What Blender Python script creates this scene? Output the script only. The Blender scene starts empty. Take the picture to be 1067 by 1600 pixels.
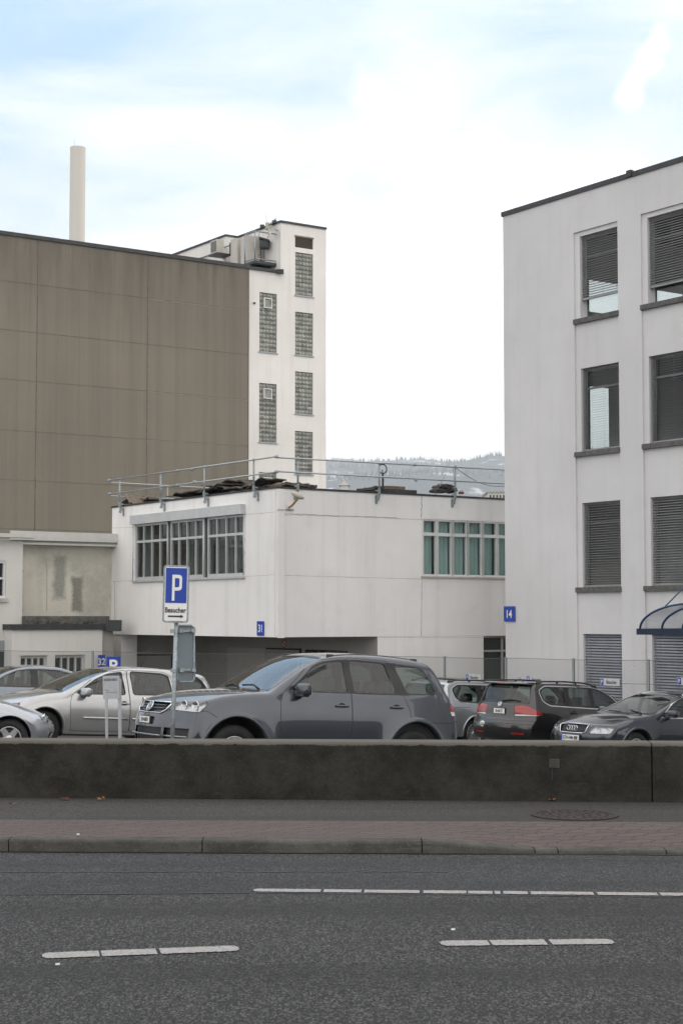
import bpy, bmesh, math, random
from math import sin, cos, pi, radians, sqrt, atan2, tan
from mathutils import Vector, Matrix
random.seed(7)
R = radians
S = bpy.context.scene
COL = S.collection
# ------------------------------------------------------------------ camera
F = 2600.0; PW = 1067.0; CX = 533.5; CY = 800.0; CAMZ = 1.7
PITCH = math.atan(165 / F)
cd = bpy.data.cameras.new('camera'); cam = bpy.data.objects.new('camera', cd); COL.objects.link(cam)
cam.location = (0, 0, CAMZ); cam.rotation_euler = (R(90) + PITCH, 0, 0)
cd.sensor_fit = 'HORIZONTAL'; cd.sensor_width = 36; cd.lens = F / PW * 36
cd.clip_start = 0.1; cd.clip_end = 20000
S.camera = cam
# ------------------------------------------------------------------ sky
SUN_EL = R(11); SUN_DIR = Vector((0.944, 0.331, 0)).normalized()   # towards the sun, horizontally
w = bpy.data.worlds.new('World'); S.world = w; w.use_nodes = True
nt = w.node_tree; nt.nodes.clear()
def wn(t, **k):
    n = nt.nodes.new(t)
    for a, b in k.items(): setattr(n, a, b)
    return n
def wl(a, b): nt.links.new(a, b)
out = wn('ShaderNodeOutputWorld'); bg = wn('ShaderNodeBackground'); bg.inputs[1].default_value = 0.1
sky = wn('ShaderNodeTexSky', sky_type='NISHITA', sun_disc=False, sun_elevation=SUN_EL,
         sun_rotation=atan2(SUN_DIR.x, SUN_DIR.y), altitude=400, air_density=1.0, dust_density=1.5)
tc = wn('ShaderNodeTexCoord')
mp = wn('ShaderNodeMapping'); mp.inputs['Scale'].default_value = (2.2, 1.0, 6.5); mp.inputs['Rotation'].default_value = (0, R(14), 0)
wl(tc.outputs['Generated'], mp.inputs['Vector'])
nz = wn('ShaderNodeTexNoise'); nz.inputs['Scale'].default_value = 2.1; nz.inputs['Detail'].default_value = 7; nz.inputs['Roughness'].default_value = 0.52; nz.inputs['Distortion'].default_value = 0.35
wl(mp.outputs[0], nz.inputs['Vector'])
sx = wn('ShaderNodeSeparateXYZ'); wl(tc.outputs['Generated'], sx.inputs[0])
# veil: thick near the horizon and to the right of the view, thinner up and to the left
mr = wn('ShaderNodeMapRange'); mr.inputs[1].default_value = 0.10; mr.inputs[2].default_value = 0.42; mr.inputs[3].default_value = 0.85; mr.inputs[4].default_value = -0.12
wl(sx.outputs[2], mr.inputs[0])
mx_ = wn('ShaderNodeMapRange'); mx_.inputs[1].default_value = -0.22; mx_.inputs[2].default_value = 0.06; mx_.inputs[3].default_value = -0.26; mx_.inputs[4].default_value = 0.04
wl(sx.outputs[0], mx_.inputs[0])
cr = wn('ShaderNodeMapRange'); cr.inputs[1].default_value = 0.35; cr.inputs[2].default_value = 0.68; cr.inputs[3].default_value = -0.05; cr.inputs[4].default_value = 0.62
wl(nz.outputs[0], cr.inputs[0])
ad = wn('ShaderNodeMath', operation='ADD'); wl(mr.outputs[0], ad.inputs[0]); wl(mx_.outputs[0], ad.inputs[1])
ad2 = wn('ShaderNodeMath', operation='ADD'); wl(ad.outputs[0], ad2.inputs[0]); wl(cr.outputs[0], ad2.inputs[1])
hi_ = wn('ShaderNodeMapRange'); hi_.inputs[1].default_value = 0.42; hi_.inputs[2].default_value = 0.62; hi_.inputs[3].default_value = 0.0; hi_.inputs[4].default_value = 0.85
wl(sx.outputs[2], hi_.inputs[0])
bk_ = wn('ShaderNodeMapRange'); bk_.inputs[1].default_value = 0.6; bk_.inputs[2].default_value = 0.1; bk_.inputs[3].default_value = 0.0; bk_.inputs[4].default_value = 0.75
wl(sx.outputs[1], bk_.inputs[0])
ad3 = wn('ShaderNodeMath', operation='ADD'); wl(hi_.outputs[0], ad3.inputs[0]); wl(bk_.outputs[0], ad3.inputs[1])
ad4 = wn('ShaderNodeMath', operation='ADD'); wl(ad3.outputs[0], ad4.inputs[0]); wl(ad2.outputs[0], ad4.inputs[1])
# two small bright wisps of cloud
def wisp(px, py, rx, ry, rot, amp):
    u = (px - CX) / F; v = (CY - py) / F
    d = Vector((u, cos(PITCH) - sin(PITCH) * v, sin(PITCH) + cos(PITCH) * v)).normalized()
    m = wn('ShaderNodeMapping', vector_type='TEXTURE'); m.inputs['Location'].default_value = d
    m.inputs['Rotation'].default_value = (0, R(rot), 0); m.inputs['Scale'].default_value = (rx, 0.2, ry)
    nzz = wn('ShaderNodeTexNoise'); nzz.inputs['Scale'].default_value = 55; nzz.inputs['Detail'].default_value = 5
    wl(tc.outputs['Generated'], nzz.inputs['Vector'])
    wl(tc.outputs['Generated'], m.inputs['Vector'])
    ln = wn('ShaderNodeVectorMath', operation='LENGTH'); wl(m.outputs[0], ln.inputs[0])
    a = wn('ShaderNodeMath', operation='MULTIPLY_ADD'); wl(nzz.outputs[0], a.inputs[0]); a.inputs[1].default_value = 2.0; a.inputs[2].default_value = -1.0
    b = wn('ShaderNodeMath', operation='ADD'); wl(a.outputs[0], b.inputs[0]); wl(ln.outputs['Value'], b.inputs[1])
    c = wn('ShaderNodeMapRange', interpolation_type='SMOOTHSTEP'); wl(b.outputs[0], c.inputs[0])
    c.inputs[1].default_value = 0.0; c.inputs[2].default_value = 1.25; c.inputs[3].default_value = amp; c.inputs[4].default_value = 0
    return c.outputs[0]
acc = ad4.outputs[0]
for a_ in ((1003, 100, .026, .009, -62, 1.0), (600, 190, .03, .014, 60, .45), (965, 265, .016, .010, 0, .35)):
    t = wn('ShaderNodeMath', operation='ADD'); wl(acc, t.inputs[0]); wl(wisp(*a_), t.inputs[1]); acc = t.outputs[0]
cl = wn('ShaderNodeClamp'); wl(acc, cl.inputs[0])
mixc = wn('ShaderNodeMix', data_type='RGBA'); wl(cl.outputs[0], mixc.inputs[0])
blu = wn('ShaderNodeMix', data_type='RGBA'); blu.inputs[0].default_value = 0.72   # milky high air over the clear sky
wl(sky.outputs[0], blu.inputs[6]); blu.inputs[7].default_value = (6.5, 10.0, 14.2, 1)
wl(blu.outputs[2], mixc.inputs[6])
glow = wn('ShaderNodeMapRange', interpolation_type='SMOOTHSTEP'); glow.inputs[1].default_value = 0.30; glow.inputs[2].default_value = 0.0; glow.inputs[3].default_value = 0.0; glow.inputs[4].default_value = 1.0
wl(sx.outputs[2], glow.inputs[0])
gfr = wn('ShaderNodeMapRange', interpolation_type='SMOOTHSTEP'); gfr.inputs[1].default_value = 0.75; gfr.inputs[2].default_value = 0.98; wl(sx.outputs[1], gfr.inputs[0])
gm = wn('ShaderNodeMath', operation='MULTIPLY'); wl(glow.outputs[0], gm.inputs[0]); wl(gfr.outputs[0], gm.inputs[1])
clc = wn('ShaderNodeMix', data_type='RGBA'); wl(gm.outputs[0], clc.inputs[0]); clc.inputs[6].default_value = (14.9, 14.35, 13.85, 1); clc.inputs[7].default_value = (27, 26, 25, 1)
wl(clc.outputs[2], mixc.inputs[7])
wl(mixc.outputs[2], bg.inputs[0]); wl(bg.outputs[0], out.inputs[0])
# ------------------------------------------------------------------ sun
sd = bpy.data.lights.new('sun', 'SUN'); so = bpy.data.objects.new('sun', sd); COL.objects.link(so)
sd.energy = 2.2; sd.angle = R(4); sd.color = (1.0, 0.9, 0.78)
sv = Vector((SUN_DIR.x * cos(SUN_EL), SUN_DIR.y * cos(SUN_EL), sin(SUN_EL)))
so.rotation_euler = sv.to_track_quat('Z', 'Y').to_euler(); so.location = (30, 0, 40)
S.view_settings.view_transform = 'Standard'; S.view_settings.look = 'None'; S.view_settings.gamma = 1
S.view_settings.exposure = 0.18; S.view_settings.use_curve_mapping = False
# ------------------------------------------------------------------ helpers
U = Vector((-0.565, 0.825)); V = Vector((0.825, 0.565))     # the site's two directions: back-left, back-right
def ray(px, py):
    u = (px - CX) / F; v = (CY - py) / F
    return Vector((u, cos(PITCH) - sin(PITCH) * v, sin(PITCH) + cos(PITCH) * v))
def at(px, py, Y):
    d = ray(px, py); k = Y / d.y
    return Vector((d.x * k, Y, CAMZ + d.z * k))
def onz(px, py, z):
    d = ray(px, py); k = (z - CAMZ) / d.z
    return Vector((d.x * k, d.y * k, z))
def ground(x, y):
    return -0.57 - 0.045 * (x + 1.5) - 0.035 * (y - 23.5)
class Fr:                                                  # a vertical facade plane: s along d, n outward, z up
    def __init__(s, p, d, n): s.p = Vector(p); s.d = Vector(d).normalized(); s.n = Vector(n).normalized()
    def pt(s, a, n, z): q = s.p + s.d * a + s.n * n; return Vector((q.x, q.y, z))
    def hit(s, px, py, n=0):
        r = ray(px, py); o = s.p + s.n * n
        k = (o.x * s.n.x + o.y * s.n.y) / (r.x * s.n.x + r.y * s.n.y)
        q = Vector((r.x * k, r.y * k)) - s.p
        return q.dot(s.d), CAMZ + r.z * k
    def mat(s, a, n, z):                                   # local x = viewer's right along the face, y = up, z = outward
        right = Vector((0, 0, 1)).cross(Vector((s.n.x, s.n.y, 0)))
        q = s.pt(a, n, z)
        return Matrix(((right.x, 0, s.n.x, q.x), (right.y, 0, s.n.y, q.y), (0, 1, 0, q.z), (0, 0, 0, 1)))
def quad(bm, a, b, c, d, mi=0):
    f = bm.faces.new([bm.verts.new(v) for v in (a, b, c, d)]); f.material_index = mi; return f
def hexa(bm, P, mi=0):                                     # P: 8 corners, bottom 4 then top 4
    vs = [bm.verts.new(p) for p in P]
    for q in ((0, 3, 2, 1), (4, 5, 6, 7), (0, 1, 5, 4), (1, 2, 6, 5), (2, 3, 7, 6), (3, 0, 4, 7)):
        f = bm.faces.new([vs[i] for i in q]); f.material_index = mi
def fbox(bm, fr, a0, a1, n0, n1, z0, z1, mi=0):
    hexa(bm, [fr.pt(a0, n0, z0), fr.pt(a1, n0, z0), fr.pt(a1, n1, z0), fr.pt(a0, n1, z0),
              fr.pt(a0, n0, z1), fr.pt(a1, n0, z1), fr.pt(a1, n1, z1), fr.pt(a0, n1, z1)], mi)
def box(bm, c, s, mi=0, M=None, bev=0, seg=2):
    r = bmesh.ops.create_cube(bm, size=1)
    for v in r['verts']:
        v.co = Vector((v.co.x * s[0], v.co.y * s[1], v.co.z * s[2]))
    fs = set(f for v in r['verts'] for f in v.link_faces)
    vs = r['verts']
    if bev:
        es = list(set(e for v in r['verts'] for e in v.link_edges))
        rr = bmesh.ops.bevel(bm, geom=es, offset=bev, segments=seg, affect='EDGES', profile=0.5)
        vs = set(v for v in rr['verts']) | set(v for v in vs if v.is_valid)
        fs = set(f for v in vs for f in v.link_faces)
    T = Matrix.Translation(Vector(c))
    if M is not None: T = T @ M
    for v in vs: v.co = T @ v.co
    for f in fs: f.material_index = mi; f.smooth = bool(bev)
    return vs
def tube(bm, pts, r, seg=8, mi=0, cap=True):
    pts = [Vector(p) for p in pts]; rings = []
    for i, p in enumerate(pts):
        t = (pts[min(i + 1, len(pts) - 1)] - pts[max(i - 1, 0)]).normalized()
        a = t.orthogonal().normalized() if i == 0 else (pa - t * pa.dot(t)).normalized()
        pa = a; b = t.cross(a)
        rad = r[i] if isinstance(r, (list, tuple)) else r
        rings.append([bm.verts.new(p + (a * cos(2 * pi * k / seg) + b * sin(2 * pi * k / seg)) * rad) for k in range(seg)])
    for i in range(len(rings) - 1):
        for k in range(seg):
            f = bm.faces.new((rings[i][k], rings[i][(k + 1) % seg], rings[i + 1][(k + 1) % seg], rings[i + 1][k]))
            f.smooth = True; f.material_index = mi
    if cap:
        bm.faces.new(rings[0][::-1]).material_index = mi; bm.faces.new(rings[-1]).material_index = mi
def lathe(bm, prof, M, seg=40, mi=0, closed=False):        # prof: (radius, height) about local z
    rings = []
    for r, h in prof:
        rings.append([bm.verts.new(M @ Vector((r * cos(2 * pi * k / seg), r * sin(2 * pi * k / seg), h))) for k in range(seg)])
    n = len(rings)
    for i in range(n if closed else n - 1):
        A = rings[i]; B = rings[(i + 1) % n]
        for k in range(seg):
            f = bm.faces.new((A[k], A[(k + 1) % seg], B[(k + 1) % seg], B[k])); f.smooth = True; f.material_index = mi
def ob(name, bm, m, parent=None, recalc=True):
    if recalc: bmesh.ops.recalc_face_normals(bm, faces=bm.faces)
    me = bpy.data.meshes.new(name); bm.to_mesh(me); bm.free()
    for x in (m if isinstance(m, (list, tuple)) else [m]): me.materials.append(x)
    o = bpy.data.objects.new(name, me); COL.objects.link(o)
    if parent: o.parent = parent
    return o
def empty(name, loc=(0, 0, 0), rot=(0, 0, 0)):
    o = bpy.data.objects.new(name, None); COL.objects.link(o); o.location = loc; o.rotation_euler = rot; o.empty_display_size = .2; return o
def tag(o, label, cat, group=None):
    o['label'] = label; o['category'] = cat
    if group: o['group'] = group
    return o
def struct(o): o['kind'] = 'structure'; return o
def text(bm, s, size, M, sx=1.0, mi=0, bold=0.0, z=0.002):
    c = bpy.data.curves.new('t', 'FONT'); c.body = s; c.size = size; c.align_x = 'CENTER'; c.align_y = 'CENTER'
    c.offset = bold; c.resolution_u = 4; c.extrude = 0
    o = bpy.data.objects.new('t', c); COL.objects.link(o)
    dg = bpy.context.evaluated_depsgraph_get(); me = bpy.data.meshes.new_from_object(o.evaluated_get(dg))
    xs = [v.co.x for v in me.vertices]; ys = [v.co.y for v in me.vertices]
    ox = (min(xs) + max(xs)) / 2; oy = (min(ys) + max(ys)) / 2
    vm = [bm.verts.new(M @ Vector(((v.co.x - ox) * sx, v.co.y - oy, z))) for v in me.vertices]
    for p in me.polygons:
        try: bm.faces.new([vm[i] for i in p.vertices]).material_index = mi
        except ValueError: pass
    bpy.data.objects.remove(o); bpy.data.curves.remove(c); bpy.data.meshes.remove(me)
def pquad(bm, M, x0, x1, y0, y1, z=0, mi=0):
    return quad(bm, *[M @ Vector(p) for p in ((x0, y0, z), (x1, y0, z), (x1, y1, z), (x0, y1, z))], mi)
def plate(bm, M, w_, h_, t, r=0.0, z=0.0, mi=0, seg=5):   # rounded plate with thickness, front at z
    pts = []
    if r:
        for cx_, cy_, a0 in ((w_/2-r, h_/2-r, 0), (-w_/2+r, h_/2-r, 90), (-w_/2+r, -h_/2+r, 180), (w_/2-r, -h_/2+r, 270)):
            for k in range(seg + 1):
                a = R(a0 + 90 * k / seg); pts.append((cx_ + r * cos(a), cy_ + r * sin(a)))
    else: pts = [(w_/2, h_/2), (-w_/2, h_/2), (-w_/2, -h_/2), (w_/2, -h_/2)]
    A = [bm.verts.new(M @ Vector((x, y, z))) for x, y in pts]; B = [bm.verts.new(M @ Vector((x, y, z - t))) for x, y in pts]
    bm.faces.new(A).material_index = mi; bm.faces.new(B[::-1]).material_index = mi
    for i in range(len(pts)):
        j = (i + 1) % len(pts); bm.faces.new((A[i], B[i], B[j], A[j])).material_index = mi
# ------------------------------------------------------------------ materials
def nodes(name):
    m = bpy.data.materials.new(name); m.use_nodes = True; t = m.node_tree
    b = t.nodes['Principled BSDF']
    def N(ty, **k):
        n = t.nodes.new(ty)
        for a, v in k.items():
            if a.startswith('i_'):
                key = a[2:]; key = int(key) if key.isdigit() else key.replace('_', ' ')
                n.inputs[key].default_value = v
            else: setattr(n, a, v)
        return n
    def L(a, b_): t.links.new(a, b_)
    return m, t, b, N, L
def c4(c): return (c, c, c, 1) if isinstance(c, (int, float)) else (*c, 1)
def noise(N, L, src, scale, detail=4, rough=.55, dist=0, sc=None):
    n = N('ShaderNodeTexNoise'); n.inputs['Scale'].default_value = scale; n.inputs['Detail'].default_value = detail
    n.inputs['Roughness'].default_value = rough; n.inputs['Distortion'].default_value = dist
    if sc:
        mp = N('ShaderNodeMapping'); mp.inputs['Scale'].default_value = sc; L(src, mp.inputs[0]); L(mp.outputs[0], n.inputs['Vector'])
    else: L(src, n.inputs['Vector'])
    return n.outputs[0]
def ramp(N, L, src, a, b, lo=0.0, hi=1.0):
    m = N('ShaderNodeMapRange'); m.inputs[1].default_value = a; m.inputs[2].default_value = b; m.inputs[3].default_value = lo; m.inputs[4].default_value = hi
    L(src, m.inputs[0]); return m.outputs[0]
def mixc_(N, L, f, a, b, bt='MIX'):
    m = N('ShaderNodeMix', data_type='RGBA', blend_type=bt)
    for i, x in ((0, f), (6, a), (7, b)):
        if hasattr(x, 'links'): L(x, m.inputs[i])
        else: m.inputs[i].default_value = x if i == 0 else c4(x)
    return m.outputs[2]
def bump(N, L, b, h, st=.3, d=.01):
    n = N('ShaderNodeBump'); n.inputs['Strength'].default_value = st; n.inputs['Distance'].default_value = d
    L(h, n.inputs['Height']); L(n.outputs[0], b.inputs['Normal'])
def pmat(name, col, rough=.6, metal=0, var=.08, scale=4, bs=0, bst=.2, coat=0, spec=None, emit=None, sc=None):
    m, t, b, N, L = nodes(name)
    tcn = N('ShaderNodeTexCoord').outputs['Object']
    c = Vector(c4(col)[:3])
    n = noise(N, L, tcn, scale, sc=sc)
    L(mixc_(N, L, ramp(N, L, n, .3, .7), tuple(c * (1 - var)), tuple(c * (1 + var))), b.inputs['Base Color'])
    b.inputs['Roughness'].default_value = rough; b.inputs['Metallic'].default_value = metal; b.inputs['Coat Weight'].default_value = coat
    b.inputs['Coat Roughness'].default_value = .04
    if spec is not None: b.inputs['Specular IOR Level'].default_value = spec
    if bs: bump(N, L, b, noise(N, L, tcn, bs), bst)
    if emit: b.inputs['Emission Color'].default_value = c4(emit[0]); b.inputs['Emission Strength'].default_value = emit[1]
    return m
def plaster(name, col, dirt=.25, streak=.35, gran=0, dcol=(.23, .22, .19), blot=0, panels=None):
    m, t, b, N, L = nodes(name)
    P = N('ShaderNodeTexCoord').outputs['Object']
    base = mixc_(N, L, ramp(N, L, noise(N, L, P, .35, 5), .35, .65), tuple(Vector(col) * .93), tuple(Vector(col) * 1.03))
    st = ramp(N, L, noise(N, L, P, 1.0, 6, .6, sc=(3.2, 3.2, .16)), .50, .80)
    base = mixc_(N, L, mixf(N, L, st, streak), base, dcol)
    d2 = ramp(N, L, noise(N, L, P, 1.3, 9, .7), .55, .8)
    base = mixc_(N, L, mixf(N, L, d2, dirt), base, dcol)
    if gran: base = mixc_(N, L, mixf(N, L, ramp(N, L, noise(N, L, P, 30, 4, .8), .56, .72), gran), base, (.2, .2, .18))
    if blot:
        bn = ramp(N, L, noise(N, L, P, .8, 8, .72, .3), .52, .66)
        base = mixc_(N, L, mixf(N, L, bn, blot), base, (.24, .25, .22))
    L(base, b.inputs['Base Color']); b.inputs['Roughness'].default_value = .88; b.inputs['Specular IOR Level'].default_value = .2
    bump(N, L, b, noise(N, L, P, 55, 5, .7), .25, .006)
    return m
def mixf(N, L, f, k):
    n = N('ShaderNodeMath', operation='MULTIPLY'); L(f, n.inputs[0]); n.inputs[1].default_value = k; return n.outputs[0]
M_office = plaster('office_plaster', (.63, .63, .64), .12, .12)
M_shopwhite = plaster('white_render', (.83, .825, .81), .14, .16)
M_tower = plaster('tower_plaster', (.79, .775, .75), .06, .16)
M_annex = plaster('annex_plaster', (.70, .69, .66), .2, .2)
M_stain = plaster('stained_plaster', (.66, .63, .55), .30, .25, .6, blot=.22)
M_blotch = plaster('grey_plaster_patch', (.27, .285, .26), .5, .4, .8)
M_dark = pmat('bitumen_edge', (.035, .037, .04), .6, var=.3)
M_sill = pmat('dark_stone_sill', (.10, .10, .097), .85, var=.35, scale=9, bs=40)
M_zinc = pmat('zinc', (.32, .35, .37), .45, .7, var=.15, scale=9)
M_galv = pmat('galvanised_steel', (.30, .34, .36), .5, .55, var=.3, scale=30)
M_alu = pmat('aluminium_frame', (.55, .57, .58), .4, .4, var=.06)
M_wfr = pmat('white_window_frame', (.66, .67, .66), .5, var=.06)
M_black = pmat('black_rubber', (.012, .012, .013), .5)
M_blue = pmat('sign_blue', (.004, .045, .36), .35, var=.06)
M_white = pmat('sign_white', (.78, .78, .76), .4, var=.03)
M_ink = pmat('sign_black', (.02, .02, .022), .4)
M_chrome = pmat('chrome', (.75, .76, .78), .12, 1.0, var=.03)
M_plasticgrey = pmat('dark_plastic', (.045, .047, .05), .55)
M_recess = plaster('shade_grey_render', (.36, .355, .33), .2, .2)  # grey with the shade under the overhang put into the colour
M_debris = pmat('weathered_roofing', (.055, .05, .045), .9, var=.5, scale=7, bs=30)
M_debris2 = pmat('brown_roofing', (.14, .11, .085), .9, var=.4, scale=7, bs=30)
M_room = pmat('room_inside', (.16, .16, .15), .9)
M_orange = pmat('orange_paint', (.45, .2, .04), .5)
M_teal = pmat('teal_curtain', (.38, .52, .50), .8, var=.18, scale=2.5, sc=(1, 1, .2))
M_curtain = pmat('grey_curtain', (.22, .24, .22), .8, var=.4, scale=9, sc=(3, 3, .05))
M_brown = pmat('brown_panel', (.05, .03, .025), .7)
def beige():
    m, t, b, N, L = nodes('beige_cladding')
    P = N('ShaderNodeTexCoord').outputs['Object']
    col = (.212, .193, .160)
    base = mixc_(N, L, ramp(N, L, noise(N, L, P, .18, 5), .3, .7), tuple(Vector(col) * .9), tuple(Vector(col) * 1.08))
    st = ramp(N, L, noise(N, L, P, 1, 5, .65, sc=(2.6, 2.6, .045)), .42, .72)
    base = mixc_(N, L, mixf(N, L, st, .30), base, (.105, .098, .084))
    fine = ramp(N, L, noise(N, L, P, 1, 3, .6, sc=(11, 11, .12)), .4, .7)
    base = mixc_(N, L, mixf(N, L, fine, .15), base, (.26, .24, .20))
    # grime washed down from the roof edge
    s = N('ShaderNodeSeparateXYZ'); L(P, s.inputs[0])
    top = ramp(N, L, s.outputs[2], 12.5, 17.2)
    nn = ramp(N, L, noise(N, L, P, 1, 6, .7, sc=(2.2, 2.2, .25)), .25, .75)
    mm = N('ShaderNodeMath', operation='MULTIPLY'); L(top, mm.inputs[0]); L(nn, mm.inputs[1])
    base = mixc_(N, L, mixf(N, L, mm.outputs[0], .75), base, (.085, .078, .066))
    L(base, b.inputs['Base Color']); b.inputs['Roughness'].default_value = .9; b.inputs['Specular IOR Level'].default_value = .2
    bump(N, L, b, noise(N, L, P, 18, 4, .7, sc=(3, 3, .5)), .3, .02); return m
M_beige = beige()
def glass(name, tint=(.5, .56, .56), refl=.08, rough=.02, gcol=.95):
    m = bpy.data.materials.new(name); m.use_nodes = True; t = m.node_tree; t.nodes.clear()
    o = t.nodes.new('ShaderNodeOutputMaterial'); mx = t.nodes.new('ShaderNodeMixShader'); g = t.nodes.new('ShaderNodeBsdfGlossy'); tr = t.nodes.new('ShaderNodeBsdfTransparent')
    g.inputs['Roughness'].default_value = rough; g.inputs['Color'].default_value = (gcol, gcol, gcol, 1); tr.inputs[0].default_value = (*tint, 1)
    ge = t.nodes.new('ShaderNodeNewGeometry'); dt = t.nodes.new('ShaderNodeVectorMath'); dt.operation = 'DOT_PRODUCT'; t.links.new(ge.outputs['Incoming'], dt.inputs[0]); t.links.new(ge.outputs['Normal'], dt.inputs[1])
    def mth(op, x, y=None):
        q = t.nodes.new('ShaderNodeMath'); q.operation = op
        for i_, v_ in enumerate((x, y)):
            if v_ is None: continue
            if hasattr(v_, 'links'): t.links.new(v_, q.inputs[i_])
            else: q.inputs[i_].default_value = v_
        return q
    fr = mth('MULTIPLY_ADD', mth('POWER', mth('SUBTRACT', 1.0, mth('ABSOLUTE', dt.outputs['Value']).outputs[0]).outputs[0], 5.0).outputs[0], .92); fr.inputs[2].default_value = .07
    a = t.nodes.new('ShaderNodeMath'); a.operation = 'ADD'; a.use_clamp = True; a.inputs[1].default_value = refl
    t.links.new(fr.outputs[0], a.inputs[0]); t.links.new(a.outputs[0], mx.inputs[0]); t.links.new(tr.outputs[0], mx.inputs[1]); t.links.new(g.outputs[0], mx.inputs[2]); t.links.new(mx.outputs[0], o.inputs[0])
    return m
M_glass = glass('window_glass', gcol=.8, refl=.0); M_glass2 = glass('clear_window_glass', (.80, .86, .85), refl=.0, gcol=.8); M_cglass = glass('car_glass', (.42, .50, .47), .0); M_tglass = glass('canopy_glass', (.72, .74, .76), .05, .15)
M_lens = glass('lamp_lens', (.9, .92, .94), .05)
def asphalt(name, dark, light, speck, scale=1.0, tracks=False, seed=0):
    m, t, b, N, L = nodes(name)
    P = N('ShaderNodeTexCoord').outputs['Object']
    mp = N('ShaderNodeMapping'); mp.inputs['Location'].default_value = (seed, seed, 0); L(P, mp.inputs[0]); P = mp.outputs[0]
    base = mixc_(N, L, ramp(N, L, noise(N, L, P, .7, 5, .6), .35, .65), dark, light)
    v = N('ShaderNodeTexVoronoi'); v.inputs['Scale'].default_value = 150 * scale; mv = N('ShaderNodeMapping'); mv.inputs['Scale'].default_value = (1, .42, 1); L(P, mv.inputs[0]); L(mv.outputs[0], v.inputs['Vector'])
    w1 = N('ShaderNodeTexWhiteNoise'); L(v.outputs['Color'], w1.inputs[0])
    base = mixc_(N, L, mixf(N, L, ramp(N, L, w1.outputs[0], .58, .95), .75), base, speck)
    base = mixc_(N, L, mixf(N, L, ramp(N, L, w1.outputs[0], .42, .1), .75), base, (.008, .008, .0085))
    base = mixc_(N, L, mixf(N, L, ramp(N, L, noise(N, L, P, 30 * scale, 3, .8), .5, .75), .4), base, tuple(Vector(light) * 1.25))
    base = mixc_(N, L, mixf(N, L, ramp(N, L, noise(N, L, P, .6, 6, .6, sc=(.12, 1.6, 1)), .48, .62), .55), base, tuple(Vector(dark) * .7))
    L(base, b.inputs['Base Color']); b.inputs['Roughness'].default_value = .85; b.inputs['Specular IOR Level'].default_value = .35
    bump(N, L, b, v.outputs['Distance'], .7, .012); return m
M_road = asphalt('road_asphalt', (.025, .0255, .0265), (.034, .0345, .036), (.125, .125, .122), .75)
M_roadb = asphalt('road_asphalt_bluish', (.028, .0295, .032), (.037, .039, .042), (.11, .113, .115), .8, seed=13)
M_walk = asphalt('footway_asphalt', (.046, .044, .042), (.060, .057, .055), (.13, .128, .12), 1.2, seed=31)
M_lot = asphalt('parking_asphalt', (.05, .05, .05), (.07, .07, .07), (.12, .12, .12), .8, seed=51)
M_seam = pmat('tar_seam', (.016, .016, .017), .5, var=.3)
def concrete(name, c0, c1, top=False):
    m, t, b, N, L = nodes(name)
    P = N('ShaderNodeTexCoord').outputs['Object']
    base = mixc_(N, L, ramp(N, L, noise(N, L, P, 2.6, 9, .72, .3), .40, .66), c0, c1)
    base = mixc_(N, L, mixf(N, L, ramp(N, L, noise(N, L, P, 1, 7, .75, sc=(2.2, 2.2, 5)), .52, .72), .55), base, tuple(Vector(c0) * .45))
    base = mixc_(N, L, mixf(N, L, ramp(N, L, noise(N, L, P, 1, 8, .8, .5, sc=(1.4, 1.4, 11)), .60, .74), .55), base, tuple(Vector(c1) * 2.3))
    base = mixc_(N, L, mixf(N, L, ramp(N, L, noise(N, L, P, 45, 4, .8), .56, .75), .6), base, tuple(Vector(c1) * 2.0))
    base = mixc_(N, L, mixf(N, L, ramp(N, L, noise(N, L, P, 16, 5, .8), .62, .7), .8), base, (.008, .008, .008))
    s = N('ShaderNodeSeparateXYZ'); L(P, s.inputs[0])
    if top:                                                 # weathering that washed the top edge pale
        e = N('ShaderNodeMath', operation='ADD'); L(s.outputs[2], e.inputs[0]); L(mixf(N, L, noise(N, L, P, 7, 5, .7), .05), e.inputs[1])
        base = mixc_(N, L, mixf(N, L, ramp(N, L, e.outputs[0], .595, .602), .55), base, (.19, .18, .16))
    L(base, b.inputs['Base Color']); b.inputs['Roughness'].default_value = .9; b.inputs['Specular IOR Level'].default_value = .2
    bump(N, L, b, noise(N, L, P, 30, 8, .75), .6, .012); return m
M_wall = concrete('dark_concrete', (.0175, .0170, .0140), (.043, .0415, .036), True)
M_kerb = concrete('kerb_stone', (.055, .054, .047), (.10, .098, .088))
M_paint = None
def paintmat():
    m, t, b, N, L = nodes('road_paint')
    P = N('ShaderNodeTexCoord').outputs['Object']
    base = mixc_(N, L, ramp(N, L, noise(N, L, P, 25, 6, .8), .35, .65), (.25, .24, .235), (.38, .37, .36))
    base = mixc_(N, L, ramp(N, L, noise(N, L, P, 45, 6, .9), .54, .62), base, (.06, .06, .06))
    L(base, b.inputs['Base Color']); b.inputs['Roughness'].default_value = .7; bump(N, L, b, noise(N, L, P, 90, 5, .8), .5, .006); return m
M_paint = paintmat()
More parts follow.
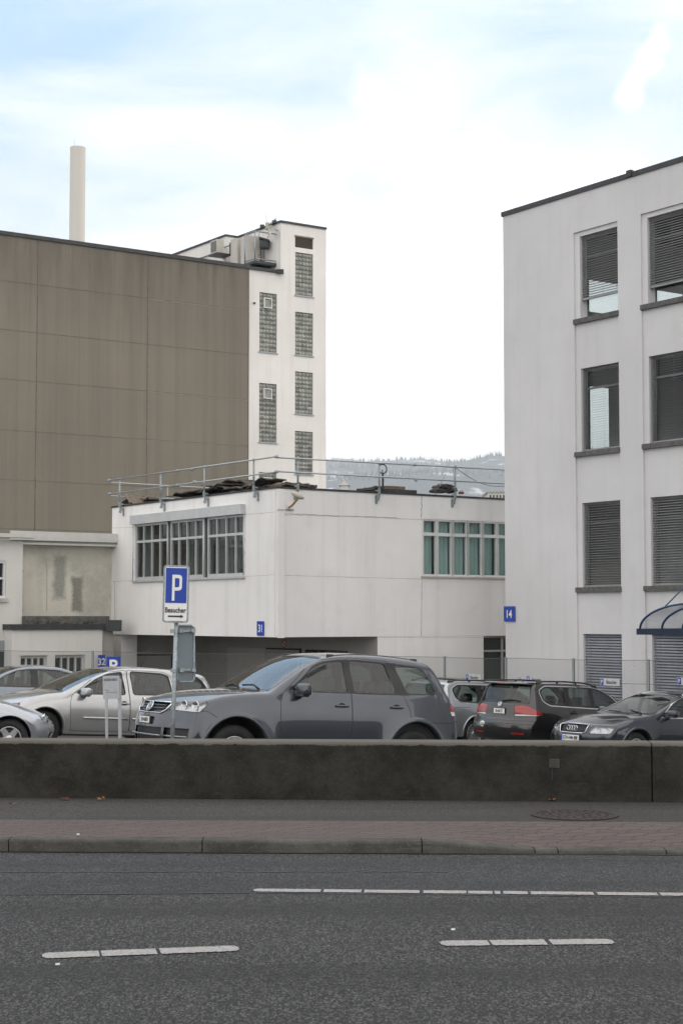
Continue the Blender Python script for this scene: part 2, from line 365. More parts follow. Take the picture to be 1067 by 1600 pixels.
def pavers():
    m, t, b, N, L = nodes('interlocking_pavers')
    P = N('ShaderNodeTexCoord').outputs['Object']
    s = N('ShaderNodeSeparateXYZ'); L(P, s.inputs[0])
    def wav(src, k, a, ph=0):
        q = N('ShaderNodeMath', operation='MULTIPLY_ADD'); L(src, q.inputs[0]); q.inputs[1].default_value = k; q.inputs[2].default_value = ph
        r = N('ShaderNodeMath', operation='SINE'); L(q.outputs[0], r.inputs[0]); return mixf(N, L, r.outputs[0], a)
    x = N('ShaderNodeMath', operation='ADD'); L(s.outputs[0], x.inputs[0]); L(wav(s.outputs[1], 2 * pi / .125, .022), x.inputs[1])
    y = N('ShaderNodeMath', operation='ADD'); L(s.outputs[1], y.inputs[0]); L(wav(s.outputs[0], 2 * pi / .23, .02), y.inputs[1])
    cb = N('ShaderNodeCombineXYZ'); L(x.outputs[0], cb.inputs[0]); L(y.outputs[0], cb.inputs[1])
    br = N('ShaderNodeTexBrick'); br.offset = .5; L(cb.outputs[0], br.inputs['Vector'])
    br.inputs['Scale'].default_value = 1; br.inputs['Brick Width'].default_value = .23; br.inputs['Row Height'].default_value = .125
    br.inputs['Mortar Size'].default_value = .006; br.inputs['Mortar Smooth'].default_value = .3; br.inputs['Bias'].default_value = 0
    br.inputs['Color1'].default_value = (.072, .053, .049, 1); br.inputs['Color2'].default_value = (.090, .067, .061, 1); br.inputs['Mortar'].default_value = (.018, .017, .016, 1)
    base = mixc_(N, L, mixf(N, L, ramp(N, L, noise(N, L, P, 60, 4, .8), .5, .7), .45), br.outputs[0], (.17, .14, .13))
    base = mixc_(N, L, mixf(N, L, ramp(N, L, noise(N, L, P, 3, 5, .7), .45, .75), .4), base, (.06, .052, .05))
    L(base, b.inputs['Base Color']); b.inputs['Roughness'].default_value = .9
    iv = N('ShaderNodeMath', operation='SUBTRACT'); iv.inputs[0].default_value = 1; L(br.outputs[1], iv.inputs[1]); bump(N, L, b, iv.outputs[0], .8, .01)
    return m
M_pave = pavers()
def hillmat(c0, c1, snow):
    m, t, b, N, L = nodes('wooded_hill')
    P = N('ShaderNodeTexCoord').outputs['Object']
    base = mixc_(N, L, ramp(N, L, noise(N, L, P, .05, 6, .75), .35, .65), c0, c1)
    if snow:
        base = mixc_(N, L, ramp(N, L, noise(N, L, P, .0075, 7, .62, .4, sc=(.6, 1, 1.6)), .575, .63), base, (.75, .77, .8))
    L(base, b.inputs['Base Color']); b.inputs['Roughness'].default_value = .95; return m
M_hill = hillmat((.03, .042, .045), (.08, .095, .10), True); M_tree = hillmat((.04, .055, .055), (.07, .085, .085), False)  # forest tones raised and bluish, standing in for part of the haze
# ================================================================== GROUND, ROAD, FOOTWAY
def sheet(name, xs, ys, zf, m, kind='structure'):
    bm = bmesh.new(); g = [[bm.verts.new((x, y, zf(x, y))) for y in ys] for x in xs]
    for i in range(len(xs) - 1):
        for j in range(len(ys) - 1): bm.faces.new((g[i][j], g[i + 1][j], g[i + 1][j + 1], g[i][j + 1]))
    bmesh.ops.recalc_face_normals(bm, faces=bm.faces)
    if sum(f.normal.z for f in bm.faces) < 0: bmesh.ops.reverse_faces(bm, faces=bm.faces)
    o = ob(name, bm, m, recalc=False); o['kind'] = kind; return o
def lerp(a, b, t): return a + (b - a) * t
def WY(x): return lerp(14.98, 14.62, (x + 3.07) / 6.07)          # front foot of the parapet wall at x
def KY(x): return 12.22 - .033 * (x + 2.5)                         # front of the kerb
def KH(x):                                                         # kerb height, dropping towards the right
    t = min(1, max(0, (x - .58) / .85)); t = t * t * (3 - 2 * t); return lerp(.088, .030, t)
def terrain(x, y):
    if y < 16: return -.62
    z = ground(max(-14, min(14, x)), min(y, 62)); return z
gx = [-6000, -1500, -400, -120, -60] + [-40 + 4 * i for i in range(21)] + [60, 120, 400, 1500, 6000]
gy = [-300, -60, -10, 5, 14.9, 16] + [18 + 3 * i for i in range(16)] + [80, 120, 300, 900, 2000, 6000, 13000]
sheet('ground', gx, gy, lambda x, y: terrain(x, y) if y > 15.5 else -1.0, M_lot)
seamL = onz(0, 1399, 0); seamR = onz(1067, 1404, 0)
def SY(x): return lerp(seamL.y, seamR.y, (x - seamL.x) / (seamR.x - seamL.x))
rx = [-60, -20, -8, -4, -2, 0, 2, 4, 8, 20, 60]
bm = bmesh.new()
for i in range(len(rx) - 1):
    a, b = rx[i], rx[i + 1]
    quad(bm, (a, -7, 0), (b, -7, 0), (b, SY(b), 0), (a, SY(a), 0), 0)
    quad(bm, (a, SY(a), 0), (b, SY(b), 0), (b, KY(b) + .1, 0), (a, KY(a) + .1, 0), 1)
bmesh.ops.remove_doubles(bm, verts=bm.verts, dist=1e-4)
for f in bm.faces:
    if f.normal.z < 0: f.normal_flip()
struct(ob('road', bm, [M_road, M_roadb], recalc=False))
# tar seams in the carriageway
def ribbon(bm, pts, w0, z, mi=0, jit=0):
    P = [Vector((p[0], p[1])) for p in pts]; L_ = []; R_ = []
    for i, p in enumerate(P):
        t = (P[min(i + 1, len(P) - 1)] - P[max(i - 1, 0)]).normalized(); n = Vector((-t.y, t.x)); ww = w0[i] if isinstance(w0, list) else w0
        L_.append(bm.verts.new((*(p + n * (ww / 2 + random.uniform(-jit, jit))), z))); R_.append(bm.verts.new((*(p - n * (ww / 2 + random.uniform(-jit, jit))), z)))
    for i in range(len(P) - 1): bm.faces.new((R_[i], R_[i + 1], L_[i + 1], L_[i])).material_index = mi
bm = bmesh.new()
def seam(p0, p1, w_, z, n=40, amp=.006):
    a = onz(*p0, 0); b = onz(*p1, 0)
    ribbon(bm, [(lerp(a.x, b.x, k / n), lerp(a.y, b.y, k / n) + random.uniform(-amp, amp)) for k in range(n + 1)], w_, z, 0, .004)
seam((-300, 1402), (396, 1396), .022, .004); seam((396, 1396), (1300, 1406), .016, .004)
seam((-200, 1364), (700, 1363), .02, .004, 70, .018); seam((700, 1341), (1200, 1347), .012, .004, 60, .02)
struct(ob('road_seam', bm, M_seam))
# worn white markings: each painted bar with its cracks is one surface
def marking(name, p0, p1, wid, gaps, label, z=.005, taper=True):
    a = onz(*p0, 0); b = onz(*p1, 0); d = (b - a); Lg = d.length; d.normalize(); n = Vector((-d.y, d.x, 0)); bm = bmesh.new()
    N_ = int(Lg / .006); prev = None
    for k in range(N_ + 1):
        s = Lg * k / N_
        ing = False
        for g0 in gaps:
            if abs(s - g0[0] * Lg) < max(.0031, g0[1] * .34): ing = True
        if ing: prev = None; continue
        e = 1.0
        if taper: e = min(1, .45 + min(s, Lg - s) / .04)
        u = wid / 2 * e + random.uniform(-.010, .004); l = wid / 2 * e + random.uniform(-.010, .004)
        p = a + d * s; q = (bm.verts.new((p.x + n.x * u, p.y + n.y * u, z)), bm.verts.new((p.x - n.x * l, p.y - n.y * l, z)))
        if prev: bm.faces.new((prev[1], q[1], q[0], prev[0]))
        prev = q
    return struct(ob(name, bm, M_paint))
marking('lane_line', (396, 1392.5), (1500, 1403.5), .115, [(.10, .02), (.158, .012), (.242, .022), (.308, .010), (.345, .010), (.357, .012), (.396, .012), (.49, .022), (.58, .01), (.7, .02), (.85, .02)], '')
marking('lane_dash', (66, 1495.5), (373, 1483.5), .15, [(.585, .012), (.29, .004)], '')
marking('lane_dash', (688, 1476), (958, 1473), .145, [(.285, .012), (.62, .028)], '')
# kerb stones
xk = sorted(set([-40, -20, -10, -6] + [-6 + .2 * i for i in range(61)] + [8, 12, 20, 40]))
joints = [onz(px, 1320, .05).x for px in (14, 317, 658, 832, 868, 1034)]
bm = bmesh.new()
def kerbseg(x0, x1):
    xs = [x0] + [x for x in xk if x0 + .02 < x < x1 - .02] + [x1]; rows = []
    for x in xs:
        h = KH(x); y = KY(x); t = min(1, max(0, (x - .58) / .85)); dep = .15
        rows.append([bm.verts.new(v) for v in ((x, y, -.05), (x, y + .004, h - .022), (x, y + .008, h - .008), (x, y + .022, h), (x, y + dep, h + .003), (x, y + dep, -.05))])
    for i in range(len(rows) - 1):
        for j in range(5):
            f = bm.faces.new((rows[i][j], rows[i + 1][j], rows[i + 1][j + 1], rows[i][j + 1])); f.smooth = j in (1, 2)
    bm.faces.new(rows[0]); bm.faces.new(rows[-1][::-1])
js = [-40, -20, -12, -8.0, -5.5] + joints + [4.2, 5.6, 7.0, 10, 20, 40]
for i in range(len(js) - 1): kerbseg(js[i] + .004, js[i + 1] - .004)
struct(ob('kerb', bm, M_kerb))
bm = bmesh.new()
for i in range(len(xk) - 1):                                         # dark strip of uneven width at the kerb's foot
    a, b = xk[i], xk[i + 1]; quad(bm, (a, KY(a) - .03 - random.uniform(0, .02), .004), (b, KY(b) - .03 - random.uniform(0, .02), .004), (b, KY(b) - .001, .004), (a, KY(a) - .001, .004))
struct(ob('gutter', bm, M_seam))
# footway: pavers then asphalt up to the wall
def SWZ(x, t): return lerp(KH(x) + .001, .092 - .004 * max(0, (x - 1) / 3), min(1, t * 1.25))
PB = [(onz(0, 1281.5, .09)), (onz(700, 1282.5, .09)), (onz(1067, 1285, .09))]
def PY(x): return 13.30 - .03 * x
for nm, y0, y1, m in (('footway_pavers', lambda x: KY(x) + .152, PY, M_pave), ('footway', PY, lambda x: WY(x) + .05, M_walk)):
    bm = bmesh.new(); rows = []
    for x in xk:
        r = []
        for j in range(7):
            y = lerp(y0(x), y1(x), j / 6); r.append(bm.verts.new((x, y, SWZ(x, (y - KY(x) - .15) / (WY(x) - KY(x) - .15) * 2.2))))
        rows.append(r)
    for i in range(len(rows) - 1):
        for j in range(6): bm.faces.new((rows[i][j], rows[i + 1][j], rows[i + 1][j + 1], rows[i][j + 1])).smooth = True
    struct(ob(nm, bm, m, recalc=False))
# manhole cover
M_iron = pmat('rusty_iron', (.030, .021, .020), .7, .3, var=.35, scale=14, bs=60)
mc = onz(898, 1274.3, .095); bm = bmesh.new(); zb = .0965
lathe(bm, [(.001, zb + .004), (.30, zb + .004), (.305, zb), (.312, zb), (.317, zb + .006), (.352, zb + .006), (.358, zb - .03)], Matrix.Translation((mc.x, mc.y, 0)), 56)
for r_ in (.06, .13, .20, .265):
    for k in range(int(r_ * 90)):
        a = 2 * pi * k / int(r_ * 90); box(bm, (mc.x + r_ * cos(a), mc.y + r_ * sin(a), zb + .006), (.022, .02, .003), 0, Matrix.Rotation(a, 4, 'Z'))
for f in bm.faces: f.smooth = False
mh = ob('manhole_cover', bm, M_iron); tag(mh, 'round rusty iron manhole cover set in the pavement', 'manhole cover')
# leaves
M_leafr = pmat('red_leaf', (.13, .02, .015), .7, var=.3, scale=80); M_leafy = pmat('yellow_leaf', (.20, .10, .035), .7, var=.3, scale=80)
def leaf(px, py, m, sz, lab, z=.10):
    p = onz(px, py, z); bm = bmesh.new(); n = 12; a0 = random.random() * 6
    c = bm.verts.new((p.x, p.y, z + .012)); ring = []
    for k in range(n):
        a = a0 + 2 * pi * k / n; r = sz * (1 if k % 2 else .62) * (1.2 if k % 4 == 1 else 1)
        ring.append(bm.verts.new((p.x + r * cos(a), p.y + r * sin(a) * .8, z + random.uniform(.003, .03))))
    for k in range(n): bm.faces.new((c, ring[k], ring[(k + 1) % n]))
    tag(ob('fallen_leaf', bm, m), lab, 'leaf', 'fallen leaves on the pavement')
leaf(101, 1250, M_leafr, .05, 'dark red curled leaf on the pavement at the foot of the wall')
leaf(158, 1250.5, M_leafy, .04, 'yellow leaf at the wall foot, just right of the dark red leaf')
leaf(20, 1259, M_leafy, .035, 'yellow leaf on the pavement left of the dark red leaf')
leaf(564, 1245.5, M_leafr, .03, 'leftmost of the two tiny leaves by the wall foot below the reserved sign')
leaf(862, 1251.5, M_leafy, .035, 'small orange leaf at the wall foot above the manhole cover')
leaf(857, 1272, M_leafy, .025, 'small leaf lying on the left edge of the manhole cover', .105)
leaf(97, 1325, M_leafy, .035, 'orange leaf in the gutter against the kerb stone', .01)
for px, py, w_, h_, lab in ((708, 1454, .02, .006, 'white scrap on the road above the right pair of lane dashes'), (90, 1508.5, .02, .005, 'pale scrap on the road just below the left lane dash'), (657, 1326, .02, .015, 'tiny scrap in the gutter at the kerb joint in the middle'), (122, 1305, .02, .01, 'tiny white scrap on the left kerb stone')):
    bm = bmesh.new(); p = onz(px, py, .01 if py > 1310 else .092); box(bm, (p.x, p.y, p.z + .004), (w_, h_ * 1.5, .008), 0, Matrix.Rotation(.4, 4, 'Z')); tag(ob('litter_scrap', bm, M_white), lab, 'litter', 'scraps of litter')
# ------------------------------------------------------------------ parapet wall between footway and parking
bm = bmesh.new()
ang = atan2(WY(1) - WY(0), 1); fw = Fr((0, WY(0)), (cos(ang), sin(ang)), (sin(ang), -cos(ang)))
sj = fw.hit(1018.5, 1200)[0]
ztop = lambda s: .606 + .0 * s
for a, b in ((-30, -22), (-22, -14), (-14, -6.5), (-6.5, sj), (sj, 10.5), (10.5, 18), (18, 26)):
    a += .006; b -= .006
    xs = [a + (b - a) * k / 24 for k in range(25)]; rows = []
    for s in xs:
        j = lambda: random.uniform(-.002, .002)
        rows.append([bm.verts.new(fw.pt(s, *q)) for q in ((0, -.2), (0 + j(), .58 + j()), (-.008, .597 + j()), (-.022, .604 + j()), (-.27, .606), (-.285, .59), (-.29, -1.3))])
    for i in range(24):
        for k in range(6): bm.faces.new((rows[i][k], rows[i + 1][k], rows[i + 1][k + 1], rows[i][k + 1])).smooth = k in (1, 2, 4)
    bm.faces.new(rows[0]); bm.faces.new(rows[-1][::-1])
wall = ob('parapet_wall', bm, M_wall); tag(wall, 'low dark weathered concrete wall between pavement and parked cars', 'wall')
bm = bmesh.new(); sp, zp = fw.hit(866, 1193); Mp = fw.mat(sp, .012, zp) @ Matrix.Rotation(R(-3), 4, 'Z')
M_plate = concrete('wall_plate', (.06, .058, .05), (.09, .087, .078))
plate(bm, Mp, .09, .075, .012, .004, 0); 
for k in (-.02, 0, .02): pquad(bm, Mp, -.03, .03, k - .003, k + .003, .0025, 1)
pquad(bm, Mp @ Matrix.Translation((-.015, -.095, -.008)), -.006, .006, -.05, .05, 0, 1)
ob('wall_plate', bm, [M_plate, M_seam], wall)
# ================================================================== OFFICE BUILDING (number 14)
E = Vector((4.64, 47.2)); fo = Fr(E, -U, -V)                       # s grows to the right, towards the camera
bld = empty('office_building', (E.x, E.y, -1.7)); tag(bld, 'white four storey office block with dark blinds and roof edge, at the right', 'building')
def keep(o, p):                                                    # parent keeping world coordinates
    o.parent = p; o.matrix_parent_inverse = Matrix.Translation(-Vector(p.location)) if p.rotation_euler[:] == (0, 0, 0) else p.matrix_world.inverted(); return o
def sz(px, py, fr=fo, n=0): return fr.hit(px, py, n)
zroof = sz(786, 338)[1]; LEN = 41.0; DEP = 11.0  # length drawn out beyond view so its shadow covers street and parking
bays = []; s0 = sz(898, 600)[0]; s1 = sz(967, 600)[0]; s2 = sz(1003.5, 600)[0]; per = s2 - s0; bw = s1 - s0
for k in range(4): bays.append((s0 + per * k, s0 + per * k + bw))
zbt = sz(930, 354)[1]                                              # top of the recessed bays
rows_ = []                                                         # (sill, head)
for ys, yh, px in ((492, 361, 935), (703, 571, 935), (917.5, 784, 935), (None, 991, 935)):
    zh = sz(px, yh, fo, -.05)[1]; zs = sz(px, ys, fo, -.05)[1] if ys else -1.1
    rows_.append((zs, zh))
wo0 = sz(905.5, 600)[0] - s0                                       # window opening starts inside the bay
bm = bmesh.new(); RD = -.22
def face_cells(bm, fr, n, s_0, s_1, z_0, z_1, holes, mi=0):
    ss = sorted(set([s_0, s_1] + [h[i] for h in holes for i in (0, 1)])); zz = sorted(set([z_0, z_1] + [h[i] for h in holes for i in (2, 3)]))
    ss = [s for s in ss if s_0 <= s <= s_1]; zz = [z for z in zz if z_0 <= z <= z_1]
    for i in range(len(ss) - 1):
        for j in range(len(zz) - 1):
            cs = (ss[i] + ss[i + 1]) / 2; cz = (zz[j] + zz[j + 1]) / 2
            if any(h[0] < cs < h[1] and h[2] < cz < h[3] for h in holes): continue
            quad(bm, fr.pt(ss[i], n, zz[j]), fr.pt(ss[i + 1], n, zz[j]), fr.pt(ss[i + 1], n, zz[j + 1]), fr.pt(ss[i], n, zz[j + 1]), mi)
def reveal(bm, fr, h, n0, n1, mi=0, bottom=True):
    a, b, c, d = h
    quad(bm, fr.pt(a, n0, c), fr.pt(a, n1, c), fr.pt(a, n1, d), fr.pt(a, n0, d), mi)
    quad(bm, fr.pt(b, n0, c), fr.pt(b, n0, d), fr.pt(b, n1, d), fr.pt(b, n1, c), mi)
    quad(bm, fr.pt(a, n0, d), fr.pt(a, n1, d), fr.pt(b, n1, d), fr.pt(b, n0, d), mi)
    if bottom: quad(bm, fr.pt(a, n0, c), fr.pt(b, n0, c), fr.pt(b, n1, c), fr.pt(a, n1, c), mi)
ZB = -2.3
bh = [(a, b, ZB, zbt) for a, b in bays]
face_cells(bm, fo, 0, 0, LEN, ZB, zroof, bh)
wins = []
for a, b in bays:
    wh = []
    for (zs, zh) in rows_:
        wh.append((a + wo0, b - .004, zs, zh))
    reveal(bm, fo, (a, b, ZB, zbt), 0, -.05, 0, False)
    face_cells(bm, fo, -.05, a, b, ZB, zbt, wh)
    for h in wh: reveal(bm, fo, h, -.05, RD - .16)
    wins.append(wh)
# other sides, roof, floors, inner far wall with its own windows
n1 = -DEP
fq0, fq1 = fo.hit(922, 650, -DEP), fo.hit(950, 650, -DEP); fz0, fz1 = fo.hit(935, 700, -DEP)[1], fo.hit(935, 606, -DEP)[1]
farh = [(fq0[0], fq1[0], fz0, fz1)] + [h_ for h_ in [(1.2 + 2.535 * k, 2.9 + 2.535 * k, zs + .1, zh) for k in range(15) for (zs, zh) in rows_[:3]] if h_[1] < fq0[0] - .2 or h_[0] > fq1[0] + .2]
face_cells(bm, fo, n1, 0, LEN, ZB, zroof, farh)
fend = Fr(E, V, U); e0, e1 = fend.hit(921, 650)[0], fend.hit(951, 650)[0]
face_cells(bm, fend, 0, 0, DEP, ZB, zroof, [(min(e0, e1), max(e0, e1), fend.hit(935, 702)[1], fend.hit(935, 605)[1]), (fend.hit(918, 470)[0], fend.hit(1066, 450)[0], fend.hit(940, 489)[1], fend.hit(940, 440)[1])]); quad(bm, fo.pt(LEN, 0, ZB), fo.pt(LEN, n1, ZB), fo.pt(LEN, n1, zroof), fo.pt(LEN, 0, zroof))  # wide upper opening added so sky shows pale through the top panes
o = keep(ob('wall', bm, M_office), bld)
bm = bmesh.new(); fbox(bm, fo, -.04, LEN + .04, -DEP - .04, .04, zroof, zroof + .13)
k0 = sz(983, 274)[0]; fbox(bm, fo, k0 - .05, k0 + .12, -.05, .07, zroof + .02, zroof + .19)
keep(ob('roof', bm, M_dark), bld)
bm = bmesh.new()
for zs, zh in rows_[:3]: fbox(bm, fo, .1, LEN - .1, n1 + .1, -.45, zs - .75, zs - .5)
fbox(bm, fo, .1, LEN - .1, n1 + .1, -.45, ZB, ZB + .3)
for k in range(2, 8): fbox(bm, fo, .3 + 5.07 * k, .42 + 5.07 * k, n1 + .1, -.45, ZB, zroof - .1)
keep(ob('floor_slab', bm, M_room), bld)
M_slat = pmat('blind_slat', (.27, .272, .275), .5, .3, var=.15, scale=2); M_slatg = pmat('grey_blind_slat', (.25, .265, .30), .5, .3, var=.08)
def slats(bm, fr, a, b, z0, z1, n, pitch, wid, tilt):
    k = 0; z = z1 - pitch / 2
    while z > z0:
        dz = sin(tilt) * wid / 2; dn = cos(tilt) * wid / 2; t = random.uniform(-.003, .003)
        fr_pts = [fr.pt(a, n + dn, z - dz + t), fr.pt(b, n + dn, z - dz), fr.pt(b, n, z + .006), fr.pt(a, n, z + .006 + t)]
        quad(bm, *fr_pts); quad(bm, fr_pts[3], fr_pts[2], fr.pt(b, n - dn, z + dz), fr.pt(a, n - dn, z + dz + t)); z -= pitch
    for s in (a + (b - a) * .12, a + (b - a) * .55, a + (b - a) * .9):
        tube(bm, [fr.pt(s, n + .02, z0), fr.pt(s, n + .02, z1)], .004, 4)
    fbox(bm, fr, a, b, n - .03, n + .03, z0 - .05, z0)
for bi, wh in enumerate(wins):
    for ri, (a, b, c, d) in enumerate(wh):
        f = bmesh.new(); n = RD; ft = .07
        fbox(f, fo, a, a + ft, n - .06, n, c, d); fbox(f, fo, b - ft, b, n - .06, n, c, d); fbox(f, fo, a + ft, b - ft, n - .06, n, d - ft, d); fbox(f, fo, a + ft, b - ft, n - .06, n, c, c + ft)
        fbox(f, fo, a + ft, b - ft, n - .05, n - .01, c + .02 + (d - c) * .74, c + .07 + (d - c) * .74)
        wo = keep(ob('window', f, M_zinc if ri else M_alu), bld)
        f = bmesh.new(); quad(f, fo.pt(a + ft, n - .03, c + ft), fo.pt(b - ft, n - .03, c + ft), fo.pt(b - ft, n - .03, d - ft), fo.pt(a + ft, n - .03, d - ft)); ob('pane', f, M_glass, wo)
        if ri < 3:
            f = bmesh.new(); fbox(f, fo, a - wo0 + .01 - .02, b + .02, -.2, .045, c - .13, c + .001); ob('sill', f, M_sill, wo)
        if ri == 0: zz0 = sz(935, 459)[1] if bi == 0 else sz(1040, 440)[1]; tl = R(38)
        elif ri == 3: zz0 = c + .1; tl = R(55)
        elif ri == 1: zz0 = c + .06; tl = R(8)
        else: zz0 = c + .06; tl = R(30 if bi else 20)
        f = bmesh.new(); slats(f, fo, a + .015, b - .015, zz0, d - .01, -.13, *((.066, .072) if ri < 3 else (.074, .068)), tl); ob('blind', f, M_slatg if ri == 3 else M_slat, wo)
# a strip lamp lit inside on the third storey
q = fo.pt(sz(1045, 610)[0], -1.6, rows_[1][1] - .55)
bm = bmesh.new(); fbox(bm, fo, s2 + .35, s2 + 1.9, -1.75, -1.6, q.z, q.z + .07)
lampm = pmat('lit_tube', (.9, .8, .6), .5, emit=((1.0, .72, .38), 3.0))
keep(ob('ceiling_lamp', bm, lampm), bld)
# stain patch on the facade
# ------------------------------------------------------------------ blue curved canopy on the office building
M_navy = pmat('navy_steel', (.012, .045, .13), .3, .2, coat=.4); M_navyd = pmat('dark_navy_steel', (.008, .02, .05), .35, .2)
ca, cz = sz(997, 990, fo, 1.5); ctop = sz(1040, 960, fo, .75)[1]
can = empty('entrance_canopy', fo.pt(ca, 0, cz)); tag(can, 'blue arched glass canopy over the door at the right edge', 'canopy')
W2 = 3.6; DC = 1.5
czb = cz
def arc_pt(s_, t):                                                  # a vault: rises from its outer edges; arched along its width
    return s_
ribs = []
bm = bmesh.new(); H = .62
def vault(x, n_): return czb + .1 + H * sqrt(max(0, 1 - ((x - W2 / 2) / (W2 / 2)) ** 2))
for nn in (DC, DC * .5, .03):
    bmr = bmesh.new(); tube(bmr, [fo.pt(ca + .06 + (W2 - .12) * (1 - cos(pi * k / 28)) / 2, nn, vault(W2 * (1 - cos(pi * k / 28)) / 2, nn)) for k in range(29)], .028, 6); keep(ob('rib', bmr, M_navy), can)
prev = None
for k in range(29):
    x = W2 * (1 - cos(pi * k / 28)) / 2; r = [bm.verts.new(fo.pt(ca + .06 + x * (W2 - .12) / W2, nn, vault(x, nn) + .012)) for nn in (.02, DC)]
    if prev: bm.faces.new((prev[0], prev[1], r[1], r[0])).smooth = True
    prev = r
keep(ob('glazing', bm, M_tglass), can)
bm = bmesh.new(); fbox(bm, fo, ca, ca + W2, DC - .05, DC + .06, czb - .03, czb + .12); fbox(bm, fo, ca, ca + .11, .02, DC - .05, czb - .03, czb + .12); fbox(bm, fo, ca + W2 - .11, ca + W2, .02, DC - .05, czb - .03, czb + .12)
keep(ob('gutter_beam', bm, M_navyd), can)
for x in (.75, W2 - .75): bm = bmesh.new(); tube(bm, [fo.pt(ca + x, DC - .1, vault(x, 0)), fo.pt(ca + x + .35, .02, vault(x, 0) + 1.25)], .018, 6); keep(ob('tie_rod', bm, M_navy), can)
# ================================================================== number signs
def number_sign(fr, px, py, wpx, hpx, txt, lab, n=.02, w_=None, h_=None):
    s, z = fr.hit(px, py); a = fr.hit(px - wpx / 2, py)[0]; b = fr.hit(px + wpx / 2, py)[0]
    W_ = w_ or abs(b - a); H_ = h_ or abs(fr.hit(px, py - hpx / 2)[1] - fr.hit(px, py + hpx / 2)[1])
    M = fr.mat(s, n + .012, z); o = empty('number_sign', fr.pt(s, 0, z)); tag(o, lab, 'sign')
    bm = bmesh.new(); plate(bm, M, W_, H_, .014, .01); keep(ob('panel', bm, M_blue), o)
    bm = bmesh.new(); text(bm, txt, H_ * .72, M, .9, bold=.006); keep(ob('numerals', bm, M_white), o)
number_sign(fo, 797, 959.5, 17.5, 24, '14', 'blue sign with white number 14 on the office block corner')
# ================================================================== WORKSHOP BUILDING (number 31)
C31 = Vector((-1.8, 46.0))
fl = Fr(C31, U, -V)                # left facade, s grows to the back-left
fr_ = Fr(C31, V, -U)               # right facade, s grows to the back-right
ws = empty('workshop_building', (C31.x, C31.y, ground(*C31))); tag(ws, 'white flat roofed building with an overhanging upper floor, in the middle', 'building')
zt = fl.hit(431.6, 763)[1]; zs_ = fl.hit(431.6, 996)[1]
sL = fl.hit(174.5, 900)[0]; bLow = fr_.hit(590, 1010)[0]
zt_l = fl.hit(173, 791)[1]
print('31:', zt, zt_l, zs_, sL, bLow, 'office roof', zroof)
LR = 15.0
# openings
la, lb = fl.hit(382, 850)[0], fl.hit(211, 850)[0]; lz0 = fl.hit(300, 903)[1]; lz1 = fl.hit(300, 811)[1]
ra = fr_.hit(659.5, 850)[0]; rz0 = fr_.hit(720, 901)[1]; rz1 = fr_.hit(720, 813)[1]; rb = ra + 6.5
d0 = fr_.hit(755.5, 1030)[0]; dz1 = fr_.hit(770, 994)[1]
bm = bmesh.new()
hl = (la, lb, lz0, lz1); hr = (ra, rb, rz0, rz1); hd = (d0, d0 + 1.6, -2.3, dz1)
face_cells(bm, fl, 0, 0, sL, zs_, zt, [hl]); reveal(bm, fl, hl, 0, -.16)
face_cells(bm, fr_, 0, 0, LR, zs_, zt, [hr]); face_cells(bm, fr_, -.004, bLow, LR, -2.3, zs_ - .004, [hd]); reveal(bm, fr_, hr, 0, -.14); reveal(bm, fr_, hd, 0, -.2)
# soffit, far sides, roof deck
quad(bm, fl.pt(0, 0, zs_), fl.pt(sL, 0, zs_), fl.pt(sL, -bLow, zs_), fl.pt(0, -bLow, zs_))
quad(bm, fl.pt(sL, 0, zs_), fl.pt(sL, -LR, zs_), fl.pt(sL, -LR, zt), fl.pt(sL, 0, zt))
quad(bm, fl.pt(0, -LR, -2.3), fl.pt(sL, -LR, -2.3), fl.pt(sL, -LR, zt), fl.pt(0, -LR, zt))
keep(ob('wall', bm, M_shopwhite, recalc=True), ws)
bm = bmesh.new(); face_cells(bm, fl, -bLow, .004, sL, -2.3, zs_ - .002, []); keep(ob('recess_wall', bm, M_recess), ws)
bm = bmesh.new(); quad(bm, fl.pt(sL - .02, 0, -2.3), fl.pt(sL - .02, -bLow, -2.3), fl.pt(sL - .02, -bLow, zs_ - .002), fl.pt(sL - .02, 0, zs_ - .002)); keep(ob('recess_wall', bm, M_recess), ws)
bm = bmesh.new(); fbox(bm, fl, -.03, sL + .03, -LR, .03, zt, zt + .055); keep(ob('roof', bm, M_dark), ws)
bm = bmesh.new(); fbox(bm, fl, sL - .62, sL - .05, -.62, -.05, -2.3, zs_ - .004); keep(ob('pillar', bm, M_shopwhite), ws)
f = bmesh.new(); fbox(f, fl, .3, sL - .3, -1.7, -1.6, zs_ + .1, zt - .1); fbox(f, fr_, 3.6, LR - .3, -1.3, -1.2, zs_ + .1, zt - .1); fbox(f, fl, .3, sL - .3, -1.6, -.3, zs_ + .02, zs_ + .1); fbox(f, fl, .32, .42, -1.6, -.2, zs_ + .1, zt - .1); keep(ob('added_partition', f, M_room), ws)  # dark walls added close behind the windows to keep the panes dark
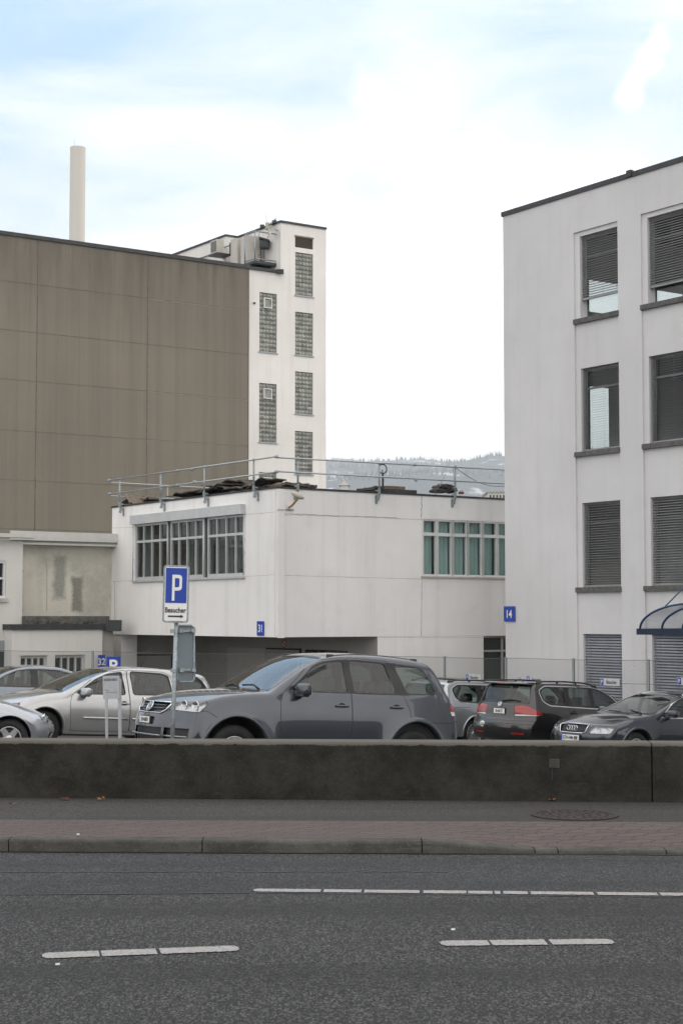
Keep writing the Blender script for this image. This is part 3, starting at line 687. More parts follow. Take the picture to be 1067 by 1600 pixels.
# raised plaster joints and cracks
M_joint = pmat('plaster_joint', (.50, .47, .42), .9, var=.2); M_crack = pmat('plaster_crack', (.22, .21, .19), .9, var=.3)
def jl(fr, p0, p1, w_=.012, mi=0, n=24, amp=.004, off=.004):
    bm = bmesh.new(); a = fr.hit(*p0); b = fr.hit(*p1); pr = None
    d = Vector((b[0] - a[0], b[1] - a[1])).normalized(); q = Vector((-d.y, d.x)) * w_ / 2
    for k in range(n + 1):
        s = lerp(a[0], b[0], k / n) + random.uniform(-amp, amp); z = lerp(a[1], b[1], k / n) + random.uniform(-amp, amp); ww = random.uniform(.6, 1.2)
        c = (bm.verts.new(fr.pt(s + q.x * ww, off, z + q.y * ww)), bm.verts.new(fr.pt(s - q.x * ww, off, z - q.y * ww)))
        if pr: bm.faces.new((pr[0], pr[1], c[1], c[0])).material_index = mi
        pr = c
    keep(ob('plaster_crack' if mi else 'plaster_joint', bm, [M_joint, M_crack]), ws)
jl(fr_, (443, 802), (659, 812), .018); jl(fr_, (441, 899), (659, 905), .014); jl(fr_, (659, 905), (658, 995), .014, 1); jl(fr_, (592, 996), (757, 996), .012)
jl(fr_, (659, 772), (658, 810), .02, 1, 20, .02); jl(fr_, (443, 804), (620, 809), .010, 1, 40, .012, .006)
jl(fl, (174, 825), (209, 824)); jl(fl, (384, 804), (430, 800)); jl(fl, (176, 909), (211, 907)); jl(fl, (384, 901), (430, 898)); jl(fl, (179, 908), (180, 985), .02, 1)
jl(fl, (430.5, 765), (429.5, 994), .014, 0, 60, .005)
bm = bmesh.new()                                                    # pipe casing down the corner
fbox(bm, fr_, .03, .24, .002, .05, zs_ - .02, fr_.hit(437, 801)[1]); fbox(bm, fr_, .03, .24, .002, .06, fr_.hit(437, 796)[1], zt - .02)
keep(ob('corner_casing', bm, M_shopwhite), ws)
# barred window of the left facade (with roller box)
wo = bmesh.new(); n = -.05
H_ = lz1 - lz0; ft = .05
def bar(bm, fr, s, w_, n0, n1, z0, z1, mi=0): fbox(bm, fr, s - w_ / 2, s + w_ / 2, n0, n1, z0, z1, mi)
def lx(px): return fl.hit(px, 860)[0]
grp = [(211, 262), (265.5, 318), (323.5, 382)]; ztr = fl.hit(300, 842)[1]
for a, b in grp:
    A, B = lx(b), lx(a); fbox(wo, fl, A, B, -.10, -.02, lz0, lz0 + .09); fbox(wo, fl, A, B, -.10, -.02, lz1 - .07, lz1); fbox(wo, fl, A, B, -.10, -.015, ztr, ztr + .075)
    for k in range(5):
        s = A + (B - A) * k / 4; bar(wo, fl, min(max(s, A + .045), B - .045), .07 if k in (0, 4) else .042, -.101, -.012, lz0 + .001, lz1 - .001)
wob = keep(ob('window', wo, M_alu), ws); wob['label'] = 'wide barred window under a roller shutter box'
f = bmesh.new(); quad(f, fl.pt(la, -.07, lz0), fl.pt(lb, -.07, lz0), fl.pt(lb, -.07, lz1), fl.pt(la, -.07, lz1)); ob('pane', f, M_glass, wob)
f = bmesh.new()
def curt(fr, f, s0_, s1_, n_, z0, z1, mi):
    N_ = max(4, int((s1_ - s0_) / .05)); pr = None
    for k in range(N_ + 1):
        s = lerp(s0_, s1_, k / N_); nn = n_ + .03 * sin(k * 2.1); c = (f.verts.new(fr.pt(s, nn, z0)), f.verts.new(fr.pt(s, nn, z1)))
        if pr: fc = f.faces.new((pr[0], pr[1], c[1], c[0])); fc.material_index = mi; fc.smooth = True
        pr = c
for a, b, mi in ((214, 224, 0), (225, 234, 1), (237, 246, 1), (248, 262, 1), (265, 279, 1), (281, 296, 0), (297, 309, 0), (311, 319, 0), (323, 338, 0), (339, 354, 0), (356, 369, 0), (370, 382, 0)):
    curt(fl, f, lx(b), lx(a), -.34, lz0, lz1, mi)
ob('curtain', f, [M_curtain, M_brown], wob)
f = bmesh.new()
for a, b in ((la, lb),): fbox(f, fl, a - .06, b + .1, -.02, .07, lz0 - .07, lz0 - .003)
for s in (la - .03, lb + .05, lx(264), lx(321)):
    tube(f, [fl.pt(s, .05, lz0), fl.pt(s, .05, lz1)], .014, 6)
    for k in range(4): tube(f, [fl.pt(s, 0, lz0 + .25 + k * .4), fl.pt(s, .06, lz0 + .25 + k * .4)], .012, 6)
ob('security_bar', f, M_alu, wob)
bm = bmesh.new(); fbox(bm, fl, la - .05, lb + .08, .002, .16, lz1 - .005, lz1 + .28); sb = keep(ob('roller_shutter_box', bm, M_alu), ws)
# window band of the right facade
def rx_(px): return fr_.hit(px, 860)[0]
f = bmesh.new(); zr2 = fr_.hit(660, 834)[1]; pw = (rx_(755) - rx_(659.5)) / 4
k = 0; s = ra
while s < rb - .1:
    e = min(s + pw, rb)
    fbox(f, fr_, s + .002, e - .002, -.12, -.03, rz0, rz0 + .055); fbox(f, fr_, s + .002, e - .002, -.12, -.03, rz1 - .055, rz1); fbox(f, fr_, s + .002, e - .002, -.12, -.028, zr2 - .05, zr2 + .045)
    for x in (s, e): bar(f, fr_, min(max(x, ra + .04), rb - .04), .10 if k % 2 else .075, -.121, -.025, rz0 + .001, rz1 - .001)
    s = e; k += 1
wor = keep(ob('window', f, M_wfr), ws); wor['label'] = 'window band with teal curtains behind white frames'
f = bmesh.new(); quad(f, fr_.pt(ra, -.08, rz0), fr_.pt(rb, -.08, rz0), fr_.pt(rb, -.08, rz1), fr_.pt(ra, -.08, rz1)); ob('pane', f, M_glass2, wor)
f = bmesh.new(); s = ra
k = 0
while s < rb: curt(fr_, f, s + .03, min(s + pw * (1.02 if k % 4 else .9), rb), -.24, rz0, rz1, 0); s += pw; k += 1
ob('curtain', f, M_teal, wor)
f = bmesh.new(); fbox(f, fr_, ra - .05, rb + .05, -.02, .06, rz0 - .05, rz0 - .002); ob('sill', f, M_joint, wor)
# dark glazed door right, door and openings in the recess
M_darkg = pmat('dark_glass', (.016, .02, .02), .08, coat=.3)
f = bmesh.new(); fbox(f, fr_, d0, d0 + 1.6, -.2, -.15, -2.3, dz1); dg = keep(ob('glazed_door', f, M_darkg), ws)
f = bmesh.new()
for s in (d0 + .03, d0 + .82, d0 + 1.57): bar(f, fr_, s, .07, -.148, -.11, -2.3, dz1 - .005)
fbox(f, fr_, d0, d0 + 1.6, -.147, -.112, fr_.hit(770, 1019)[1], fr_.hit(770, 1019)[1] + .06); fbox(f, fr_, d0, d0 + 1.6, -.147, -.112, dz1 - .06, dz1 - .006)
ob('frame', f, M_recess, dg)
fw2 = Fr(fl.pt(0, -bLow, 0).xy, U, -V); fe = Fr(fl.pt(sL - .02, 0, 0).xy, V, -U)
bm = bmesh.new(); M_door = pmat('pale_metal_door', (.42, .41, .38), .6, var=.05)
a, b = fw2.hit(416, 1030)[0], fw2.hit(357, 1030)[0]; z1 = fw2.hit(387, 1013)[1]; fbox(bm, fw2, a, b, .005, .05, -1.6, z1); keep(ob('door', bm, M_door), ws)
bm = bmesh.new(); a, b = fw2.hit(470, 1030)[0], fw2.hit(419, 1030)[0]; z1 = fw2.hit(445, 1014)[1]
fbox(bm, fw2, a, b, .004, .03, -1.6, z1 - .03, 0); fbox(bm, fw2, a - .04, b + .04, .004, .06, z1 - .029, z1 + .02, 1); fbox(bm, fw2, a - .04, a - .001, .004, .06, -1.6, z1 - .03, 1)
keep(ob('door', bm, [M_recess, M_black]), ws)
bm = bmesh.new(); a, b = fw2.hit(543, 1022)[0], fw2.hit(479, 1022)[0]; z1 = fw2.hit(510, 1016)[1]; fbox(bm, fw2, a, b, .006, .03, z1 - .55, z1)
g = keep(ob('window', bm, M_darkg), ws); f = bmesh.new()
for k in range(7): bar(f, fw2, lerp(a, b, k / 6), .04, .03, .05, z1 - .54, z1 - .01)
ob('frame', f, M_plasticgrey, g)
bm = bmesh.new(); a, b = fe.hit(208, 1030)[0], fe.hit(268, 1030)[0]; z1 = fe.hit(235, 1022)[1]; fbox(bm, fe, a, b, .005, .02, -1.6, z1, 0)
for x in (a, b): bar(bm, fe, x, .07, .021, .05, -1.6, z1, 1)
fbox(bm, fe, a + .04, b - .04, .021, .05, z1 - .06, z1 - .001, 1); keep(ob('gate', bm, [M_recess, M_black]), ws)
# no smoking roundel
s, z = fw2.hit(444.5, 1006); Mx = fw2.mat(s, .012, z); bm = bmesh.new(); red = pmat('sign_red', (.4, .03, .03), .4); M_dull = pmat('sign_offwhite', (.5, .48, .45), .5)
ring = lambda r0, r1, z_, mi: [quad(bm, *[Mx @ Vector((r * cos(a_), r * sin(a_), z_)) for r, a_ in ((r0, t0), (r1, t0), (r1, t1), (r0, t1))], mi) for t0, t1 in [(2 * pi * k / 24, 2 * pi * (k + 1) / 24) for k in range(24)]]
ring(.001, .13, 0, 0); ring(.10, .135, .003, 1); quad(bm, *[Mx @ Vector(p) for p in ((-.09, .07, .004), (-.07, .09, .004), (.09, -.07, .004), (.07, -.09, .004))], 1)
pquad(bm, Mx, -.06, .06, -.012, .012, .002, 2); tag(ob('no_smoking_sign', bm, [M_dull, red, M_ink], recalc=False), 'small round no smoking sign on the shaded wall under the overhang', 'sign')
number_sign(fl, 408, 982, 13.2, 21.5, '31', 'blue sign with white number 31 under the barred window', w_=.36, h_=.40)
# flood lamp on the corner
lp = empty('wall_lamp', fr_.pt(.35, 0, fr_.hit(446, 785)[1])); tag(lp, 'cobra head street lamp on a short yellow arm at the white building corner', 'lamp')
s_a, z_a = fr_.hit(451, 793); s_b, z_b = fr_.hit(440, 778)
bm = bmesh.new(); tube(bm, [fr_.pt(s_a, .02, z_a), fr_.pt(s_a - .05, .25, z_a + .04), fr_.pt(s_b + .05, .75, z_b - .06)], .03, 8); keep(ob('arm', bm, pmat('yellow_arm', (.4, .22, .05), .5)), lp)
bm = bmesh.new(); fbox(bm, fr_, s_a - .10, s_a + .15, 0, .03, z_a - .08, z_a - .04); keep(ob('bracket', bm, M_galv), lp)
bm = bmesh.new(); vs = bmesh.ops.create_uvsphere(bm, u_segments=20, v_segments=12, radius=1)['verts']
hc = fr_.pt(s_b - .02, .85, z_b + .02); Mh = Matrix.Translation(hc) @ Matrix.Rotation(R(-20), 4, 'Z') @ Matrix.Rotation(R(28), 4, 'Y') @ Matrix.Diagonal((.20, .13, .085, 1))
for v in vs: v.co = Mh @ v.co
for f_ in bm.faces: f_.smooth = True
hd_ = keep(ob('lamp_head', bm, pmat('lamp_shell', (.40, .37, .32), .5)), lp)
# ---- guard rail round the roof
M_rail = pmat('rail_tube', (.40, .43, .45), .4, .6, var=.2, scale=20)
gr = empty('roof_guard_rail', fl.pt(0, 0, zt)); tag(gr, 'galvanised two bar guard rail round the workshop roof edge', 'railing')
off = .16
def post(fr, px, pyt, pyb, extra=0):
    s, z1_ = fr.hit(px, pyt, off); b = bmesh.new()
    tube(b, [fr.pt(s, off, zt - .02), fr.pt(s, off, z1_)], .026, 8); lean = 0
    fbox(b, fr, s - .035, s + .035, .032, off - .01, zt + .06, zt + .10); fbox(b, fr, s - .028, s + .028, off - .028, off + .028, zt - .02, zt + .14)
    box(b, fr.pt(s, off / 2 + .03, zt - .10), (.06, .07, .22), 0, Matrix.Rotation(atan2(fr.d.y, fr.d.x), 4, 'Z') @ Matrix.Rotation(R(18), 4, 'X')); fbox(b, fr, s - .04, s + .04, .002, .03, zt - .30, zt - .06)
    for zz_ in (z1_, z1_ - .5): box(b, fr.pt(s, off, zz_), (.07, .07, .07), 0, None, .02)
    keep(ob('post', b, M_galv), gr); return s, z1_
for fr, lst in ((fl, ((187, 748.5), (251, 739), (319, 728.5), (396.5, 718))), (fr_, ((465.5, 715), (592.5, 724.5), (711, 728.5)))):
    for px, py in lst: post(fr, px, py, 0)
def rail(pts, r=.024):
    b = bmesh.new(); tube(b, pts, r, 8); keep(ob('rail', b, M_rail), gr)
za = fl.hit(433, 713, off)[1]; zlft = fl.hit(171, 750.5, off)[1]; sE = fl.hit(170.5, 750, off)[0]
zb_ = fl.hit(433, 737, off)[1]; zlb = fl.hit(171, 772, off)[1]
zc = fr_.hit(786, 733, off)[1]; zd = fr_.hit(786, 755, off)[1]; sF = 10.0
rail([fl.pt(sE, off, zlft), fl.pt(-off, off, za)]); rail([fl.pt(sE, off, zlb), fl.pt(-off, off, zb_)])
rail([fr_.pt(-off, off + .03, za - .02), fr_.pt(sF, off, zc)]); rail([fr_.pt(-off, off + .03, zb_ + .02), fr_.pt(sF, off, zd)])
b = bmesh.new()
for fr, px, py in ((fl, 278, 735.5), (fl, 301, 733), (fl, 278, 758), (fl, 304, 753), (fl, 171, 750.5), (fl, 171, 771.5), (fr_, 648, 726), (fr_, 650, 750), (fl, 432, 713.5), (fl, 432, 737)):
    s, z = fr.hit(px, py, off); box(b, fr.pt(s, off, z), (.1, .1, .085), 0, None, .02)
keep(ob('rail_clamp', b, M_galv), gr)
fb = Fr(fl.pt(sL, off, 0).xy, V, U)                                  # return rail along the far-left edge
rail([fb.pt(.1, 0, zlft - .06), fb.pt(7.5, 0, zlft - .10)]); rail([fb.pt(.1, 0, zlb - .05), fb.pt(7.5, 0, zlb - .08)])
for s in (2.2, 6.4):
    b = bmesh.new(); tube(b, [fb.pt(s, 0, zt), fb.pt(s, 0, zlft - .07)], .025, 8); keep(ob('post', b, M_galv), gr)
# cable hanging from a post
a = fr_.hit(712, 731, off); bq = fr_.hit(786, 758, off); b = bmesh.new()
tube(b, [fr_.pt(lerp(a[0], bq[0] + .3, t), off, lerp(a[1], bq[1], t) - .22 * sin(pi * t)) for t in [k / 12 for k in range(13)]], .008, 5)
tube(b, [fr_.pt(a[0] - .1, off, a[1]), fr_.pt(a[0] - .06, off, a[1] - .45)], .006, 4); keep(ob('cable', b, M_black), gr)
# ---- things lying on the roof
def slab(fr, px, py, wpx, hpx, nn, tilt, m, lab, grp, thick=.07, name='roofing_slab', dep=.9):
    s, z = fr.hit(px, py, nn); wv = abs(fr.hit(px + wpx / 2, py, nn)[0] - fr.hit(px - wpx / 2, py, nn)[0]); b = bmesh.new(); seg = 7
    top = []; bot = []
    for i in range(seg + 1):
        r1 = []; r2 = []
        for j in range(4):
            x = (i / seg - .5) * wv + random.uniform(-.04, .04); y = (j / 3 - .5) * dep + random.uniform(-.05, .05); zz = x * tan(tilt) + random.uniform(-.03, .03) + .02 * sin(i * 1.7)
            r1.append(b.verts.new(fr.pt(s + x, nn + y, z + zz + thick / 2))); r2.append(b.verts.new(fr.pt(s + x, nn + y, z + zz - thick / 2)))
        top.append(r1); bot.append(r2)
    for i in range(seg):
        for j in range(3): b.faces.new((top[i][j], top[i + 1][j], top[i + 1][j + 1], top[i][j + 1])); b.faces.new((bot[i][j], bot[i][j + 1], bot[i + 1][j + 1], bot[i + 1][j]))
        b.faces.new((top[i][0], bot[i][0], bot[i + 1][0], top[i + 1][0])); b.faces.new((top[i][3], top[i + 1][3], bot[i + 1][3], bot[i][3]))
    for A, B in ((top[0], bot[0]), (top[-1], bot[-1])):
        for j in range(3): b.faces.new((A[j], A[j + 1], B[j + 1], B[j]))
    o = ob(name, b, m); tag(o, lab, 'slab', grp); return o
gl = 'loose dark roofing sheets heaped on the left of the workshop roof'
LB = 'dark bent roofing sheet in the loose heap on the workshop roof'
for i, (px, py, wp, tl, m) in enumerate(((218, 781, 16, .5, M_debris2), (213, 783, 14, -.2, M_debris), (240, 780.5, 22, 0, M_debris), (300, 772, 36, -.05, M_debris), (318, 770.5, 44, .02, M_debris2), (335, 766.5, 30, -.1, M_debris), (346, 763.5, 38, -.12, M_debris), (352, 760, 34, .1, M_debris2), (360, 758.5, 34, -.15, M_debris), (370, 763, 40, .1, M_debris), (390, 762.5, 46, 0, M_debris2), (405, 758, 26, .35, M_debris), (412, 759.5, 30, -.3, M_debris), (425, 761.5, 30, .05, M_debris2))):
    slab(fl, px, py, wp, 6, -.7 - .25 * (i % 3), tl, m, LB, gl, .032)
slab(fl, 423, 755.5, 9, 4, -1.4, .4, M_white, 'white torn sheet sticking out of the dark roofing heap', gl, .05, dep=.4)
for px, py, wp, tl, m in ((452, 758.8, 36, .0, M_debris2), (470, 761, 28, .05, M_debris)):
    slab(fr_, px, py, wp, 6, -.8, tl, m, 'flat brown roofing sheet on the roof beside the building corner', gl, .08)
for i, (px, py, wp) in enumerate(((694, 768, 28), (692, 765.7, 26), (696, 763.5, 22), (692, 761.3, 18), (695, 759, 10))):
    slab(fr_, px, py, wp, 4, -.7, random.uniform(-.1, .1), M_debris, ('lowest', 'second lowest', 'middle', 'second highest', 'topmost')[i] + ' warped board of the small stack behind the right guard rail post', 'warped boards stacked near the office block', .05, name='warped_board', dep=.5)
s, z = fr_.hit(690, 756, -.7); b = bmesh.new(); tube(b, [fr_.pt(s - .25, -.7, z - .35), fr_.pt(s + .15, -.7, z + .3)], .015, 5); tag(ob('metal_rod', b, M_galv), 'thin rod leaning out of the stack of warped boards', 'rod')
hb = empty('roof_hatch', fr_.pt(fr_.hit(625, 765)[0], -1, zt)); tag(hb, 'low brown roof hatch box beside the black handle on the roof', 'hatch')
a, c = fr_.hit(598, 766, -.8)[0], fr_.hit(651, 766, -.8)[0]; b = bmesh.new(); fbox(b, fr_, a, c, -1.8, -.8, zt + .04, fr_.hit(625, 764.7, -.8)[1]); keep(ob('base', b, M_debris), hb)
b = bmesh.new(); zz = fr_.hit(625, 765, -.8)[1] + .005; fbox(b, fr_, a + .22, c - .32, -1.6, -.95, zz, fr_.hit(620, 759.8, -.95)[1]); keep(ob('lid', b, M_debris2), hb)
s, z = fr_.hit(598, 766, -.4); pj = fr_.pt(s, -.4, zt + .05); ztp = fr_.hit(598, 733.5, -.4)[1]
b = bmesh.new(); tube(b, [pj, (pj.x, pj.y, ztp - .1)], .03, 8); tube(b, [(pj.x, pj.y, ztp - .12)] + [fr_.pt(s + .13 * sin(t) * 1.1, -.4, ztp - .12 + .13 * (1 - cos(t)) * 1.05) for t in [2 * pi * k / 16 for k in range(1, 16)]] + [(pj.x, pj.y, ztp - .12)], .018, 6); tube(b, [fr_.pt(s - .02, -.4, ztp + .0), fr_.pt(s + .03, -.4, ztp - .35)], .016, 6)
box(b, (pj.x, pj.y, zt + .11), (.3, .2, .1)); tag(ob('pallet_truck_handle', b, M_black), 'black upright handle with a looped grip standing on the roof', 'handle')
s, z = fr_.hit(720.5, 770, -.3); b = bmesh.new(); box(b, fr_.pt(s, -.3, z), (.16, .12, .07), 0, None, .015); tube(b, [fr_.pt(s - .05, -.3, z + .03), fr_.pt(s - .05, -.3, z + .08), fr_.pt(s + .05, -.3, z + .08), fr_.pt(s + .05, -.3, z + .03)], .007, 5); tag(ob('toolbox', b, pmat('dull_red', (.16, .04, .035), .6)), 'tiny dull red box with a handle on the roof edge', 'box')
s, z = fr_.hit(581, 762.5, -.5); b = bmesh.new(); slab(fr_, 580, 763.5, 14, 3, -.5, .12, M_debris, 'short dark roofing offcut left of the black handle', 'roofing offcuts', .06)
# ================================================================== FACTORY BLOCK with stair tower
T = Vector((-.7, 75)); ft_ = Fr(T, -V, -U)                           # s grows to the left, towards the camera
fac = empty('factory_building', (T.x, T.y, -2)); tag(fac, 'large beige clad factory block with a white stair tower, at the left', 'building')
sA = ft_.hit(438.5, 500)[0]; sB = ft_.hit(389, 500)[0]; zT = ft_.hit(480, 353.5)[1]; zF = ft_.hit(389, 420)[1]; sZ = 26.0
print('tower', sA, sB, zT, zF)
gbw = [(461, 489, 395, 462), (461, 489, 488, 555), (461, 489, 581, 647), (461, 489, 674, 741), (405, 432.5, 457.5, 550), (405, 432.5, 599, 691), (405, 432.5, 738, 830)]
holes = []
for x0, x1, y0, y1 in gbw:
    xm = (x0 + x1) / 2; holes.append((ft_.hit(x1, 600)[0], ft_.hit(x0, 600)[0], ft_.hit(xm, y1)[1], ft_.hit(xm, y0)[1]))
lv = (ft_.hit(489, 380)[0], ft_.hit(461, 380)[0], ft_.hit(475, 387.5)[1], ft_.hit(475, 371)[1])
bm = bmesh.new()
face_cells(bm, ft_, 0, 0, sA, -3, zT, holes + [lv]); face_cells(bm, ft_, 0, sA, sB, -3, zF, holes)
for h in holes + [lv]: reveal(bm, ft_, h, 0, -.12)
tl_ = Fr(ft_.pt(sA, 0, 0).xy, U, -V)                                 # the tower's left flank going back
sTb = tl_.hit(353, 375)[0]; sTc = tl_.hit(372, 370)[0]
print('flank', sTb, sTc)
zT2 = tl_.hit(352, 367.5)[1]
sQ = tl_.hit(372, 372)[0]; print('sQ', sQ)
face_cells(bm, tl_, 0, 0, sQ, zF - 1, zT, [])
t2 = Fr(tl_.pt(sQ, .66, 0).xy, U, -V)
face_cells(bm, t2, 0, 0, 18, zF - 1, zT - .003, []); quad(bm, t2.pt(0, 0, zF - 1), t2.pt(0, -.8, zF - 1), t2.pt(0, -.8, zT - .003), t2.pt(0, 0, zT - .003))
quad(bm, ft_.pt(0, 0, -3), ft_.pt(0, -12, -3), ft_.pt(0, -12, zT), ft_.pt(0, 0, zT)); quad(bm, ft_.pt(0, -23, -3), ft_.pt(6, -23, -3), ft_.pt(6, -23, zT - .4), ft_.pt(0, -23, zT - .4))
quad(bm, ft_.pt(0, -12, -3), ft_.pt(0, -23, -3), ft_.pt(0, -23, zT - .31), ft_.pt(0, -12, zT - .31))
keep(ob('stair_tower', bm, M_tower), fac)
bm = bmesh.new(); fbox(bm, tl_, -.06, sQ - .05, -sA - .0 + .0, .05, zT, zT + .09); fbox(bm, t2, -.04, 18, -4, .05, zT - .001, zT + .089); keep(ob('tower_roof', bm, M_dark), fac)
bm = bmesh.new(); fbox(bm, ft_, sB + .03, sZ, -.3, .06, -3, zF); 
bei = keep(ob('cladding', bm, M_beige), fac)
quadz = bmesh.new(); quad(quadz, ft_.pt(sA, -.06, zF - .05), ft_.pt(sZ, -.06, zF - .05), ft_.pt(sZ, -24, zF - .05), ft_.pt(sA, -24, zF - .05)); quad(quadz, ft_.pt(sZ, -.3, -3), ft_.pt(sZ, -24, -3), ft_.pt(sZ, -24, zF), ft_.pt(sZ, -.3, zF)); keep(ob('roof', quadz, M_debris), fac)
bm = bmesh.new(); fbox(bm, ft_, sB, sZ + .05, -.35, .12, zF + .001, zF + .16); fbox(bm, ft_, sA - .0, sB - .001, -.35, .10, zF + .001, zF + .12); box(bm, ft_.pt(sA + .10, .12, zF + .05), (.3, .25, .18)); keep(ob('roof_edge', bm, M_dark), fac)
# panel joints of the cladding
M_jd = pmat('cladding_joint', (.13, .12, .10), .9, var=.3); M_jlt = pmat('cladding_joint_pale', (.26, .245, .21), .9, var=.15)
bm = bmesh.new()
for px in (57, 230, 388): s = ft_.hit(px, 600, .06)[0]; bar(bm, ft_, s, .035, .061, .068, -2, zF - .01)
for y in (484, 553.5, 624, 697, 768, 838): 
    z = ft_.hit(380, y, .06)[1]; bm2 = bm; fbox(bm, ft_, sB + .05, sZ, .0605, .066, z, z + .022)
    if y in (484, 697, 624): fbox(bm, ft_, sB + .05, ft_.hit(230, 600, .06)[0], .0605, .067, z - .028, z - .003, 1)
keep(ob('cladding_joint', bm, [M_jd, M_jlt]), fac)
# glass block windows
def gblock():
    m, t, b, N, L = nodes('glass_blocks'); P = N('ShaderNodeTexCoord').outputs['Object']; n1_ = noise(N, L, P, 2.2, 3)
    v = N('ShaderNodeTexWhiteNoise'); sn = N('ShaderNodeVectorMath', operation='SNAP'); L(P, sn.inputs[0]); sn.inputs[1].default_value = (.19, .19, .2); L(sn.outputs[0], v.inputs[0])
    base = mixc_(N, L, v.outputs[0], (.16, .165, .15), (.38, .39, .36)); L(mixc_(N, L, mixf(N, L, ramp(N, L, n1_, .4, .6), .4), base, (.14, .15, .14)), b.inputs['Base Color'])
    b.inputs['Roughness'].default_value = .18; return m
M_gb = gblock(); M_mortar = pmat('block_mortar', (.15, .15, .135), .9)
for h in holes:
    a, b_, c, d = h; w_ = b_ - a; H2 = d - c; nc = 5; nr = round(H2 / .2)
    fb_ = bmesh.new(); fbox(fb_, ft_, a, b_, -.119, -.07, c, d); wg = keep(ob('window', fb_, M_mortar), fac)
    f = bmesh.new(); cw = w_ / nc; ch = H2 / nr
    for i in range(nc):
        for j in range(nr):
            x0, z0 = a + cw * i, c + ch * j; t = random.uniform(-.006, .006)
            P_ = [ft_.pt(x0 + cw * p, -.069 + (.03 if 0.2 < p < .8 and .2 < q < .8 else 0) + t * (p - .5), z0 + ch * q) for q in (.06, .24, .76, .94) for p in (.06, .24, .76, .94)]
            vs = [f.verts.new(p) for p in P_]
            for jj in range(3):
                for ii in range(3): fc = f.faces.new((vs[jj * 4 + ii], vs[jj * 4 + ii + 1], vs[jj * 4 + ii + 5], vs[jj * 4 + ii + 4])); fc.smooth = True
    ob('glass_blocks', f, M_gb, wg)
    f = bmesh.new(); fbox(f, ft_, a - .04, b_ + .04, -.05, .05, c - .05, c - .001); ob('sill', f, M_zinc, wg)
    if h in holes[4:]:
        f = bmesh.new(); x0 = lerp(a, b_, .28); x1 = lerp(a, b_, .74); z1 = d - .22; z0 = z1 - .46
        for q in ((x0, x1, z0, z0 + .04), (x0, x1, z1 - .04, z1), (x0, x0 + .04, z0 + .041, z1 - .041), (x1 - .04, x1, z0 + .041, z1 - .041)): fbox(f, ft_, q[0], q[1], -.06, .02, q[2], q[3])
        fbox(f, ft_, x0 + .04, x1 - .04, -.05, -.025, z0 + .04, z1 - .04, 1); ob('vent_frame', f, [M_wfr, M_gb], wg)
f = bmesh.new(); a, b_, c, d = lv; k = c
while k < d - .03: quad(f, ft_.pt(a, -.02, k), ft_.pt(b_, -.02, k), ft_.pt(b_, -.08, k + .05), ft_.pt(a, -.08, k + .05)); k += .06
fbox(f, ft_, a, b_, -.119, -.1, c, d); fbox(f, ft_, a - .03, b_ + .03, -.05, .03, d + .001, d + .06); keep(ob('louvre_vent', f, pmat('vent_brown', (.16, .14, .12), .6)), fac)
f = bmesh.new(); s, z = ft_.hit(397, 473); fbox(f, ft_, s - .05, s + .05, 0.001, .05, z - .05, z + .03); keep(ob('camera_housing', f, M_plasticgrey), fac)
# chimney
c_ = at(120, 400, 96); rch = 12.2 / F * 96; zch = at(120, 230, 96).z
ch = empty('chimney', (c_.x, c_.y, zF)); tag(ch, 'tall plain pale round chimney rising behind the beige block', 'chimney')
bm = bmesh.new(); lathe(bm, [(rch * 1.03, zF - 6), (rch, zch), (rch - .06, zch), (rch - .06, zch - 1), (0.01, zch - 1)], Matrix.Translation((c_.x, c_.y, 0)), 40); keep(ob('flue', bm, pmat('chimney_shell', (.47, .455, .42), .7, var=.05, scale=.5, sc=(3, 3, .2))), ch)
bm = bmesh.new(); tube(bm, [(c_.x - .2, c_.y, zch - .2), (c_.x - .2, c_.y, zch + .5)], .006, 5); keep(ob('lightning_rod', bm, M_black), ch)
# air conditioning on the tower flank
M_ac = pmat('ac_casing', (.52, .50, .46), .6, var=.06); M_acd = pmat('ac_grille', (.16, .155, .15), .6)
def flankbox(name, px0, px1, py0, py1, n0, n1, m, grille=False, lab=''):
    a = tl_.hit(px1, (py0 + py1) / 2, n1)[0]; b_ = tl_.hit(px0, (py0 + py1) / 2, n1)[0]; z0 = tl_.hit(px0, py1, n1)[1]; z1 = tl_.hit(px0, py0, n1)[1]
    return a, b_, z0, z1
P1 = empty('rooftop_chiller', tl_.pt(2, .8, zF)); tag(P1, 'tall pale ventilation cabinet on the railed platform by the stair tower', 'air conditioner', 'air conditioning units on the stair tower')
zp = zF + .50
c1 = tl_.hit(386, 390, .95)[0]; zc1 = tl_.hit(386, 366.5, .95)[1]; bm = bmesh.new(); fbox(bm, tl_, c1, c1 + .55, .30, .95, zp + .05, zc1); keep(ob('casing', bm, M_ac), P1)
bm = bmesh.new(); fbox(bm, tl_, c1 - .03, c1 - .002, .2, .30, zp + .1, zc1 - .05, 1)
for k in range(9): fbox(bm, tl_, c1 - .04, c1 - .031, .21, .29, zp + .16 + k * (zc1 - zp - .3) / 9, zp + .16 + (k + .55) * (zc1 - zp - .3) / 9, 0)
keep(ob('vent_grille', bm, [M_black, M_ac]), P1)
P1b = empty('ventilation_cabinet', tl_.pt(5, .8, zF)); tag(P1b, 'tall pale cabinet left of the railed platform on the roof', 'air conditioner', 'air conditioning units on the stair tower')
c2 = tl_.hit(371, 390, .95)[0]; zc2 = tl_.hit(371, 371, .95)[1]; bm = bmesh.new(); fbox(bm, tl_, c2, c2 + .6, .30, .95, zF, zc2); keep(ob('casing', bm, M_ac), P1b); bm = bmesh.new(); fbox(bm, tl_, c2 + .08, c2 + .52, .951, .96, zF + .7, zc2 - .2); keep(ob('door_panel', bm, M_ac), P1b)
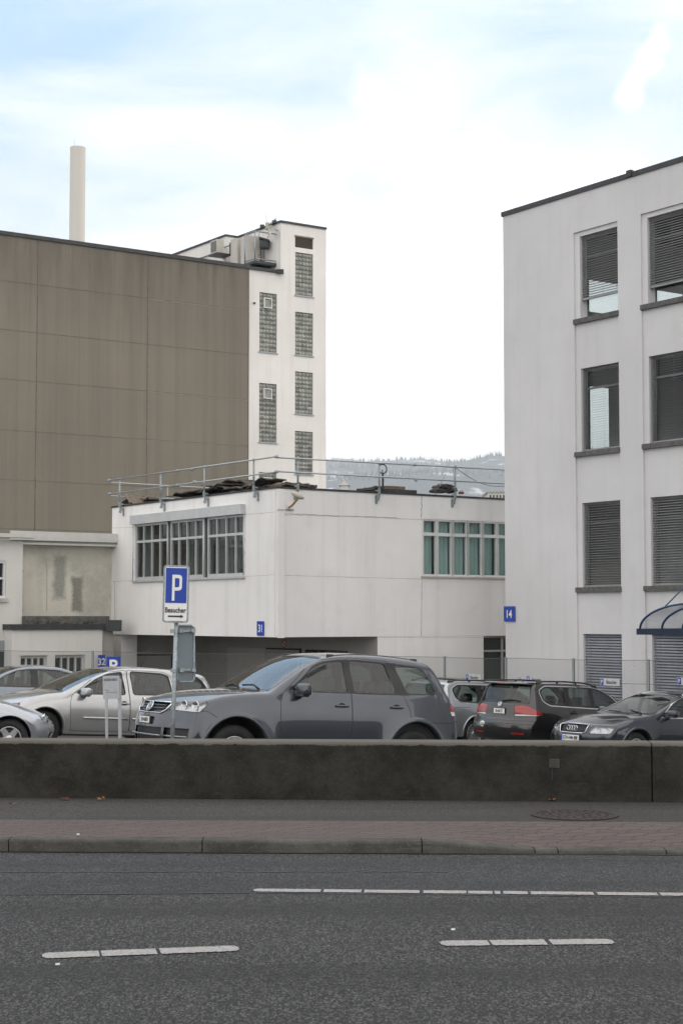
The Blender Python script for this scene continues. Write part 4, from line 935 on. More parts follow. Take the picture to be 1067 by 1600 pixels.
PL = empty('service_platform', tl_.pt(2, .6, zp)); tag(PL, 'steel service platform with a rail hanging on the stair tower flank', 'platform')
bm = bmesh.new(); fbox(bm, tl_, .35, c1 + .9, .02, 1.15, zp - .09, zp + .03)
for k in range(9): fbox(bm, tl_, .4 + k * .42, .46 + k * .42, .04, 1.13, zp - .13, zp - .092)
keep(ob('deck', bm, pmat('platform_steel', (.06, .07, .075), .6, .4)), PL)
bm = bmesh.new()
for s in (.38, c1 - .1): tube(bm, [tl_.pt(s, 1.12, zp), tl_.pt(s, 1.12, zp + 1.35)], .03, 6)
for z in (.12, 1.35): tube(bm, [tl_.pt(.38, 1.12, zp + z), tl_.pt(c1 - .1, 1.12, zp + z)], .028, 6); tube(bm, [tl_.pt(.38, .02, zp + z), tl_.pt(.38, 1.12, zp + z)], .028, 6)
keep(ob('rail', bm, M_zinc), PL)
bm = bmesh.new()
for s in (.45, 1.5): tube(bm, [tl_.pt(s, 1.0, zp + .05), tl_.pt(s, .03, zp + 1.9)], .012, 5); box(bm, tl_.pt(s, .06, zp + 1.92), (.2, .2, .14))
keep(ob('stay', bm, M_plasticgrey), PL)
bm = bmesh.new(); Mm = Matrix.Translation(tl_.pt(.95, .28, zp + .95)); box(bm, Mm.translation, (.42, .36, .4), 0, None, .06); tube(bm, [Mm.translation, Mm.translation + Vector((0, 0, -.9))], .02, 6); box(bm, Mm.translation + Vector((0, 0, .22)), (.5, .5, .06), 0, Matrix.Rotation(.3, 4, 'Y'))
tag(ob('flood_light', bm, M_plasticgrey), 'black flood light on the tower flank above the platform', 'lamp')
P2 = empty('air_conditioner', t2.pt(3.5, .5, zT - 2)); tag(P2, 'small split air conditioner high on the wall, left of the cabinets', 'air conditioner', 'air conditioning units on the stair tower')
s, z = t2.hit(339, 383, .75)
bm = bmesh.new(); fbox(bm, t2, s, s + .6, .38, .75, z - .30, z + .30); keep(ob('casing', bm, M_ac), P2)
bm = bmesh.new(); fbox(bm, t2, s + .06, s + .54, .751, .765, z - .24, z + .24); keep(ob('fan_grille', bm, M_acd), P2)
bm = bmesh.new(); fbox(bm, t2, s - .1, s + .7, .02, .8, z - .40, z - .33); fbox(bm, t2, s - .1, s - .02, .02, .1, z - .33, z + .2); keep(ob('bracket', bm, M_plasticgrey), P2)
bm = bmesh.new(); tube(bm, [t2.pt(s + .8, .05, z - .0), t2.pt(s + 8, .05, z - .0)], .035, 6); tube(bm, [t2.pt(.1, .05, z + .1), t2.pt(s - .1, .05, z + .1)], .03, 6); keep(ob('pipe', bm, M_zinc), P2)
# aerials at the roof edge
AN = empty('satellite_dish', tl_.pt(1.8, .2, zT)); tag(AN, 'small round dish and aerials on the stair tower roof edge', 'aerial')
s, z = tl_.hit(425.5, 358.5, .35); bm = bmesh.new(); Md = tl_.mat(s, .35, z); lathe(bm, [(r_q * .62, z_q) for r_q, z_q in ((.001, 0), (.2, .03), (.33, .09), (.34, .10), (.33, .10), (.2, .04), (.001, .012))], Md, 24); tube(bm, [Md @ Vector((0, 0, -.3)), Md @ Vector((0, .1, .0))], .03, 6); keep(ob('dish', bm, M_ac), AN)
s, z = tl_.hit(418, 353, .2); bm = bmesh.new(); box(bm, tl_.pt(s, .2, z), (.2, .2, .34), 0, None, .04); keep(ob('aerial_box', bm, pmat('greenish_box', (.42, .43, .33), .6)), AN)
bm = bmesh.new(); tube(bm, [tl_.pt(s, .2, z), (tl_.pt(s, .2, z) + Vector((-.1, 0, .6)))], .012, 4); tube(bm, [tl_.pt(s, .2, z), tl_.pt(s - .8, .25, z + .2)], .02, 4); keep(ob('whip_aerial', bm, M_zinc), AN)
# ================================================================== LOW BUILDING with the stained wall, and its annex
PLow = fl.pt(sL, 0, 0).xy; fs = Fr(PLow, -V, -U)                     # s grows to the left
low = empty('low_building', (PLow.x, PLow.y, -1.2)); tag(low, 'low building with a stained cream wall and white gutter, at the left edge', 'building')
sC = fs.hit(17, 900)[0]; zl1 = fs.hit(100, 850)[1]; zg = fs.hit(100, 839)[1]; zbot = -1.6
bm = bmesh.new(); face_cells(bm, fs, 0, -.3, sC, zbot, zl1, []); quad(bm, fs.pt(-.3, 0, zbot), fs.pt(-.3, -9, zbot), fs.pt(-.3, -9, zl1), fs.pt(-.3, 0, zl1)); keep(ob('wall', bm, M_stain), low)
fwing = Fr(fs.pt(sC, .9, 0).xy, U, -V)                                # wing face, seen in shade
zw0 = fwing.hit(5, 935, .02)[1]; zw1 = fwing.hit(5, 877, .02)[1]; wa = fwing.hit(9, 900)[0]
f2 = Fr(fs.pt(sC, .9, 0).xy, -V, -U)
sq0 = f2.hit(9.5, 900)[0]
hw = (sq0, sq0 + 1.5, f2.hit(5, 935)[1], f2.hit(5, 876)[1])
bm = bmesh.new(); face_cells(bm, f2, 0, 0, 6, zbot, zl1, [hw]); reveal(bm, f2, hw, 0, -.15); quad(bm, f2.pt(0, 0, zbot), f2.pt(0, -.9, zbot), f2.pt(0, -.9, zl1), f2.pt(0, 0, zl1)); keep(ob('wing_wall', bm, M_annex), low)
f = bmesh.new(); a, b_, c, d = hw
for q in ((a, b_, c, c + .08), (a, b_, d - .08, d), (a, b_, lerp(c, d, .5), lerp(c, d, .5) + .07)): fbox(f, f2, q[0], q[1], -.12, -.03, q[2], q[3])
for x in (a + .04, (a + b_) / 2, b_ - .04): bar(f, f2, x, .07, -.121, -.028, c + .002, d - .002)
wn_ = keep(ob('window', f, M_wfr), low); f = bmesh.new(); fbox(f, f2, a, b_, -.149, -.121, c, d); ob('pane', f, M_darkg, wn_); f = bmesh.new(); fbox(f, f2, a - .05, b_ + .05, -.02, .06, c - .12, c - .002); ob('sill', f, M_joint, wn_)
M_gut = pmat('white_gutter', (.56, .56, .53), .5, var=.05)
bm = bmesh.new(); fbox(bm, fs, -.02, sC + .5, -9, .34, zl1 + .001, zl1 + .10, 1); fbox(bm, fs, -.02, sC + .2, .345, .42, zl1 + .07, zg + .13, 0); fbox(bm, fs, -.02, sC + .2, .20, .34, zl1 - .06, zl1, 0); fbox(bm, f2, -.3, 6, -.1, .35, zl1 + .101, zl1 + .22, 0)
keep(ob('gutter', bm, [M_gut, M_recess]), low)
M_pipe = pmat('brown_downpipe', (.045, .038, .032), .5, .2)
bm = bmesh.new(); h1 = fs.hit(5, 855, .12); h2 = fs.hit(28.5, 888, .12); h3 = fs.hit(28.5, 958, .12)
tube(bm, [fs.pt(h1[0], .12, h1[1]), fs.pt(h2[0] + .05, .12, h2[1] + .05), fs.pt(h2[0], .12, h2[1] - .05), fs.pt(h3[0], .12, h3[1])], .045, 8)
for zz in (h2[1] - .12, h3[1] + .05): fbox(bm, fs, h2[0] - .13, h2[0] + .13, .05, .19, zz, zz + .05)
keep(ob('downpipe', bm, M_pipe), low)
bm = bmesh.new(); s = fs.hit(73.5, 900)[0]; bar(bm, fs, s, .025, .001, .012, fs.hit(73, 955)[1], fs.hit(73, 858)[1]); keep(ob('expansion_joint', bm, M_joint), low)
# stains on the bare render: two re-rendered strips and a soft grey bloom, in the plaster material itself
def stains():
    t = M_stain.node_tree; bs = t.nodes['Principled BSDF']; src = bs.inputs['Base Color'].links[0].from_socket
    def N(ty, **k):
        n = t.nodes.new(ty)
        for a, v in k.items(): setattr(n, a, v)
        return n
    L = lambda a, b: t.links.new(a, b)
    P = N('ShaderNodeTexCoord').outputs['Object']
    def mth(op, x, y, clamp=False):
        n = N('ShaderNodeMath', operation=op, use_clamp=clamp)
        for i, v in enumerate((x, y)):
            if hasattr(v, 'links'): L(v, n.inputs[i])
            else: n.inputs[i].default_value = v
        return n.outputs[0]
    d = N('ShaderNodeVectorMath', operation='DOT_PRODUCT'); L(P, d.inputs[0]); d.inputs[1].default_value = (-V.x / V.length, -V.y / V.length, 0)
    s = mth('SUBTRACT', d.outputs['Value'], -(PLow.x * V.x + PLow.y * V.y) / V.length); zz = N('ShaderNodeSeparateXYZ'); L(P, zz.inputs[0]); z = zz.outputs[2]
    col = src
    for (x0, y0, x1, y1, c_, amt, soft, wob) in ((85, 869, 101, 935, (.20, .215, .195), .85, .10, .35), (113, 903, 128, 955, (.14, .14, .12), .9, .08, .3), (132, 900, 165, 965, (.26, .26, .23), .6, .5, 1.3), (60, 862, 165, 885, (.24, .25, .22), .5, .35, 1.0)):
        sa, za_ = fs.hit(x0, y0); sb_, zb2 = fs.hit(x1, y1); cs, cz_, hs_, hz_ = (sa + sb_) / 2, (za_ + zb2) / 2, abs(sa - sb_) / 2, abs(za_ - zb2) / 2
        nn = mth('MULTIPLY', mth('SUBTRACT', noise(N, L, P, 2.2, 8, .75), .5), wob)
        e = mth('MAXIMUM', mth('SUBTRACT', mth('ABSOLUTE', mth('SUBTRACT', s, cs), 0), hs_), mth('SUBTRACT', mth('ABSOLUTE', mth('SUBTRACT', z, cz_), 0), hz_)); e = mth('ADD', e, nn)
        m_ = ramp(N, L, e, soft, -soft * .6, 0, amt); col = mixc_(N, L, mth('MULTIPLY', m_, ramp(N, L, noise(N, L, P, 26, 4, .8), .3, .6, .55, 1.0)), col, c_)
    L(col, bs.inputs['Base Color'])
stains()
# annex: one storey, in front of the stained wall
fa = Fr(fs.pt(0, 1.5, 0).xy, -V, -U); xa0 = fa.hit(178, 990)[0]; xa1 = fa.hit(18.5, 990)[0]; za_t = fa.hit(100, 984)[1]
anx = empty('annex_building', fa.pt((xa0 + xa1) / 2, -.7, zbot)); tag(anx, 'single storey white annex with a dark roof edge below the stained wall', 'building')
xd = fa.hit(160, 1000)[0]
wA = [(fa.hit(74, 1030)[0], fa.hit(32, 1030)[0]), (fa.hit(133, 1030)[0], fa.hit(86, 1030)[0])]; zwa = fa.hit(80, 1024)[1]
hs = [(a, b_, -1.0, zwa) for a, b_ in wA]
bm = bmesh.new(); face_cells(bm, fa, 0, xd, xa1, zbot, za_t, hs); [reveal(bm, fa, h, 0, -.22) for h in hs]; quad(bm, fa.pt(xa1, 0, zbot), fa.pt(xa1, -1.5, zbot), fa.pt(xa1, -1.5, za_t), fa.pt(xa1, 0, za_t)); keep(ob('wall', bm, M_annex), anx)
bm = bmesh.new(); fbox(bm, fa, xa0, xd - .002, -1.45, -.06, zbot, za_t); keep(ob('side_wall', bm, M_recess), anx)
for a, b_, c, d in hs:
    f = bmesh.new(); fbox(f, fa, a, b_, -.2, -.12, d - .09, d - .002)
    for k in range(5): bar(f, fa, lerp(a + .03, b_ - .03, k / 4), .055, -.201, -.115, c, d - .004)
    wv = keep(ob('window', f, M_gut), anx); f = bmesh.new(); fbox(f, fa, a, b_, -.219, -.202, c, d); ob('pane', f, M_darkg, wv)
bm = bmesh.new(); fbox(bm, fa, xa0 - .02, xa1 + .05, -1.49, .08, za_t + .001, za_t + .17); box(bm, fa.pt(xa0 + .05, .1, za_t + .12), (.45, .35, .35)); keep(ob('roof_edge', bm, M_dark), anx)
bm = bmesh.new(); a = fa.hit(171, 978, -.3)[0]; b_ = fa.hit(40, 978, -.3)[0]; fbox(bm, fa, a, b_, -.6, -.3, za_t + .171, za_t + .42); keep(ob('roof_upstand', bm, pmat('grey_upstand', (.11, .11, .10), .9, var=.4, scale=6)), anx)
for px, py, wp, th, m, lb_ in ((51, 973, 22, .10, M_debris, 'leftmost weathered board on the annex roof, below the downpipe'), (93, 969.5, 37, .10, M_debris2, 'brown board lying on top of a darker one on the annex roof'), (90, 973, 40, .08, M_debris, 'long dark board under the brown one on the annex roof'), (128, 973, 26, .08, M_debris, 'dark board on the annex roof nearest the weed tuft')):
    slab(fa, px, py, wp, 3, -.5, 0, m, lb_, 'boards on the annex roof', th, 'weathered_board', .4)
bm = bmesh.new(); s, z = fa.hit(165, 973, -.5)
for k in range(420):
    p = fa.pt(s + random.gauss(0, .12), -.5 + random.gauss(0, .08), z - .12 + abs(random.gauss(0, .09))); d = Vector((random.gauss(0, 1), random.gauss(0, 1), random.gauss(.5, 1))).normalized() * .05; e = d.orthogonal().normalized() * .014
    bm.faces.new([bm.verts.new(x) for x in (p - e, p + e, p + d)])
tag(ob('dead_weed', bm, pmat('dead_weed', (.07, .06, .045), .9), recalc=False), 'tuft of dark dead weed on the annex roof corner', 'plant')
number_sign(fa, 155.5, 1034, 9.5, 19, '32', 'blue sign with white number 32 above the silver family car roof', n=.14, w_=.24, h_=.42)
s_, z_ = fa.hit(177.5, 1038)
# blue garage-like shutter left of the annex
bm = bmesh.new(); x0 = f2.hit(16, 1010)[0]; fbox(bm, f2, .12, 3, .004, .05, f2.hit(8, 1018)[1], f2.hit(8, 1001)[1]); keep(ob('fascia', bm, pmat('bluish_fascia', (.25, .29, .30), .5)), low)
bm = bmesh.new(); fbox(bm, f2, .12, 3, .004, .04, zbot, f2.hit(8, 1018)[1] - .01); keep(ob('garage_door', bm, M_darkg), low)
# ================================================================== CHAIN LINK FENCE
M_wire = pmat('fence_wire', (.13, .14, .145), .6, .3)
fen = empty('chain_link_fence', (4.23, 43, ground(4.23, 43))); tag(fen, 'grey chain link fence between the parked cars and the buildings', 'fence')
pc = Vector((1.6, 41.8)); dU = U.normalized()
M_postd = pmat('fence_post', (.17, .19, .20), .5, .4)
def fenceline(a, b, zt_a, zt_b, step, posts):
    A = Vector(a); B = Vector(b); Lf = (B - A).length; d = (B - A) / Lf; bm = bmesh.new(); p = .06; Hh = 1.15
    def P(s, z): q = A + d * s; return Vector((q.x, q.y, lerp(zt_a, zt_b, s / Lf) - z))
    n = Vector((-d.y, d.x, 0)) * .0035
    # diamond mesh wires: two families of diagonals, flat 5 mm ribbons with a twist
    N_ = int((Lf + Hh) / p); r = .0019
    for fam in (0, 1):
        for k in range(N_ + 1):
            s0_ = k * p - Hh; t0 = max(0, -s0_); t1 = min(Hh, Lf - s0_)
            if t1 <= t0: continue
            if fam == 0: q0, q1 = (s0_ + t0, t0), (s0_ + t1, t1)
            else: q0, q1 = (s0_ + t0, Hh - t0), (s0_ + t1, Hh - t1)
            a_ = P(*q0); b_ = P(*q1); t = (b_ - a_).normalized(); w1_ = t.cross(n.normalized()) * r; w2_ = n.normalized() * r
            V4 = [[bm.verts.new(x + w) for w in (w1_, w2_, -w1_, -w2_)] for x in (a_, b_)]
            for i in range(4): bm.faces.new((V4[0][i], V4[0][(i + 1) % 4], V4[1][(i + 1) % 4], V4[1][i]))
    keep(ob('mesh', bm, M_wire, recalc=False), fen)
    bm = bmesh.new()
    for z in (0.0, .55, 1.15): tube(bm, [P(Lf * k / 8, z + (.012 * sin(k * 2.3))) for k in range(9)], .006, 5)
    keep(ob('tension_wire', bm, M_wire), fen)
    for s in posts:
        q = P(s, 0); b2 = bmesh.new(); tube(b2, [(q.x, q.y, ground(q.x, q.y) - .3), (q.x, q.y, q.z + .03)], .035, 8); keep(ob('post', b2, M_postd), fen)
zf = lambda px, py, x, y: at(px, py, y).z
pA = Vector((4.23, 43.0)); pts_ = [pA + (-dU) * 2.56 * k for k in range(-1, 5)]
Lr = (pts_[-1] - pts_[0]).length
fenceline(pts_[0], pts_[-1], at(694, 1027.5, pts_[0].y).z, at(1009, 1031.5, pts_[3].y).z + .03, 0, [2.56 * k for k in range(6)])
eL = Vector((-9.6, 46.0)); Ll = (pts_[0] - eL).length
pl_ = at(146, 1022, 45.9); sp_ = (pl_.xy - eL).length
fenceline(eL, pts_[0], at(0, 1016.5, 46).z, at(694, 1027.5, pts_[0].y).z, 0, [sp_])
# small visitor signs on the fence
ffr = Fr(pA, -dU, -V.normalized())
M_sgn = pmat('small_sign_white', (.50, .51, .52), .5)
def vis(px, py, w_, h_, lab):
    s, z = ffr.hit(px, py); M = ffr.mat(s, .04, z); o = empty('visitor_sign', ffr.pt(s, 0, z)); tag(o, lab, 'sign', 'small visitor signs along the fence')
    b = bmesh.new(); plate(b, M, w_, h_, .012, .008); keep(ob('panel', b, M_sgn), o)
    b = bmesh.new(); pquad(b, M, -w_ / 2 + .01, -w_ / 2 + .115, -h_ / 2 + .01, h_ / 2 - .01, .002, 0); text(b, 'P', h_ * .75, M @ Matrix.Translation((-w_ / 2 + .0625, 0, 0)), .8, 1, .002, .004); keep(ob('parking_symbol', b, [M_blue, M_white]), o)
    b = bmesh.new(); text(b, 'Besucher', h_ * .70, M @ Matrix.Translation((.06, 0, 0)), .78, 0, .002, .003); keep(ob('lettering', b, M_ink), o)
vis(741, 1058.7, .64, .165, 'visitor sign on the fence above the silver estate, leftmost of the small ones')
vis(837.5, 1062, .64, .165, 'visitor sign on the fence above the black estate car roof'); vis(954.5, 1066, .66, .17, 'visitor sign on the fence in front of the closed grey blind')
vis(1077, 1065, .66, .17, 'visitor sign at the right edge of the photo below the blue canopy')
# larger blue parking sign left
mp_ = at(177.5, 1036, 45.2); o = empty('parking_sign', mp_); tag(o, 'blue sign with a large white P, half hidden behind the silver family car', 'sign')
M = Matrix(((.97, 0, .24, mp_.x), (.24, 0, -.97, mp_.y), (0, 1, 0, mp_.z - .08), (0, 0, 0, 1)))
b = bmesh.new(); plate(b, M, .38, .5, .012, .01); keep(ob('panel', b, M_blue), o); b = bmesh.new(); text(b, 'P', .46, M, 1.0, 0, .012); keep(ob('lettering', b, M_white), o)
b = bmesh.new(); tube(b, [(mp_.x, mp_.y + .05, ground(mp_.x, mp_.y)), (mp_.x, mp_.y + .05, mp_.z)], .025, 8); keep(ob('post', b, M_galv), o)
# ================================================================== VISITOR PARKING SIGN ON ITS POLE
D = 20.4; g0 = at(268, 1150, D); pg = ground(g0.x, D)
ps = empty('parking_sign', (g0.x, D, pg)); tag(ps, 'large blue and white visitor parking sign with arrow on a steel pole', 'sign')
pt_ = at(275.5, 975, D); bm = bmesh.new(); pb = at(269.5, 1150, D); lean = (pt_ - pb) / (pt_.z - pb.z)
base = pb + lean * (pg - pb.z - .2); top = pt_ + lean * .05
tube(bm, [base, top + lean * .3], .027, 14); keep(ob('pole', bm, M_galv), ps)
def cm(px, py, Y, yaw=0):                                            # frame facing the road
    q = at(px, py, Y); a = R(yaw); return Matrix(((cos(a), 0, sin(a), q.x), (sin(a), 0, -cos(a), q.y), (0, 1, 0, q.z), (0, 0, 0, 1)))
k = D / F; M = cm(275, 928.3, D - .05, 6) @ Matrix.Rotation(R(-1.2), 4, 'Z'); sw, sh = 40.5 * k, 90 * k
bm = bmesh.new(); plate(bm, M, sw, sh, .035, .035); pp = keep(ob('sign_frame', bm, M_galv), ps)
bm = bmesh.new(); plate(bm, M, sw - .045, sh - .05, .01, .022, .004); keep(ob('sign_panel', bm, M_white), ps)
bm = bmesh.new(); pquad(bm, M, -sw / 2 + .03, sw / 2 - .03, -.11 * 1.0, sh / 2 - .035, .0065); keep(ob('blue_field', bm, M_blue), ps)
bm = bmesh.new()                                                     # the P, drawn as strokes
px_, py_ = 1.0, 1.0
def pk(x, y): return M @ Vector((x * k, y * k, .009))
sx0 = -6.3; lw = 4.0; yb = -10.5; yt = 30.0; R0 = 11.0
o_ = [(sx0, yt), (sx0 + 10, yt), (sx0 + 13.5, yt - 1), (sx0 + 15.2, yt - 4), (sx0 + 15.2, yt - 20), (sx0 + 13.5, yt - 23.5), (sx0 + 10, yt - 24.7), (sx0 + lw, yt - 24.7)]
i_ = [(sx0 + lw, yt - 5.2), (sx0 + 9.2, yt - 5.2), (sx0 + 10.6, yt - 5.8), (sx0 + 11.1, yt - 7), (sx0 + 11.1, yt - 17.5), (sx0 + 10.6, yt - 19), (sx0 + 9.2, yt - 19.6), (sx0 + lw, yt - 19.6)]
for a in range(7): quad(bm, pk(*o_[a]), pk(*o_[a + 1]), pk(*i_[a + 1]), pk(*i_[a]))
quad(bm, pk(sx0, yt), pk(sx0 + lw, yt - 5.2), pk(sx0 + lw, yb), pk(sx0, yb))
keep(ob('parking_symbol', bm, M_white, recalc=False), ps)
bm = bmesh.new(); text(bm, 'Besucher', 11.2 * k, M @ Matrix.Translation((0, -25.0 * k, 0)), .78, 0, .0022, .009)
Ma = M @ Matrix.Translation((0, -34.7 * k, .009))
pquad(bm, Ma, -11.5 * k, 8.5 * k, -1.25 * k, 1.25 * k); f = bm.faces.new([bm.verts.new(Ma @ Vector(p)) for p in ((8 * k, -3 * k, 0), (12.5 * k, 0, 0), (8 * k, 3 * k, 0))])
keep(ob('lettering', bm, M_ink, recalc=False), ps)
# the second sign, seen from behind, on the same pole
M_back = pmat('sign_back', (.16, .20, .225), .45, .3, var=.08)
M2 = cm(290, 1021.5, D + .06, 20) @ Matrix.Rotation(R(1), 4, 'Z'); bw_, bh_ = 27.5 * k, 88 * k
bm = bmesh.new(); plate(bm, M2, bw_, bh_, .014, .03); keep(ob('rear_sign', bm, M_back), ps)
bm = bmesh.new(); q = [(-bw_ / 2 + .03, -bh_ / 2), (bw_ / 2 - .03, -bh_ / 2), (bw_ / 2, -bh_ / 2 + .03), (bw_ / 2, bh_ / 2 - .03), (bw_ / 2 - .03, bh_ / 2), (-bw_ / 2 + .03, bh_ / 2), (-bw_ / 2, bh_ / 2 - .03), (-bw_ / 2, -bh_ / 2 + .03), (-bw_ / 2 + .03, -bh_ / 2)]
tube(bm, [M2 @ Vector((x, y, .006)) for x, y in q], .013, 6); keep(ob('rear_sign_rim', bm, M_galv), ps)
bm = bmesh.new()
for y in (.28, -.20):
    box(bm, M2 @ Vector((0, y, .02)), (bw_ - .03, .03, .025), 0, M2.to_3x3().to_4x4() @ Matrix.Identity(4)); 
    for x in (-.17, -.06, .09): box(bm, M2 @ Vector((x, y, .035)), (.05, .045, .045), 0, M2.to_3x3().to_4x4())
keep(ob('clamp', bm, M_galv), ps)
bm = bmesh.new(); pquad(bm, M2, .045, .075, -bh_ / 2 + .07, -bh_ / 2 + .14, .003); keep(ob('sticker', bm, pmat('sticker', (.25, .2, .2), .5), recalc=False), ps)
# ================================================================== RESERVED SIGN
D2 = 23.0; rs0 = at(174, 1150, D2); rs = empty('reserved_sign', (rs0.x, D2, ground(rs0.x, D2))); tag(rs, 'small white reserved sign on two thin posts behind the wall', 'sign')
k = D2 / F; M = cm(173.5, 1074.5, D2, -10) @ Matrix.Rotation(R(1.5), 4, 'Z'); M_dw = pmat('weathered_white', (.40, .42, .44), .5, var=.08, scale=20)
bm = bmesh.new(); plate(bm, M, 26.5 * k, 36 * k, .02, .004); keep(ob('panel', bm, M_dw), rs)
bm = bmesh.new(); text(bm, 'RESERVIERT', 5.2 * k, M @ Matrix.Translation((0, 12 * k, 0)), .80, 0, .0012, .003)
for i, (x, y, w_) in enumerate(((-1, 0, 1.2), (-6, -4, 7), (1, -7.3, 18))):
    n = int(w_ / 1.6) + 1
    for j in range(n): pquad(bm, M, (x - w_ / 2 + w_ * j / n) * k, (x - w_ / 2 + w_ * (j + .55) / n) * k, (y - .5) * k, (y + .6) * k, .003)
keep(ob('lettering', bm, pmat('faded_ink', (.10, .10, .11), .6), recalc=False), rs)
for x0, y0, w_ in ((166.5, 1091, .036), (187, 1061, .046)):
    a = at(x0 - .3, y0, D2 + .03); bm = bmesh.new(); xb = at(x0 + .5, 1150, D2).x; g_ = ground(xb, D2) - .1
    P_ = []
    for zz, xx in ((g_, xb + .01), (a.z, a.x)):
        P_ += [(xx - w_ / 2, D2 + .01, zz), (xx + w_ / 2, D2 + .01, zz), (xx + w_ / 2, D2 + .05, zz), (xx - w_ / 2, D2 + .05, zz)]
    hexa(bm, P_); keep(ob('post', bm, M_dw), rs)
# ================================================================== WOODED HILLS AND HAZE
def ridge(name, D, pts, depth, seed, m=M_hill):
    random.seed(seed); bm = bmesh.new(); N_ = 90; x0, x1 = pts[0][0], pts[-1][0]; rows = []
    def H(px):
        for (a, ya), (b, yb) in zip(pts, pts[1:]):
            if a <= px <= b: t = (px - a) / (b - a); t = t * t * (3 - 2 * t); return lerp(ya, yb, t)
    ph = [random.uniform(0, 6) for _ in range(6)]
    for i in range(N_ + 1):
        px = lerp(x0, x1, i / N_); top = at(px, H(px) + 1.2 * sin(i * .9 + ph[0]) + .8 * sin(i * 2.3 + ph[1]), D); r = []
        for j in range(13):
            t = j / 12; zz = lerp(-3, top.z, sin(t * pi / 2) ** 1.1) * (1 + .06 * sin(i * .35 + j * .8 + ph[2]) * (1 - t)); Y = D - depth * (1 - t) + 40 * sin(i * .25 + ph[3]) * (1 - t)
            r.append(bm.verts.new((top.x * Y / D, Y, zz)))
        r.append(bm.verts.new((top.x * 1.2, D + depth, -3))); rows.append(r)
    for i in range(N_):
        for j in range(13): bm.faces.new((rows[i][j], rows[i + 1][j], rows[i + 1][j + 1], rows[i][j + 1])).smooth = True
    o = ob(name, bm, m); o['kind'] = 'structure'
    return o
def wood(name, D, pts, seed, lab_n):
    random.seed(seed); bm = bmesh.new(); x0, x1 = pts[0][0], pts[-1][0]
    def H(px):
        for (a, ya), (b, yb) in zip(pts, pts[1:]):
            if a <= px <= b: t = (px - a) / (b - a); t = t * t * (3 - 2 * t); return lerp(ya, yb, t)
    for k in range(1500):
        px = random.uniform(x0, x1); t = abs(random.gauss(0, 1)); p = at(px, H(px) + 1.5 + t * 2, D - t * 90); h = random.uniform(16, 32) * (1.25 if random.random() < .12 else 1); r = h * random.uniform(.16, .30)
        a0 = random.random() * 6; tip = bm.verts.new((p.x, p.y, p.z + h)); rg = [bm.verts.new((p.x + r * cos(a0 + 2 * pi * q / 6) * random.uniform(.6, 1.2), p.y + r * sin(a0 + 2 * pi * q / 6), p.z + random.uniform(0, h * .25))) for q in range(6)]
        for q in range(6): bm.faces.new((tip, rg[q], rg[(q + 1) % 6]))
    o = ob(name, bm, M_tree, recalc=False); o['kind'] = 'stuff'
pf = [(-500, 700), (300, 722), (500, 722), (530, 719), (560, 721), (600, 720), (650, 718), (700, 722), (745, 723), (800, 722), (1500, 700)]
pb_ = [(-500, 720), (400, 730), (690, 728), (730, 722), (752, 716), (775, 711.5), (795, 716), (850, 705), (1500, 690)]
pn = [(-500, 735), (480, 752), (560, 747), (640, 741), (700, 738), (760, 741), (800, 738), (1500, 730)]
ridge('hill', 9200, pf, 1400, 3); wood('ridge_wood', 9200, pf, 5, '')
ridge('hill', 7600, pb_, 1000, 11); wood('ridge_wood', 7600, pb_, 6, '')
ridge('hill', 6000, pn, 800, 21); wood('ridge_wood', 6000, pn, 8, '')
# far roofs just above the workshop roof
M_far = pmat('far_wall', (.6, .58, .54), .8)
for px, py, wp, dd, lab in ((775, 770, 26, 300, 'pale flat roofed building far off, just left of the office block'), (538, 757, 12, 420, 'tiny pale gabled house far off beside the stair tower')):
    p = at(px, py, dd); w_ = wp / F * dd; bm = bmesh.new(); hb_ = empty('distant_building', (p.x, dd, -3)); tag(hb_, lab, 'building')
    fq = Fr((p.x - w_ / 2, dd), (1, 0), (0, -1)); 
    if dd == 300:
        fbox(bm, fq, 0, w_, -10, 0, -3, p.z); keep(ob('wall', bm, M_far), hb_); bm = bmesh.new()
        fbox(bm, fq, -.2, w_ + .2, -10, .2, p.z, p.z + .25); keep(ob('roof', bm, M_recess), hb_)
        for i in range(5): bm = bmesh.new(); fbox(bm, fq, .3 + i * w_ / 5, .3 + i * w_ / 5 + w_ / 9, .001, .05, p.z - 1.4, p.z - .4); keep(ob('window', bm, M_darkg), hb_)
    else:
        fbox(bm, fq, 0, w_, -8, 0, -3, p.z - .2); keep(ob('wall', bm, M_far), hb_); bm = bmesh.new()
        a = [fq.pt(-.3, .4, p.z - .2), fq.pt(w_ + .3, .4, p.z - .2), fq.pt(w_ / 2, .4, p.z + 1.1)]; b_ = [fq.pt(-.3, -8, p.z - .2), fq.pt(w_ + .3, -8, p.z - .2), fq.pt(w_ / 2, -8, p.z + 1.1)]
        quad(bm, a[0], b_[0], b_[2], a[2]); quad(bm, a[1], a[2], b_[2], b_[1]); bm.faces.new([bm.verts.new(v) for v in a]); keep(ob('roof', bm, M_far), hb_)
hz = bmesh.new(); box(hz, (0, 5400, 558), (16000, 11200, 1122))
m = bpy.data.materials.new('haze_air'); m.use_nodes = True; t = m.node_tree; t.nodes.clear(); o_ = t.nodes.new('ShaderNodeOutputMaterial'); pv = t.nodes.new('ShaderNodeVolumePrincipled')
pv.inputs['Color'].default_value = (.84, .92, 1.0, 1); pv.inputs['Density'].default_value = .00015; pv.inputs['Anisotropy'].default_value = .0; t.links.new(pv.outputs[0], o_.inputs['Volume'])
hzo = ob('haze', hz, m); hzo['kind'] = 'stuff'
